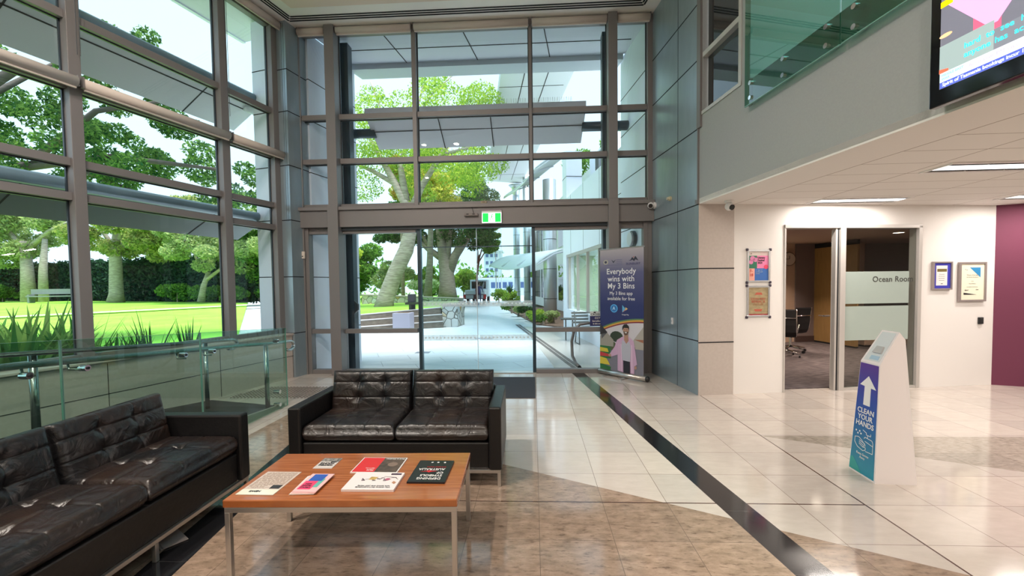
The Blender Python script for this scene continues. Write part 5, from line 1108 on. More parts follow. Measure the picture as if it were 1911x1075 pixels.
# ================= outside: ground =================
def paving_material():
    m = bpy.data.materials.new('pale_paving'); m.use_nodes = True; nt = m.node_tree; N = nt.nodes; Lk = nt.links; b = N['Principled BSDF']
    geo = N.new('ShaderNodeNewGeometry'); mp = N.new('ShaderNodeMapping'); mp.inputs['Rotation'].default_value = (0, 0, math.radians(-24)); Lk.new(geo.outputs['Position'], mp.inputs[0])
    br = N.new('ShaderNodeTexBrick'); br.inputs['Scale'].default_value = 1.0; br.inputs['Brick Width'].default_value = 1.2; br.inputs['Row Height'].default_value = 0.6; br.inputs['Mortar Size'].default_value = 0.006
    br.inputs['Color1'].default_value = (0.66, 0.69, 0.73, 1); br.inputs['Color2'].default_value = (0.72, 0.74, 0.77, 1); br.inputs['Mortar'].default_value = (0.33, 0.35, 0.40, 1); br.offset = 0.5
    Lk.new(mp.outputs[0], br.inputs[0]); Lk.new(br.outputs[0], b.inputs['Base Color']); b.inputs['Roughness'].default_value = 0.35
    return m
M['pave'] = paving_material()
mb = MB(); mb.prism([(-60, -25, -0.30), (40, -25, -0.30), (60, 120, -0.30), (-110, 120, -0.30), (-110, -25, -0.30)], (0, 0, 0.05)); struct('ground', mb, mat('distant_ground', (0.30, 0.36, 0.25), 0.9))
struct('paving', seg_poly([(-3.9, 7.33), (1.95, 7.33), (0.9, 15.3), (-1.9, 27.3), (0.5, 60), (-6.0, 75), (-9.5, 60), (-2.75, 16.2), (-3.3, 15.45), (-6.1, 14.2), (-14, 21.5), (-34, 53), (-40, 56), (-9.9, 13.5), (-7.8, 10.2)], -0.12, -0.015), M['pave'])
mb = MB(); mb.box(-14, 6, 7.33, 7.36, -0.3, -0.0); struct('trim_20', mb, M['concrete'])
# stone tile apron
struct('paving_apron', seg_poly([(0.4, 7.36), (1.96, 7.36), (0.97, 14.3), (-0.4, 15.6)], -0.10, -0.008), mat('cream_paver', (0.66, 0.62, 0.58), 0.25))
def grid_drain(pts, w, name, label):
    mb = MB(); a, b_ = Vector((*pts[0], -0.008)), Vector((*pts[1], -0.008)); d = (b_ - a).normalized(); n = Vector((-d.y, d.x, 0)); L = (b_ - a).length; i = 0.0
    while i < L:
        for k in (-1, 1):
            p = a + d * i + n * (k * w * 0.26); mb.prism([p - n * w * 0.2, p + d * 0.06 - n * w * 0.2, p + d * 0.06 + n * w * 0.2, p + n * w * 0.2], (0, 0, 0.004))
        i += 0.1
    mb.build(name, flat((0.12, 0.11, 0.11)), label=label, cat='drain')
grid_drain([(0.80, 7.5), (-0.62, 16.2)], 0.2, 'slot_drain', 'long double row slot drain across the paving outside the entrance')
for k, (x, y, w, h, lb) in enumerate(((-1.45, 12.0, 0.5, 0.22, 'dark service cover on the paving straight outside the doors'), (-2.55, 9.5, 0.32, 0.22, 'small service cover on the paving outside the left door'))):
    mb = MB(); mb.box(x - w / 2, x + w / 2, y, y + h, -0.016, -0.010); mb.build('service_cover', flat((0.22, 0.24, 0.30)), label=lb, cat='drain cover')

# lawns
def lawn(name, pts, m, label):
    mb = MB(); mb.add(pts, [tuple(range(len(pts)))]); o = mb.build(name, m, label=label, cat='lawn', kind='stuff')
    bm = bmesh.new(); bm.from_mesh(o.data)
    bm.faces.ensure_lookup_table(); bm.faces[0].normal_update()
    if bm.faces[0].normal.z < 0: bmesh.ops.reverse_faces(bm, faces=bm.faces)
    bm.to_mesh(o.data); bm.free(); return o
lawn('lawn', [(-9.7, 13.5, 0.0), (-38.5, 56, 0.45), (-80, 60, 0.45), (-80, 6, 0.3), (-12, 5, 0.0), (-7.9, 9.6, 0.0)], M['grass'], 'bright green lawn seen through the left windows')
lawn('lawn', [(-6.2, 14.35, 0.46), (-3.3, 15.6, 0.66), (-2.9, 16.2, 0.66), (-7.0, 40, 0.62), (-34, 52.5, 0.45), (-14, 21.8, 0.42)], M['grass2'], 'raised green lawn around the leaning tree beyond the retaining wall')
def strip_path(name, a, b_, w, z0, z1, m, label):
    a, b_ = Vector((*a, z0)), Vector((*b_, z1)); d = (b_ - a).normalized(); n = Vector((-d.y, d.x, 0)).normalized() * w / 2
    mb = MB(); mb.prism([a - n, b_ - n, b_ + n, a + n], (0, 0, 0.02)); mb.build(name, m, label=label, cat='path')
strip_path('garden_path', (-30, 12.5), (-19.0, 35.0), 0.9, 0.20, 0.30, mat('path_pale', (0.62, 0.68, 0.60), 0.8), 'thin pale path crossing the bright lawn')

# retaining wall with three stepped boards
ret = thing('retaining_wall', 'low dark retaining wall with pale capping lines holding the raised lawn', 'wall', (-4.6, 14.6, -0.02))
ra_, rb_ = Vector((-6.4, 13.85, 0)), Vector((-3.3, 15.35, 0)); rd_ = (rb_ - ra_).normalized(); rn_ = Vector((-rd_.y, rd_.x, 0))
for i, (zt0, zt1) in enumerate(((0.13, 0.2), (0.33, 0.45), (0.50, 0.70))):
    off = rn_ * (0.12 * i); z0 = -0.02
    mb = MB(); mb.add([ra_ + off + Vector((0, 0, z0)), rb_ + off + Vector((0, 0, z0)), rb_ + off + Vector((0, 0, zt1)), ra_ + off + Vector((0, 0, zt0)), ra_ + off + rn_ * 0.2 + Vector((0, 0, z0)), rb_ + off + rn_ * 0.2 + Vector((0, 0, z0)), rb_ + off + rn_ * 0.2 + Vector((0, 0, zt1)), ra_ + off + rn_ * 0.2 + Vector((0, 0, zt0))],
                      [(0, 1, 2, 3), (7, 6, 5, 4), (3, 2, 6, 7), (0, 3, 7, 4), (1, 5, 6, 2)])
    mb.build('board', mat('wall_brown', (0.13, 0.105, 0.085), 0.9, noise=(6, (0.19, 0.16, 0.13), (1, 1, 4))) if i == 0 else bpy.data.materials['wall_brown'], ret)
    mb = MB(); mb.add([ra_ + off - rn_ * 0.01 + Vector((0, 0, zt0)), rb_ + off - rn_ * 0.01 + Vector((0, 0, zt1)), rb_ + off + rn_ * 0.13 + Vector((0, 0, zt1)), ra_ + off + rn_ * 0.13 + Vector((0, 0, zt0)), ra_ + off - rn_ * 0.01 + Vector((0, 0, zt0 + 0.03)), rb_ + off - rn_ * 0.01 + Vector((0, 0, zt1 + 0.03)), rb_ + off + rn_ * 0.13 + Vector((0, 0, zt1 + 0.03)), ra_ + off + rn_ * 0.13 + Vector((0, 0, zt0 + 0.03))],
                      [(4, 5, 6, 7), (0, 1, 5, 4), (3, 2, 1, 0), (1, 2, 6, 5), (2, 3, 7, 6), (3, 0, 4, 7)])
    mb.build('capping', flat((0.5, 0.47, 0.47), 0.8), ret)
def stone_material():
    m = bpy.data.materials.new('rubble_stone'); m.use_nodes = True; nt = m.node_tree; N = nt.nodes; Lk = nt.links; b = N['Principled BSDF']
    tc = N.new('ShaderNodeTexCoord'); v = N.new('ShaderNodeTexVoronoi'); v.inputs['Scale'].default_value = 3.4; Lk.new(tc.outputs['Object'], v.inputs['Vector'])
    v2 = N.new('ShaderNodeTexVoronoi'); v2.feature = 'DISTANCE_TO_EDGE'; v2.inputs['Scale'].default_value = 3.4; Lk.new(tc.outputs['Object'], v2.inputs['Vector'])
    sepc = N.new('ShaderNodeSeparateColor'); Lk.new(v.outputs['Color'], sepc.inputs[0])
    r = N.new('ShaderNodeValToRGB'); Lk.new(sepc.outputs[0], r.inputs[0]); r.color_ramp.elements[0].color = (0.36, 0.33, 0.28, 1); r.color_ramp.elements[1].color = (0.50, 0.32, 0.10, 1)
    for p_, c_ in ((0.3, (0.55, 0.56, 0.55, 1)), (0.55, (0.46, 0.42, 0.36, 1)), (0.75, (0.60, 0.60, 0.58, 1))): e = r.color_ramp.elements.new(p_); e.color = c_
    r2 = N.new('ShaderNodeValToRGB'); Lk.new(v2.outputs[0], r2.inputs[0]); r2.color_ramp.elements[0].position = 0.02; r2.color_ramp.elements[1].position = 0.05
    mx = N.new('ShaderNodeMixRGB'); Lk.new(r2.outputs[0], mx.inputs[0]); mx.inputs[1].default_value = (0.10, 0.085, 0.07, 1); Lk.new(r.outputs[0], mx.inputs[2]); Lk.new(mx.outputs[0], b.inputs['Base Color'])
    bp = N.new('ShaderNodeBump'); bp.inputs['Distance'].default_value = 0.05; Lk.new(v2.outputs[0], bp.inputs['Height']); Lk.new(bp.outputs[0], b.inputs['Normal']); b.inputs['Roughness'].default_value = 0.85
    return m
M['stone'] = stone_material()
t = thing('stone_pillar', 'stout rubble stone pillar ending the retaining wall beside the path', 'stone wall', (-3.0, 15.9, -0.02))
mb = MB(); mb.prism([(-3.38, 15.5, -0.02), (-2.82, 15.62, -0.02), (-2.72, 16.6, -0.02), (-3.3, 16.6, -0.02)], (0, 0, 0.80)); mb.build('masonry', M['stone'], t, bevel=0.03)
mb = MB(); mb.prism([(-3.41, 15.46, 0.78), (-2.79, 15.58, 0.78), (-2.68, 16.64, 0.78), (-3.34, 16.64, 0.78)], (0, 0, 0.05)); mb.build('coping', flat((0.30, 0.27, 0.25), 0.9), t)
t = thing('garden_wall', 'long rubble stone wall across the lawn behind the pillar', 'stone wall', (-5.4, 24, 0.3))
mb = MB(); mb.prism([(-9.8, 23.9, 0.3), (-4.05, 24.0, 0.0), (-4.05, 24.5, 0.0), (-9.8, 24.4, 0.3)], (0, 0, 0.74)); mb.build('masonry', M['stone'], t)
mb = MB(); mb.prism([(-9.85, 23.85, 1.03), (-4.0, 23.95, 0.74), (-4.0, 24.55, 0.74), (-9.85, 24.45, 1.03)], (0, 0, 0.06)); mb.build('coping', flat((0.33, 0.30, 0.27), 0.9), t)
t = thing('planter_box', 'plain lilac grey square box in front of the retaining wall', 'planter', (-4.48, 14.55, -0.015))
mb = MB(); mb.box(-4.79, -4.2, 14.2, 14.75, -0.015, 0.60); mb.build('box', flat((0.30, 0.29, 0.36), 0.7), t, bevel=0.01)
mb = MB(); mb.box(-4.72, -4.27, 14.27, 14.68, 0.59, 0.606); mb.build('soil', M['soil'], t)
t = thing('bollard_light', 'short black bollard light standing behind the grey box', 'lamp', (-4.25, 15.3, 0.45))
mb = MB(); mb.cyl((-4.42, 15.3, 0.45), (-4.42, 15.3, 0.62), 0.05); mb.cyl((-4.42, 15.3, 0.62), (-4.42, 15.3, 0.85), 0.12, 16); mb.build('post', M['black'], t, smooth=False)
mb = MB(); mb.box(-4.62, -4.22, 15.1, 15.5, 0.85, 0.93); mb.build('collar', flat((0.02, 0.03, 0.01)), t)
mb = MB(); mb.box(-4.54, -4.30, 15.18, 15.42, 0.93, 1.22); mb.build('head', flat((0.025, 0.025, 0.035)), t)

# ================= outside: this building =================
LX = Fr((-3.86, 7.34), (0.2459, 0.9693), (-0.9693, 0.2459))
clad('wall_flank_left', LX, 0.0, 1.26, 0.0, 0.5, -0.02, 5.9, M['panel_ext'], [0.72, 1.68, 2.62, 3.5, 4.4, 5.1], None)
mb = MB(); mb.fbox(LX, 0.62, 0.632, -0.003, 0.0, 0.0, 5.9); struct('trim_21', mb, M['joint'])
RX = Fr((1.955, 7.28), (-math.sin(tR), math.cos(tR)), (math.cos(tR), math.sin(tR)))
clad('wall_flank_right', RX, 0.06, 1.42, 0.0, 0.5, -0.02, 5.9, M['panel_ext'], [0.72, 1.68, 2.52, 3.5, 4.385, 5.1], None)
# lower wing wall with windows
w = MB(); w.fbox(RX, 1.42, 7.05, 0.0, 3.0, 2.44, 4.22); w.fbox(RX, 1.42, 7.05, 0.0, 0.25, -0.02, 0.72); w.fbox(RX, 6.55, 7.05, 0.0, 0.25, 0.72, 2.44); w.fbox(RX, 1.42, 2.2, 0.0, 0.25, 0.72, 2.44)
wr_ = struct('wall_wing', w, M['white_ext'])
g = MB(); g.fbox(RX, 1.42, 7.05, -0.003, 0.0, 3.3, 3.312)
for s in (2.9, 4.4, 5.9): g.fbox(RX, s, s + 0.012, -0.003, 0.0, 2.44, 4.22)
g.build('panel_joint', M['joint'], wr_)
ext_glass = mat('reflective_green_glass', (0.03, 0.09, 0.07), 0.03, 0.0, 1.0)
t = thing('window_32', None, None, RX.p(4.2, 0.1, 0.75), math.atan2(RX.s.y, RX.s.x), kind='structure')
for a, b_ in ((2.2, 3.2), (3.25, 4.3), (4.35, 5.4), (5.45, 6.55)):
    mb = MB(); mb.fbox(RX, a, b_, 0.10, 0.115, 0.72, 2.44); mb.build('pane', M['glass_tint'], t)
for s in (2.2, 3.2, 4.3, 5.4, 6.5):
    mb = MB(); mb.fbox(RX, s, s + 0.05, 0.06, 0.14, 0.72, 2.44); mb.build('mullion', M['frame_silver'], t)
mb = MB(); mb.fbox(RX, 2.2, 6.55, 0.02, 0.14, 2.36, 2.44); mb.build('head_rail', M['frame_silver'], t)
mb = MB(); mb.fbox(RX, 1.42, 7.05, 0.4, 3.0, -0.02, 0.0); mb.fbox(RX, 1.42, 7.05, 2.9, 3.0, 0.0, 2.44); mb.fbox(RX, 7.0, 7.05, 0.25, 3.0, 0, 2.44); struct('wall_wing_inner', mb, mat('wing_interior', (0.45, 0.55, 0.42), 0.8))
for sx in (2.9, 4.2, 5.5):
    t = thing('wing_ceiling_light', ('ceiling light in the wing window nearest the banner', 'ceiling light in the middle wing window', 'ceiling light in the wing window nearest the white corner post')[int(sx // 1.4) - 2 if sx < 5 else 2], 'ceiling light', RX.p(sx, 1.3, 2.40), math.atan2(RX.s.y, RX.s.x), 'ceiling lights inside the wing windows')
    mb = MB(); mb.box(-0.3, 0.3, -0.06, 0.06, -0.02, 0.0); mb.build('diffuser', M['tlight'], t, local=True)
    mb = MB(); mb.box(-0.32, 0.32, -0.08, 0.08, 0.0, 0.02); mb.build('housing', M['white'], t, local=True)
    area(t, (0, 0, -0.025), 0.6, 0.12, 40, (1.0, 0.96, 0.88))
t = thing('curtain', 'mustard curtain hanging inside the wing window behind the banner', 'curtain', RX.p(2.7, 0.3, 0.8))
mb = MB(); pts = []
for i in range(40): pts.append(RX.p(2.25 + i * 0.025, 0.32 + 0.03 * math.sin(i * 1.3), 0.74))
for i in range(39): mb.add([pts[i], pts[i + 1], pts[i + 1] + Vector((0, 0, 1.6)), pts[i] + Vector((0, 0, 1.6))], [(0, 1, 2, 3)])
mb.build('drape', flat((0.42, 0.30, 0.08), 0.8), t)
mb = MB(); mb.cyl(RX.p(2.2, 0.32, 2.36), RX.p(3.3, 0.32, 2.36), 0.012, 8); mb.build('rod', M['steel'], t)
# upper storey set back behind the wing parapet
mb = MB(); mb.fbox(RX, 4.4, 7.0, 0.9, 1.3, 4.22, 5.6); mb.fbox(RX, 6.45, 7.05, 0.0, 0.5, 4.22, 5.7); u_ = struct('wall_upper_wing', mb, M['panel_ext'])
mb = MB(); mb.fbox(RX, 4.7, 6.2, 0.86, 0.9, 4.3, 5.5); mb.build('window_pane', M['glass_dark'], u_)
mb = MB()
for z in (4.9,): mb.fbox(RX, 6.44, 7.06, -0.004, 0.504, z, z + 0.015)
mb.build('panel_joint', M['joint'], u_)
# main block further along with columns
mb = MB(); mb.fbox(RX, 7.8, 31.0, 1.9, 6.0, -0.02, 6.3); mw = struct('wall_main_block', mb, M['white_ext'])
for k in range(7):
    s = 8.3 + k * 3.2
    for z0, z1 in ((0.6, 2.6), (3.6, 5.6)):
        mb = MB(); mb.fbox(RX, s, s + 2.6, 1.87, 1.91, z0, z1); mb.build('window_pane', M['glass_dark'], mw)
# high overhanging roof
rf = thing('roof_overhang', 'high flat grey roof overhang of the neighbouring wing', 'roof', (-1.5, 25, 10.4))
mb = MB(); mb.prism([(-0.14, 10.0, 10.45), (2.95, 10.0, 10.45), (1.36, 21.5, 10.45), (-0.95, 38.0, 10.45), (-3.9, 36.8, 10.45), (-1.3, 18.5, 10.45)], (0, 0, 0.5)); mb.build('soffit', M['soffit'], rf)
mb = MB()
for k in range(7):
    y = 12 + k * 3.8; x0 = -1.32 - (y - 18.55) * 0.138; mb.box(x0, x0 + 2.9, y, y + 0.03, 10.44, 10.452)
for dx in (1.0, 2.0): mb.prism([(-0.14 + dx, 10, 10.44), (-3.81 + dx, 36.6, 10.44), (-3.78 + dx, 36.6, 10.44), (-0.10 + dx, 10, 10.44)], (0, 0, 0.012))
mb.build('panel_joint', M['joint'], rf)
def column(label, x, y, r, z1, ring=True, hat=0.0):
    t = thing('round_column', label, 'column', (x, y, -0.02), 0, 'round metal columns of the neighbouring wing')
    mb = MB(); mb.cyl((x, y, -0.02), (x, y, z1), r, 32); mb.build('shaft', mat('column_metal', (0.62, 0.68, 0.73), 0.3, 0.55) if 'column_metal' not in bpy.data.materials else bpy.data.materials['column_metal'], t, smooth=True)
    mb = MB(); z = 0.9
    while z < z1: mb.cyl((x, y, z), (x, y, z + 0.02), r + 0.004, 32); z += 1.25
    mb.build('ring_joint', M['joint'], t)
    if hat: mb = MB(); mb.tube([(x, y, z1 - 0.9), (x, y, z1 - 0.3), (x, y, z1)], [r, r * 1.3, r * 2.2], 24); mb.build('flared_head', bpy.data.materials['column_metal'], t, smooth=True)
column('thick round metal column nearest the bench', 0.70, 18.2, 0.28, 5.9)
column('slim round metal column second along the garden bed', -0.55, 36.0, 0.28, 10.4)
column('slim round metal column farthest along the garden bed', -1.47, 38.0, 0.30, 10.3, hat=1)
for k, (z, x0, y0, x1, y1, dep, lb) in enumerate(((2.75, 1.02, 14.6, -1.35, 21.5, 1.5, 'lower curved pale canopy sheltering the columns'), (6.0, 1.0, 14.6, -0.5, 20.5, 1.5, 'upper curved pale canopy against the sky'))):
    t = thing('curved_canopy', lb, 'canopy', ((x0 + x1) / 2, (y0 + y1) / 2, z - 0.6), 0, 'curved canopies of the neighbouring wing')
    mb = MB(); vs = []; n1, n2 = 10, 8
    for i in range(n1 + 1):
        a = i / n1; bx_, by_ = x0 + (x1 - x0) * a, y0 + (y1 - y0) * a
        for j in range(n2 + 1):
            b2 = j / n2; zz = z + 0.25 * a - (0.85 * b2 ** 2) * (0.55 + 0.25 * math.sin(a * PI)); vs.append((bx_ - dep * b2 * 0.8 + 0.3, by_ + 0.25 * b2, zz))
    N_ = (n1 + 1) * (n2 + 1); vs += [(x, y, zz - 0.04) for x, y, zz in vs]
    fs = []
    for i in range(n1):
        for j in range(n2):
            a = i * (n2 + 1) + j; fs += [(a, a + 1, a + n2 + 2, a + n2 + 1), (N_ + a, N_ + a + n2 + 1, N_ + a + n2 + 2, N_ + a + 1)]
    for i in range(n1): a = i * (n2 + 1) + n2; fs.append((a, N_ + a, N_ + a + n2 + 1, a + n2 + 1))
    for j in range(n2): fs.append((j, N_ + j, N_ + j + 1, j + 1)); a = n1 * (n2 + 1) + j; fs.append((a, a + 1, N_ + a + 1, N_ + a))
    mb.add(vs, fs); mb.build('sheet', mat('canopy_sheet_%d' % k, (0.66, 0.72, 0.76), 0.45), t, smooth=True)
    mb = MB()
    for a in (0.0, 0.33, 0.66, 1.0):
        bx_, by_ = x0 + (x1 - x0) * a, y0 + (y1 - y0) * a; mb.tube([(bx_ + 0.3, by_, z + 0.25 * a - 0.06), (bx_ - dep * 0.4 + 0.3, by_ + 0.12, z + 0.25 * a - 0.2), (bx_ - dep * 0.8 + 0.3, by_ + 0.25, z + 0.25 * a - 0.55)], 0.03, 8)
    mb.build('rib', M['soffit'], t, smooth=True)
# entrance canopy soffit
t = thing('entrance_canopy', 'pale grey entrance canopy high above the doors outside the glass', 'canopy', (-1.1, 8.2, 5.88))
mb = MB(); mb.prism([(-3.85, 7.36, 5.90), (2.5, 7.36, 5.90), (2.4, 8.45, 5.90), (-3.55, 8.45, 5.90)], (0, 0, 0.4)); mb.build('soffit', M['soffit'], t)
mb = MB(); mb.prism([(-3.62, 8.45, 5.80), (1.76, 8.45, 5.80), (1.70, 8.85, 5.80), (-3.50, 8.85, 5.80)], (0, 0, 0.5)); mb.build('fascia', mat('canopy_fascia', (0.46, 0.51, 0.55), 0.5), t)
mb = MB(); mb.box(-3.8, 1.8, 7.95, 7.965, 5.893, 5.905)
for x in (-2.6, -1.2, 0.2, 1.3): mb.prism([(x, 7.4, 5.893), (x + 0.15, 8.45, 5.893), (x + 0.165, 8.45, 5.893), (x + 0.015, 7.4, 5.893)], (0, 0, 0.01))
mb.build('panel_joint', M['joint'], t)
# sunshade over the doors
t = thing('sunshade', 'tilted grey sunshade panel hung outside the entrance glass, with bird spikes', 'sunshade', (-1.1, 8.3, 4.3))
A = [Vector(v) for v in ((-3.13, 8.0, 4.70), (0.99, 8.0, 4.70), (0.97, 8.68, 4.31), (-3.10, 8.63, 4.28))]
mb = MB(); mb.prism(A, (0, 0, 0.06)); mb.build('blade', M['blade'], t, bevel=0.004)
mb = MB(); mb.box(-3.13, 0.99, 7.97, 8.02, 4.72, 4.84); mb.build('lip', M['soffit'], t)
mb = MB()
for f in (0.33, 0.57):
    p, q_ = A[0].lerp(A[1], f), A[3].lerp(A[2], f); mb.prism([p - Vector((0, 0, 0.016)), q_ - Vector((0, 0, 0.016)), q_ + Vector((0.018, 0, -0.016)), p + Vector((0.018, 0, -0.016))], (0, 0, 0.003))
p, q_ = A[0].lerp(A[3], 0.42), A[1].lerp(A[2], 0.42); mb.prism([p - Vector((0, 0, 0.016)), q_ - Vector((0, 0, 0.016)), q_ + Vector((0, 0.015, -0.024)), p + Vector((0, 0.015, -0.024))], (0, 0, 0.003))
mb.build('panel_joint', M['joint'], t)
mb = MB()
for i in range(70): mb.cyl((-1.2 + i * 0.028, 7.99, 4.84), (-1.2 + i * 0.028 + 0.01 * ((i % 3) - 1), 7.98, 4.93), 0.0022, 4)
mb.build('bird_spikes', M['steel'], t, kind='stuff')
for x0, x1 in ((-3.7, -3.05), (0.95, 1.85)):
    mb = MB(); mb.tube([(x0, 8.32, 4.50), (x1, 8.32, 4.50)], [0.09, 0.09], 12); mb.build('arm', M['navy_post'], t, smooth=True)
# sunshades along the left windows
for k, (zn, zf, lb) in enumerate(((4.75, 4.29, 'upper tilted grey sunshade running outside the left windows'), (2.78, 2.37, 'lower tilted grey sunshade running outside the left windows'))):
    t = thing('sunshade', lb, 'sunshade', LW.p(-5, 0.7, zf), math.atan2(LW.s.y, LW.s.x), 'long sunshades outside the left windows')
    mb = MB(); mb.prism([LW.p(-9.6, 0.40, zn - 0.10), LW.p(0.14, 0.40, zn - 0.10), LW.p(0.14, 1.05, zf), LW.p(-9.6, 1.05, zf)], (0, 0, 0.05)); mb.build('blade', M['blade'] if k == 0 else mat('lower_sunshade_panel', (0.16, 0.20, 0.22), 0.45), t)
    mb = MB(); mb.tube([LW.p(-9.6, 0.38, zn - 0.07), LW.p(0.15, 0.38, zn - 0.07)], 0.075, 12); mb.build('nose_tube', mat('nose_tube_%d' % k, (0.30, 0.40, 0.47), 0.4, 0.2), t, smooth=True)
    mb = MB()
    def bl(s, f, e=-0.004): return LW.p(s, 0.40 + 0.65 * f, (zn - 0.10) + (zf - zn + 0.10) * f + e)
    mb.prism([bl(-9.6, 0.30), bl(0.14, 0.30), bl(0.14, 0.325), bl(-9.6, 0.325)], (0, 0, 0.003))
    for s in (-0.75, -2.9, -5.05, -7.2): mb.prism([bl(s, 0.0), bl(s, 1.0), bl(s + 0.018, 1.0), bl(s + 0.018, 0.0)], (0, 0, 0.003))
    mb.build('panel_joint', M['joint'], t)
    mb = MB(); mb.tube([LW.p(-0.05, 0.55, zn - 0.2), LW.p(0.30, 0.55, zn - 0.2), LW.p(0.34, 0.36, zn - 0.2)], 0.06, 10); mb.build('arm', M['panel_ext'], t, smooth=True)
t = thing('roof_eave', 'grey roof eave above the left windows outside', 'roof', LW.p(-5, 0.6, 5.95))
mb = MB(); mb.fbox(LW, -11, 0.4, 0.06, 1.04, 5.95, 6.2); mb.build('soffit', M['soffit'], t)
mb = MB(); mb.fbox(LW, -11, 0.4, 1.0, 1.06, 5.93, 6.3); mb.build('gutter', M['panel_ext'], t)
# exterior wall under the left glazing and the outer column face
mb = MB(); mb.fbox(LW, -0.05, 0.45, 0.05, 0.38, -0.02, 5.92); cw = struct('wall_column_outer', mb, M['panel_ext'])
g = MB()
for z in (0.72, 1.68, 2.62, 3.5, 4.4, 5.1): g.fbox(LW, -0.053, 0.45, 0.047, 0.383, z, z + 0.014)
g.build('panel_joint', M['joint'], cw)

# small fittings seen through the doors
t = thing('outdoor_handrail', 'bent steel pipe handrail outside the right door pane', 'handrail', (0.76, 7.9, -0.01))
mb = MB(); mb.tube([(0.80, 7.62, 0.03), (0.755, 7.75, 0.06), (0.70, 7.9, 0.18), (0.69, 7.9, 0.45), (0.74, 7.9, 0.66), (0.84, 7.9, 0.76), (1.0, 7.9, 0.785), (1.75, 7.9, 0.785)], 0.028, 12); mb.build('rail', mat('pipe_steel', (0.25, 0.22, 0.21), 0.35, 0.7), t, smooth=True)
mb = MB(); mb.cyl((0.80, 7.60, 0.03), (0.80, 7.63, 0.03), 0.03, 12); mb.build('end_cap', M['black'], t)
t = thing('cctv_notice', 'blue and white CCTV surveillance notice on the glass beside the banner', 'sign', (1.05, 7.26, 0.78))
cc = Card((0.945, 7.272, 0.79), (1, 0, 0), (0, 0, 1), t); cc.z = Vector((0, -1, 0))
def ccr(n, u0, u1, v0, v1, m, d): mb = MB(); mb.box(0.945 + u0, 0.945 + u1, 7.272 - d - 0.001, 7.272 - d, 0.79 + v0, 0.79 + v1); mb.build(n, m, t)
ccr('white_field', 0, 0.23, 0.17, 0.25, flat((0.62, 0.68, 0.70)), 0.0); ccr('navy_field', 0, 0.23, 0.0, 0.17, flat((0.02, 0.025, 0.12)), 0.0)
Mx = Matrix(((1, 0, 0, 0), (0, 0, -1, 0), (0, 1, 0, 0), (0, 0, 0, 1)))
def cct(s, u, v, z, m): mm_ = Mx.copy(); mm_.translation = Vector((0.945 + u, 7.2695, 0.79 + v)); text('lettering', s, m, t, mm_, z, bold=0.0008)
cct('CROSS', 0.09, 0.195, 0.05, ink_b); cct('CCTV', 0.14, 0.135, 0.045, ink_w); cct('Surveillance', 0.125, 0.085, 0.036, ink_w); cct('in this area', 0.125, 0.04, 0.034, ink_w)
mb = MB(); mb.prism([(0.945 + a, 7.271, 0.79 + b_) for a, b_ in circ(0.08, 0.232, 0.022, 12, 0.012)], (0, -0.002, 0)); mb.build('eye_logo', ink_b, t)
t = thing('wall_light', 'round white wall light outside above the banner', 'lamp', (1.76, 7.9, 2.3))
wl0 = Vector((1.86, 8.0, 2.32)); wd_ = Vector((-0.97, -0.14, 0)).normalized()
mb = MB(); mb.cyl(wl0, wl0 + wd_ * 0.06, 0.15, 28); mb.build('rim', flat((0.10, 0.12, 0.13)), t)
mb = MB(); mb.cyl(wl0 + wd_ * 0.06, wl0 + wd_ * 0.10, 0.125, 28); mb.build('lens', M['white'], t)
t = thing('door_pull', 'dark wedge shaped pull on the outer edge of the left door pane', 'handle', (-3.2, 7.5, 1.1))
mb = MB(); mb.prism([(-3.23, 7.52, 1.02), (-3.16, 7.52, 1.09), (-3.16, 7.52, 1.19), (-3.23, 7.52, 1.26)], (0, 0.05, 0)); mb.build('grip', flat((0.02, 0.03, 0.04)), t)
mb = MB(); mb.box(-3.25, -3.22, 7.5, 7.54, 1.06, 1.22); mb.build('plate', M['navy_post'], t)

# bench and table outside
bt_ = thing('park_bench', 'slatted metal park bench outside the right door pane', 'bench', (1.22, 10.9, -0.01), math.radians(8))
for i, z in enumerate((0.50, 0.58, 0.66, 0.74)):
    mb = MB(); mb.box(-0.20, 0.55, 0.22 + i * 0.035, 0.25 + i * 0.035, z, z + 0.05); mb.build('back_slat', flat((0.25, 0.26, 0.25)), bt_, local=True)
for i in range(4):
    mb = MB(); mb.box(-0.20, 0.55, -0.18 + i * 0.1, -0.10 + i * 0.1, 0.40, 0.425); mb.build('seat_slat', flat((0.25, 0.26, 0.25)), bt_, local=True)
for x in (-0.12, 0.47):
    mb = MB(); mb.tube([(x, -0.2, 0.0), (x, -0.16, 0.40), (x, 0.16, 0.40), (x, 0.36, 0.80)], 0.016, 8); mb.tube([(x, 0.25, 0.0), (x, 0.12, 0.40)], 0.016, 8); mb.tube([(x, -0.2, 0.01), (x, 0.25, 0.01)], 0.014, 8); mb.build('leg_frame', flat((0.14, 0.15, 0.15)), bt_, local=True, smooth=True)
tb_ = thing('outdoor_table', 'small dark metal table outside beside the park bench', 'table', (0.93, 11.5, -0.01))
mb = MB(); mb.box(-0.22, 0.22, -0.25, 0.25, 0.58, 0.60); mb.build('tabletop', flat((0.03, 0.035, 0.035)), tb_, local=True)
for x in (-0.08, 0.10):
    mb = MB(); mb.tube([(x, -0.1, 0.58), (x, -0.1, 0.02), (x, 0.1, 0.02), (x, 0.1, 0.58)], 0.010, 6); mb.build('leg', flat((0.06, 0.06, 0.06)), tb_, local=True)

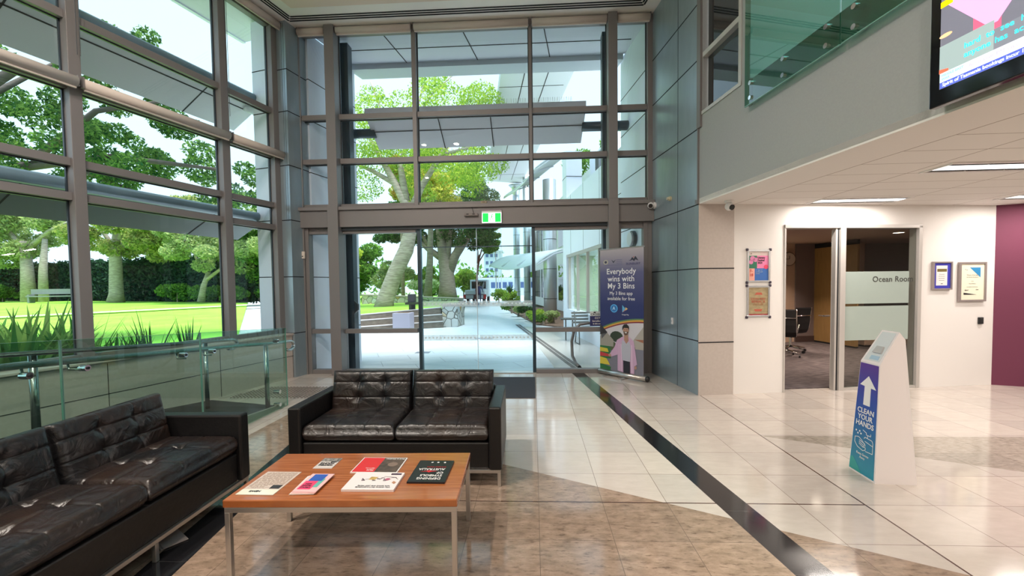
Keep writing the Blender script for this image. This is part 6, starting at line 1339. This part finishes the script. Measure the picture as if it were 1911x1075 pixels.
# ================= outside: planting =================
def leaves(mb, blobs, n, size, rs, flat_=0.0):
    """scatter leaf quads over the shells of ellipsoid blobs"""
    R = np.random.RandomState(rs); w = np.array([b[1][0] * b[1][2] for b in blobs], float); w /= w.sum(); idx = R.choice(len(blobs), n, p=w)
    c = np.array([blobs[i][0] for i in idx]); r = np.array([blobs[i][1] for i in idx])
    d = R.normal(size=(n, 3)); d /= np.linalg.norm(d, axis=1)[:, None]; rad = R.uniform(0.35, 1.0, (n, 1)) ** 0.5
    p = c + d * r * rad
    a = R.normal(size=(n, 3)); a /= np.linalg.norm(a, axis=1)[:, None]; b = np.cross(a, R.normal(size=(n, 3))); b /= np.linalg.norm(b, axis=1)[:, None]
    s = size * R.uniform(0.6, 1.3, (n, 1)); u = a * s; v = b * s * 0.5
    V = np.stack([p - u, p - v * 0.9, p + u, p + v * 0.9], 1).reshape(-1, 3)
    k = len(mb.v); mb.v += [tuple(x) for x in V.tolist()]; mb.f += [(k + 4 * i, k + 4 * i + 1, k + 4 * i + 2, k + 4 * i + 3) for i in range(n)]; mb.mi += [0] * n
def blobs_in(c, r, n, br, rs):
    R = random.Random(rs); out = []
    for i in range(n):
        while True:
            x, y, z = R.uniform(-1, 1), R.uniform(-1, 1), R.uniform(-1, 1)
            if x * x + y * y + z * z < 1: break
        q = br * R.uniform(0.6, 1.25); out.append(((c[0] + x * r[0], c[1] + y * r[1], c[2] + z * r[2]), (q, q, q * 0.7)))
    return out
def tree(name, label, trunk, branches, blobs, n, size, leafm, bark, rs, group=None, cat='tree'):
    t = thing(name, label, cat, trunk[0][0], 0, group)
    mb = MB(); mb.tube([p for p, r in trunk], [r for p, r in trunk], 12); mb.build('trunk', bark, t, smooth=True)
    for br in branches:
        mb = MB(); mb.tube([p for p, r in br], [r for p, r in br], 8); mb.build('branch', bark, t, smooth=True)
    if blobs: mb = MB(); leaves(mb, blobs, n, size, rs); mb.build('foliage', leafm, t)
    return t
def twigs(base, ends, r0, r1, sag=0.0):
    out = []
    for e in ends:
        b = Vector(base); e = Vector(e); m = (b + e) / 2 + Vector((0.08 * (e - b).length, 0, 0.12 * (e - b).length)); out.append([(tuple(b), r0), (tuple(m), (r0 + r1) / 2), (tuple(e), r1)])
    return out
# leaning jacaranda
jb = blobs_in((-5.2, 20.0, 8.4), (3.9, 3.0, 3.4), 44, 0.95, 3)
tree('leaning_tree', 'tall tree with a pale leaning forked trunk and feathery light green crown', [((-7.05, 19.7, 0.4), 0.50), ((-6.95, 19.7, 0.9), 0.40), ((-6.45, 19.75, 2.2), 0.36), ((-5.95, 19.8, 3.2), 0.35), ((-5.70, 19.8, 4.2), 0.30), ((-5.85, 19.9, 5.2), 0.24), ((-6.6, 20.0, 6.6), 0.16), ((-7.8, 20.0, 8.8), 0.07)],
     [[((-5.8, 19.85, 4.8), 0.22), ((-5.2, 20, 6.2), 0.16), ((-4.0, 20, 8.0), 0.10), ((-3.0, 20.2, 9.6), 0.05)], [((-5.9, 19.9, 5.3), 0.2), ((-6.2, 20, 7.2), 0.14), ((-5.6, 20.2, 9.2), 0.08), ((-5.1, 20.3, 11.0), 0.04)], [((-6.4, 20.0, 6.3), 0.13), ((-7.6, 20, 7.0), 0.09), ((-8.9, 20.2, 7.6), 0.04)],
      [((-4.3, 20, 7.6), 0.10), ((-3.0, 20, 7.9), 0.07), ((-2.0, 20.1, 8.8), 0.03)], [((-6.0, 20.1, 8.0), 0.10), ((-7.0, 20.1, 9.6), 0.06), ((-7.6, 20.2, 11.2), 0.03)], [((-5.5, 20.2, 9.4), 0.07), ((-4.6, 20.2, 10.6), 0.04), ((-3.6, 20.2, 11.4), 0.02)]],
     jb, 26000, 0.065, M['l_bright'], M['barkpale'], 5)
# dense dark ficus
fb = blobs_in((-6.9, 30.5, 6.5), (4.4, 2.6, 1.9), 40, 0.8, 8) + blobs_in((-4.0, 30, 5.0), (1.2, 1.2, 1.0), 10, 0.55, 81) + blobs_in((-9.6, 30, 5.1), (1.4, 1.2, 0.8), 9, 0.5, 82)
tree('broad_tree', 'broad tree with a fluted forked trunk and dense dark crown behind the stone wall', [((-6.15, 30, 0.3), 0.8), ((-6.1, 30, 1.2), 0.62), ((-6.15, 30, 2.4), 0.52), ((-6.35, 30, 3.6), 0.38), ((-6.6, 30, 5.2), 0.25), ((-6.7, 30, 6.6), 0.16)],
     [[((-6.1, 30, 2.3), 0.42), ((-5.5, 30.1, 3.7), 0.32), ((-4.6, 30.2, 4.9), 0.2), ((-4.4, 30.2, 6.2), 0.1)], [((-6.4, 30, 3.4), 0.26), ((-7.4, 30.1, 4.1), 0.2), ((-8.4, 30.2, 5.0), 0.12), ((-9.6, 30.2, 6.0), 0.06)], [((-6.2, 30, 2.8), 0.32), ((-6.0, 30.1, 4.4), 0.22), ((-5.7, 30.2, 6.4), 0.1)], [((-7.4, 30.1, 4.1), 0.14), ((-8.0, 30, 5.6), 0.08), ((-8.3, 30, 6.8), 0.04)]],
     fb, 24000, 0.12, M['l_dark'], M['bronze'], 9)
yb = blobs_in((-6.2, 26, 8.0), (2.5, 1.6, 1.9), 22, 0.8, 12)
tree('autumn_tree', 'yellow green tree turning orange at its left edge behind the leaning tree', [((-6.6, 26.2, 0.4), 0.28), ((-6.4, 26.2, 3.0), 0.2), ((-6.2, 26, 6.4), 0.14), ((-6.1, 26, 8.4), 0.06)], twigs((-6.3, 26, 5.6), [(-7.9, 26, 8.4), (-4.9, 26, 8.0), (-5.4, 26.2, 9.0)], 0.12, 0.03), yb, 10000, 0.11, leafmat('leaves_yellow', (0.25, 0.38, 0.05), (0.85, 0.75, 0.16)), M['bronze'], 13)
ob = blobs_in((-7.9, 25.5, 7.6), (0.5, 0.6, 2.3), 9, 0.4, 14)
tree('orange_tree', 'slim tree with orange leaves rising just right of the leaning trunk', [((-7.9, 25.5, 0.4), 0.12), ((-7.9, 25.5, 4.0), 0.10), ((-7.9, 25.5, 8.6), 0.04)], twigs((-7.9, 25.5, 6), [(-8.3, 25.5, 8.0), (-7.5, 25.5, 8.5)], 0.05, 0.02), ob, 2200, 0.12, M['l_orange'], M['bronze'], 15)
rb = blobs_in((-4.3, 34, 8.6), (2.0, 1.6, 2.6), 22, 0.8, 16)
tree('tall_tree', 'grey green tree against the sky left of the roof overhang', [((-7.1, 34, 0.3), 0.28), ((-6.6, 34, 3.4), 0.22), ((-5.2, 34, 6.4), 0.14), ((-4.3, 34, 8.4), 0.08)], twigs((-5.2, 34, 6.4), [(-5.6, 34, 9), (-3.2, 34, 8.6)], 0.12, 0.03), rb, 9000, 0.12, leafmat('leaves_greygreen', (0.12, 0.2, 0.12), (0.42, 0.48, 0.26)), M['bronze'], 17)
sb = blobs_in((-3.6, 32.5, 5.2), (1.3, 1.0, 1.3), 14, 0.5, 18)
tree('street_tree', 'small round headed tree with a red brown trunk above the white ute', [((-4.42, 33, 0.0), 0.10), ((-4.40, 33, 2.2), 0.09), ((-4.15, 33, 3.9), 0.07)], twigs((-4.3, 33, 3.2), [(-3.4, 32.8, 4.6), (-4.5, 32.8, 4.8), (-3.8, 32.8, 5.6)], 0.06, 0.02), sb, 5500, 0.13, M['l_mid'], M['barkred'], 19)
eb = blobs_in((4.6, 26, 8.9), (2.2, 1.5, 2.4), 24, 0.7, 70)
tree('roof_tree', 'light green tree showing above the white wing at the right of the entrance glass', [((4.8, 26, 0.0), 0.25), ((4.7, 26, 5.0), 0.18), ((4.6, 26, 9.0), 0.07)], twigs((4.7, 26, 6.5), [(3.3, 26, 9.0), (6.0, 26, 9.2)], 0.1, 0.03), eb, 9000, 0.11, M['l_mid'], M['bronze'], 71)
# shrubs in front of the far left
def bush(name, label, c, r, n, size, lm, rs, group=None, nb=10):
    t = thing(name, label, 'shrub', (c[0], c[1], c[2] - r[2]), 0, group)
    mb = MB(); leaves(mb, blobs_in(c, (r[0] * 0.7, r[1] * 0.7, r[2] * 0.65), nb, min(r) * 0.62, rs), n, size, rs); mb.build('foliage', lm, t)
    mb = MB(); mb.tube([(c[0], c[1], c[2] - r[2] - 0.1), (c[0], c[1], c[2])], [0.07, 0.03], 6); mb.build('stem', M['bronze'], t)
    return t
bg_ = 'shrubs behind the stone wall'
bush('flowering_shrub', 'pale green shrub between the leaning trunk and the left door edge', (-10.2, 31.0, 2.3), (1.6, 1.2, 1.7), 4500, 0.13, M['l_pale'], 21, bg_)
bush('flowering_shrub', 'bright shrub just left of the fluted trunk', (-8.0, 31.5, 2.0), (1.3, 1.1, 1.3), 3800, 0.13, M['l_bright'], 22, bg_)
bush('flowering_shrub', 'bright shrub just right of the fluted trunk', (-6.1, 37.0, 2.2), (1.5, 1.0, 1.7), 3800, 0.13, M['l_bright'], 23, bg_)
bush('flowering_shrub', 'low lime shrub with white flowers below the fluted trunk', (-7.4, 28.5, 1.45), (1.3, 0.8, 0.6), 2600, 0.10, leafmat('leaves_flower', (0.2, 0.42, 0.06), (0.8, 0.85, 0.6)), 24, bg_)
bush('tall_hedge', 'tall mixed green hedge behind the leaning trunk', (-14.2, 33.0, 3.2), (3.2, 1.5, 2.8), 9000, 0.16, M['l_mid'], 25, None, 20)
bush('dark_shrub', 'dark tree crown at the upper left of the door pane', (-12.6, 27.0, 5.9), (2.4, 1.6, 1.5), 6500, 0.12, M['l_dark'], 26, None, 16)
bush('yellow_shrub', 'yellow green shrub at the far left of the door pane', (-14.0, 31.0, 3.6), (1.3, 1.0, 1.4), 3000, 0.12, leafmat('leaves_lime', (0.3, 0.48, 0.05), (0.75, 0.8, 0.15)), 27)
bush('low_hedge', 'low clipped hedge along the back of the raised lawn', (-12.5, 28.5, 0.75), (5.0, 0.5, 0.35), 4500, 0.10, M['l_mid'], 28, None, 24)
t = thing('garden_shed', 'dark louvred shed front at the back left of the raised lawn', 'shed', (-15.2, 29.5, 0.4))
mb = MB(); mb.box(-16.4, -14.6, 29.5, 31.0, 0.4, 2.1); mb.build('walls', flat((0.06, 0.07, 0.08), 0.6), t)
mb = MB(); mb.box(-14.6, -13.7, 29.6, 31.0, 0.4, 2.6); mb.build('brick_pier', flat((0.45, 0.27, 0.17), 0.8), t)
mb = MB(); mb.box(-16.5, -13.6, 29.3, 31.1, 2.3, 2.5); mb.build('roof', flat((0.3, 0.3, 0.3), 0.8), t)

# garden bed on the right
struct('garden_bed', seg_poly([(-1.87, 27.4), (0.1, 16.1), (0.98, 14.95), (1.6, 15.0), (3.0, 16), (1.6, 28)], -0.1, 0.03), M['soil'])
gb = 'low plants in the garden bed by the columns'
gpl = [(0.35, 15.9, 0.22, 'low strappy plant at the near corner of the garden bed'), (0.1, 16.9, 0.28, 'bright leafy plant left of the thick column'), (-0.35, 18.6, 0.32, 'dark leafy plant midway along the garden bed'), (-0.75, 20.5, 0.32, 'pale leafy plant before the far columns'), (-1.2, 23.0, 0.35, 'dark leafy plant towards the far end of the bed'), (0.75, 16.4, 0.25, 'grey green plant behind the near corner of the bed'), (0.0, 17.6, 0.25, 'yellow green plant in the middle of the bed')]
for i, (x, y, r, lb) in enumerate(gpl): bush('bedding_plant', lb, (x, y, 0.03 + r), (r * 1.5, r * 1.5, r), 900, 0.06, M[('l_mid', 'l_bright', 'l_dark', 'l_pale', 'l_mid', 'l_pale', 'l_bright')[i]], 40 + i, gb, 6)
bush('clipped_shrub', 'bright clipped shrub left of the flagpoles', (-3.0, 36.5, 0.7), (0.9, 0.7, 0.6), 1800, 0.09, M['l_bright'], 50); bush('clipped_shrub', 'bright clipped shrub below the cycad', (-2.0, 35.5, 0.65), (0.9, 0.7, 0.6), 1800, 0.09, M['l_bright'], 51)
def strappy(name, label, c, n, L, w, m, rs, group=None, droop=0.6, upr=0.9):
    t = thing(name, label, 'plant', c, 0, group); R = random.Random(rs); mb = MB()
    for i in range(n):
        a = R.uniform(0, 2 * PI); l = L * R.uniform(0.7, 1.1); out = R.uniform(0.25, 1.0) * droop; p = Vector(c) + Vector((math.cos(a), math.sin(a), 0)) * R.uniform(0, 0.06); d = Vector((math.cos(a), math.sin(a), 0)); sd = Vector((-d.y, d.x, 0)); prev = None; K = 7
        for k in range(K + 1):
            f = k / K; q = p + d * (l * out * f) + Vector((0, 0, l * (upr * f - 0.62 * out * f * f * 1.2))); ww = w * (0.35 + 1.5 * f if f < 0.4 else max(0.0, (1 - f)) * 1.55) * 0.5 + 0.001
            cur = (q - sd * ww, q + sd * ww + Vector((0, 0, 0.0)))
            if prev: mb.add([prev[0], prev[1], cur[1], cur[0]], [(0, 1, 2, 3)])
            prev = cur
    # weld the segments of each blade
    o = mb.build('leaves', m, t); b = bmesh.new(); b.from_mesh(o.data); bmesh.ops.remove_doubles(b, verts=b.verts, dist=1e-5); b.to_mesh(o.data); b.free()
    mb = MB(); mb.ell((c[0], c[1], c[2] + 0.03), (0.08, 0.08, 0.08), 8, 6); mb.build('crown_base', M['soil'], t); return t
strappy('cycad', 'spiky cycad palm beside the far columns', (-1.9, 34, 0.9), 46, 1.15, 0.10, M['l_dark'], 60, None, 0.9, 0.8)
# soil bed and plants outside the left windows
mb = MB(); mb.prism([LW.p(-9, 0.3, -0.1), LW.p(0.3, 0.3, -0.1), LW.p(0.3, 2.4, -0.1), LW.p(-9, 4.2, -0.1)], (0, 0, 0.32)); struct('garden_bed_left', mb, M['soil'])
pg = 'leafy strap plants outside the left windows'
pl = [(-2.05, 1.2, 'leafy strap plant nearest the first mullion from the left'), (-2.35, 1.5, 'leafy strap plant in the middle of the clump at left'), (-2.75, 1.1, 'leafy strap plant at the left edge of view'), (-1.95, 1.8, 'leafy strap plant reaching right to the mullion'), (-3.2, 1.5, 'leafy strap plant beyond the left edge of view'), (-1.62, 1.35, 'leafy strap plant just right of the first mullion'), (-2.5, 2.2, 'leafy strap plant at the back of the clump'), (-3.0, 2.2, 'leafy strap plant at the back left of the clump')]
for i, (s, o_, lb) in enumerate(pl):
    h = (0.86, 0.95, 0.95, 0.85, 0.9, 0.55, 1.0, 1.0)[i]; strappy('strap_plant', lb, tuple(LW.p(s, o_, 0.22)), 60, h * 1.5, 0.085, M['l_strap'], 70 + i, pg, 0.75, 0.95)
for i, (s, o_, h, lb) in enumerate(((-1.30, 1.1, 0.80, 'spiky plant with upright blades right of the first mullion'), (-0.62, 1.3, 0.66, 'spiky plant with upright blades in front of the second mullion'), (-1.15, 1.7, 0.6, 'smaller spiky plant behind the upright one'))):
    strappy('spiky_plant', lb, tuple(LW.p(s, o_, 0.22)), 22, h * 1.3, 0.035, M['l_dark'], 90 + i, 'spiky plants outside the left windows', 0.45, 1.05)

# ivy covered wall at the back of the bright lawn
iv = thing('ivy_wall', 'long dark ivy covered wall at the back of the bright lawn', 'hedge', (-43, 42, 0.4))
ia, ib = Vector((-80, 51.0, 0.3)), Vector((-25.0, 38.0, 0.3)); id_ = (ib - ia).normalized(); in_ = Vector((id_.y, -id_.x, 0))
if in_.y > 0: in_ = -in_
mb = MB(); mb.prism([ia, ib, ib - in_ * 1.0, ia - in_ * 1.0], (0, 0, 4.2)); mb.build('wall', flat((0.02, 0.03, 0.028), 0.9), iv)
R = np.random.RandomState(4); n = 15000; fr = R.uniform(0, 1, n) ** 0.8; zz = R.uniform(0, 1, n); L_ = (ib - ia).length
P_ = np.array(ia)[None, :] + np.array(id_)[None, :] * (fr * L_)[:, None] + np.array(in_)[None, :] * R.uniform(0.0, 0.5, n)[:, None] + np.array([0, 0, 1])[None, :] * (zz * 4.35 + R.normal(0, 0.1, n))[:, None]
mb = MB(); a = R.normal(size=(n, 3)); a /= np.linalg.norm(a, axis=1)[:, None]; b = np.cross(a, R.normal(size=(n, 3))); b /= np.linalg.norm(b, axis=1)[:, None]; s = 0.22 * R.uniform(0.6, 1.3, (n, 1))
V = np.stack([P_ - a * s, P_ - b * s * 0.5, P_ + a * s, P_ + b * s * 0.5], 1).reshape(-1, 3); mb.v = [tuple(x) for x in V.tolist()]; mb.f = [(4 * i, 4 * i + 1, 4 * i + 2, 4 * i + 3) for i in range(n)]; mb.mi = [0] * n
mb.build('ivy_leaves', M['l_ivy'], iv)
for i, (x, y, r, lb) in enumerate(((-33.5, 38.5, 1.3, 'low shrub at the foot of the ivy wall right of the pale trunk'), (-30.0, 37.5, 1.2, 'low shrub at the foot of the ivy wall near the forked tree'), (-57, 43, 1.5, 'low shrub at the foot of the ivy wall at the far left'), (-27.0, 37.0, 1.1, 'low shrub at the foot of the ivy wall near the second mullion'))):
    bush('low_shrub', lb, (x, y, 0.4 + r * 0.6), (r * 1.6, r, r * 0.8), 2000, 0.16, M['l_mid'], 100 + i, 'low shrubs along the ivy wall')
# trees standing on the bright lawn
ab = blobs_in((-37, 39, 7.5), (7.6, 3.0, 3.2), 56, 1.15, 30)
tree('lawn_tree', 'tree with a straight pale trunk standing in front of the ivy wall', [((-39.5, 38.4, 0.4), 0.72), ((-39.4, 38.4, 1.2), 0.56), ((-39.3, 38.4, 5.2), 0.46), ((-39.0, 38.4, 7.4), 0.25)], twigs((-39.2, 38.4, 5.2), [(-43, 38.4, 8.4), (-35, 38.4, 8.2), (-32.5, 38.6, 7.4), (-38, 38.4, 10)], 0.24, 0.05), ab, 34000, 0.17, leafmat('leaves_lawn_tree', (0.18, 0.30, 0.08), (0.68, 0.66, 0.25)), M['barkpale'], 31)
bb = blobs_in((-56, 41, 7.9), (9.0, 3.2, 3.5), 50, 1.3, 32)
tree('lawn_tree', 'tree with twin pale trunks at the far left of the bright lawn', [((-51.5, 41.0, 0.4), 0.62), ((-51.5, 41.0, 3.5), 0.5), ((-51.6, 41, 6.6), 0.38)], [[((-49.9, 41.0, 0.4), 0.4), ((-49.8, 41, 3.5), 0.34), ((-49.4, 41, 6.8), 0.2)]] + twigs((-51.5, 41, 5.6), [(-56, 41, 8.4), (-47, 41, 8.4)], 0.3, 0.06), bb, 30000, 0.18, M['l_pale'], M['barkpale'], 33)
cb = blobs_in((-27.2, 36, 5.9), (5.6, 2.4, 2.9), 44, 0.95, 34)
tree('lawn_tree', 'small tree with a forked pale trunk near the second mullion', [((-29.0, 35.8, 0.4), 0.3), ((-28.7, 35.8, 1.8), 0.22), ((-28.2, 35.8, 3.0), 0.17)], [[((-28.6, 35.8, 2.2), 0.18), ((-27.0, 35.8, 3.3), 0.12), ((-26.0, 35.8, 4.6), 0.06)], [((-28.3, 35.8, 2.8), 0.16), ((-29.3, 35.8, 4.2), 0.1), ((-29.8, 35.8, 5.6), 0.05)]], cb, 30000, 0.14, M['l_pale'], M['barkpale'], 35)
db = blobs_in((-24.6, 38.0, 4.6), (3.0, 2.0, 3.6), 26, 1.0, 36)
tree('hedge_tree', 'full green tree closing the view before the corner column', [((-25, 38, 0.4), 0.3), ((-24.8, 38, 4.0), 0.2), ((-24.6, 38, 6), 0.1)], [], db, 10000, 0.18, M['l_mid'], M['bronze'], 37)
t = thing('pale_house', 'small pale pink wall with an arched dark opening at the end of the left path', 'building', (-30, 52, 0.4))
mb = MB(); mb.box(-34.5, -27.0, 53.0, 56.0, 0.3, 4.6); mb.build('wall', flat((0.75, 0.62, 0.62), 0.8), t)
mb = MB(); mb.prism([(a, 52.95, b_) for a, b_ in circ(-31.0, 2.0, 0.9, 18)], (0, 0.04, 0)); mb.build('opening', flat((0.06, 0.05, 0.07)), t)
t = thing('garden_bench', 'grey wooden garden bench in front of the ivy wall at left', 'bench', (-45.8, 38.6, 0.4), math.radians(12))
mb = MB(); mb.box(-2.2, 2.2, -0.3, 0.3, 0.55, 0.66); mb.build('seat', flat((0.22, 0.24, 0.24)), t, local=True)
mb = MB(); mb.box(-2.2, 2.2, 0.28, 0.36, 0.8, 1.3); mb.build('backrest', flat((0.22, 0.24, 0.24)), t, local=True)
for x in (-2.0, 2.0): mb = MB(); mb.box(x - 0.08, x + 0.08, -0.28, 0.34, 0.0, 0.8); mb.build('leg', flat((0.22, 0.24, 0.24)), t, local=True)
# near maple whose branches cross the left windows
nb = blobs_in((-12.8, 11.6, 6.0), (4.2, 2.0, 1.9), 58, 0.50, 38) + blobs_in((-9.4, 13.4, 4.9), (1.5, 1.2, 0.8), 10, 0.4, 39) + blobs_in((-11.2, 9.6, 7.2), (2.6, 1.2, 0.7), 12, 0.3, 41) + blobs_in((-11.0, 12.4, 3.7), (1.1, 0.6, 0.45), 7, 0.28, 42)
tree('maple_tree', 'large leafy tree whose branches reach across the left windows', [((-17.0, 9.4, 0.1), 0.42), ((-16.6, 9.5, 2.0), 0.32), ((-15.8, 9.7, 4.2), 0.26), ((-14.6, 9.9, 5.8), 0.17), ((-12.4, 10.0, 7.0), 0.09)],
     [[((-16.0, 9.7, 3.8), 0.2), ((-14.0, 10.6, 4.7), 0.14), ((-11.6, 11.4, 5.2), 0.09), ((-9.2, 12.2, 5.0), 0.04)], [((-15.4, 9.8, 4.8), 0.14), ((-14.6, 10.6, 6.4), 0.10), ((-13.2, 11.4, 7.8), 0.04)], [((-13.2, 10.8, 5.0), 0.10), ((-11.4, 10.8, 6.2), 0.07), ((-9.6, 11.2, 6.6), 0.03)],
      [((-16.3, 9.6, 3.0), 0.16), ((-15.4, 10.4, 5.0), 0.12), ((-15.8, 11, 7.2), 0.05)], [((-12.8, 11.1, 5.0), 0.07), ((-11.2, 12.0, 4.2), 0.04), ((-10.4, 12.4, 3.7), 0.02)]],
     nb, 30000, 0.068, M['l_maple'], M['barkdark'], 43)

# ================= outside: distance =================
t = thing('white_ute', 'white utility truck parked at the end of the path, seen from behind', 'truck', (-4.7, 34, -0.02))
mb = MB(); mb.box(-5.5, -3.9, 33.9, 36.0, 0.55, 1.15); mb.build('tray', M['white_ext'], t, bevel=0.03)
mb = MB(); mb.prism([(-5.4, 36.0, 0.55), (-5.4, 38.8, 0.55), (-5.4, 38.6, 1.15), (-5.4, 37.9, 1.35), (-5.4, 37.4, 2.0), (-5.4, 36.1, 2.0)], (1.5, 0, 0)); mb.build('cab', M['white_ext'], t, bevel=0.05)
mb = MB(); mb.box(-5.25, -4.05, 36.0, 36.05, 1.25, 1.85); mb.build('rear_window', M['glass_dark'], t)
mb = MB(); mb.box(-5.62, -3.78, 33.8, 33.9, 0.42, 0.80); mb.build('rear_board', flat((0.10, 0.02, 0.03)), t)
for x0, x1 in ((-5.40, -4.80), (-4.62, -4.02)): mb = MB(); mb.box(x0, x1, 33.78, 33.8, 0.47, 0.75); mb.build('white_plate', flat((0.6, 0.6, 0.62)), t)
for x0, x1 in ((-5.62, -5.42), (-3.98, -3.78)): mb = MB(); mb.box(x0, x1, 33.77, 33.8, 0.44, 0.78); mb.build('tail_light', flat((0.55, 0.02, 0.03)), t)
for x in (-5.45, -4.15):
    for y in (34.7, 38.0): mb = MB(); mb.cyl((x, y, 0.33), (x + 0.22, y, 0.33), 0.35, 18); mb.build('wheel', M['black'], t)
def skin_person(label, loc, rz, pose, cols):
    """one continuous skinned body; clothing colours by height via material slots"""
    t = thing('person', label, 'person', loc, rz)
    V = pose['v']; E = pose['e']; rr = pose['r']
    me = bpy.data.meshes.new('body'); me.from_pydata(V, E, []); o = bpy.data.objects.new('body', me); COL.objects.link(o)
    sk = o.modifiers.new('skin', 'SKIN'); sk.use_smooth_shade = True; ss = o.modifiers.new('sub', 'SUBSURF'); ss.levels = ss.render_levels = 1
    for i, v in enumerate(me.skin_vertices[0].data): v.radius = rr[i]; v.use_root = (i == 0)
    dg = bpy.context.evaluated_depsgraph_get(); m2 = bpy.data.meshes.new_from_object(o.evaluated_get(dg)); bpy.data.objects.remove(o)
    for c in cols: m2.materials.append(c)
    for p in m2.polygons: z = p.center.z; x = abs(p.center.x); p.material_index = 0 if z > 1.47 or x > 0.34 else (1 if z > 0.92 else 2); p.use_smooth = True
    o = bpy.data.objects.new('body', m2); COL.objects.link(o); o.parent = t
    mb = MB(); mb.ell((0, 0.015, 1.69), (0.085, 0.095, 0.10), 12, 8); mb.build('hair', flat((0.05, 0.035, 0.03)), t, local=True, smooth=True)
    return t
pv = [(0, 0, 0.98), (0, 0, 1.2), (0, -0.01, 1.42), (0, -0.02, 1.52), (0, -0.03, 1.64), (0, -0.03, 1.72), (-0.19, 0, 1.42), (-0.27, -0.05, 1.16), (-0.25, -0.25, 1.02), (-0.24, -0.33, 0.98), (0.19, 0, 1.42), (0.27, -0.04, 1.16), (0.26, -0.16, 0.95), (0.26, -0.20, 0.88), (-0.10, 0, 0.90), (-0.11, -0.02, 0.50), (-0.11, 0.02, 0.09), (-0.11, -0.13, 0.04), (0.10, 0, 0.90), (0.12, 0.04, 0.50), (0.12, 0.08, 0.09), (0.12, -0.07, 0.04)]
pe = [(0, 1), (1, 2), (2, 3), (3, 4), (4, 5), (2, 6), (6, 7), (7, 8), (8, 9), (2, 10), (10, 11), (11, 12), (12, 13), (0, 14), (14, 15), (15, 16), (16, 17), (0, 18), (18, 19), (19, 20), (20, 21)]
pr_ = [(0.15, 0.10), (0.14, 0.10), (0.16, 0.10), (0.055, 0.055), (0.08, 0.09), (0.07, 0.08), (0.06, 0.06), (0.045, 0.045), (0.032, 0.032), (0.035, 0.025), (0.06, 0.06), (0.045, 0.045), (0.032, 0.032), (0.035, 0.025), (0.085, 0.085), (0.06, 0.06), (0.045, 0.045), (0.045, 0.035), (0.085, 0.085), (0.06, 0.06), (0.045, 0.045), (0.045, 0.035)]
skin_person('person in dark blue clothes standing behind the white ute', (-4.28, 33.2, -0.01), math.radians(170), {'v': pv, 'e': pe, 'r': pr_}, [flat((0.42, 0.26, 0.2)), flat((0.04, 0.06, 0.20)), flat((0.03, 0.04, 0.12))])
for i, x in enumerate((-3.52, -3.3, -3.0)):
    t = thing('flagpole', ['left of the three slim flagpoles beyond the path', 'middle of the three slim flagpoles beyond the path', 'right of the three slim flagpoles beyond the path'][i], 'flagpole', (x, 40, -0.02), 0, 'flagpoles beyond the path')
    mb = MB(); mb.tube([(x, 40, -0.02), (x, 40, 7.8)], [0.045, 0.03], 10); mb.build('pole', M['white'] if i else M['barkpale'], t); mb = MB(); mb.ell((x, 40, 7.85), (0.06, 0.06, 0.06), 8, 6); mb.build('finial', M['steel'], t)
def building(name, label, x0, x1, y0, y1, h, wallc, wins, roofc=None):
    t = thing(name, label, 'building', ((x0 + x1) / 2, y0, -0.2))
    mb = MB(); mb.box(x0, x1, y0, y1, -0.2, h); mb.build('wall', flat(wallc, 0.8), t)
    for (a, b_, c, d) in wins: mb = MB(); mb.box(a, b_, y0 - 0.05, y0 + 0.02, c, d); mb.build('window', flat((0.08, 0.13, 0.28), 0.3), t)
    mb = MB(); mb.box(x0 - 0.4, x1 + 0.4, y0 - 0.5, y1 + 0.4, h, h + 0.3); mb.build('roof', flat(roofc or (0.55, 0.6, 0.65), 0.7), t)
building('long_building', 'long low white building with a row of blue windows beyond the car park', -13, 2.5, 62, 70, 2.3, (0.75, 0.78, 0.80), [(-9.6 + i * 0.85, -9.0 + i * 0.85, 1.1, 1.95) for i in range(13)])
building('hotel_tower', 'pale multi storey tower on the horizon', -11.0, -7.2, 95, 100, 9.0, (0.62, 0.70, 0.76), [(-10.6 + i * 1.0, -10.0 + i * 1.0, 3.0 + j * 1.6, 3.7 + j * 1.6) for i in range(3) for j in range(4)])
building('red_roof_house', 'low house with a red roof beyond the long white building', -9.5, -5.0, 75, 80, 2.6, (0.7, 0.7, 0.7), [(-9, -8, 1.2, 2.0), (-7, -6, 1.2, 2.0)], (0.5, 0.22, 0.15))
mb = MB(); mb.prism([(-14, 44, -0.02), (8, 44, -0.02), (8, 62, -0.02), (-14, 62, -0.02)], (0, 0, 0.012)); mb.build('road', flat((0.50, 0.55, 0.60), 0.8), label='pale road and car park beyond the flagpoles', cat='road')
hb = thing('tree_line', 'distant line of trees along the horizon', 'trees', (-30, 85, 0)); hb['kind'] = 'stuff'
mb = MB(); R2 = random.Random(5)
bl_ = [((R2.uniform(-150, 40), R2.uniform(80, 95), R2.uniform(0.5, 5.0)), (5.0, 3.0, 3.6)) for _ in range(60)]
bl_ = [b for b in bl_ if not (-14 < b[0][0] < 6 and b[0][2] > 2.0)]
leaves(mb, bl_, 9000, 0.6, 6); mb.build('foliage', M['l_mid'], hb)
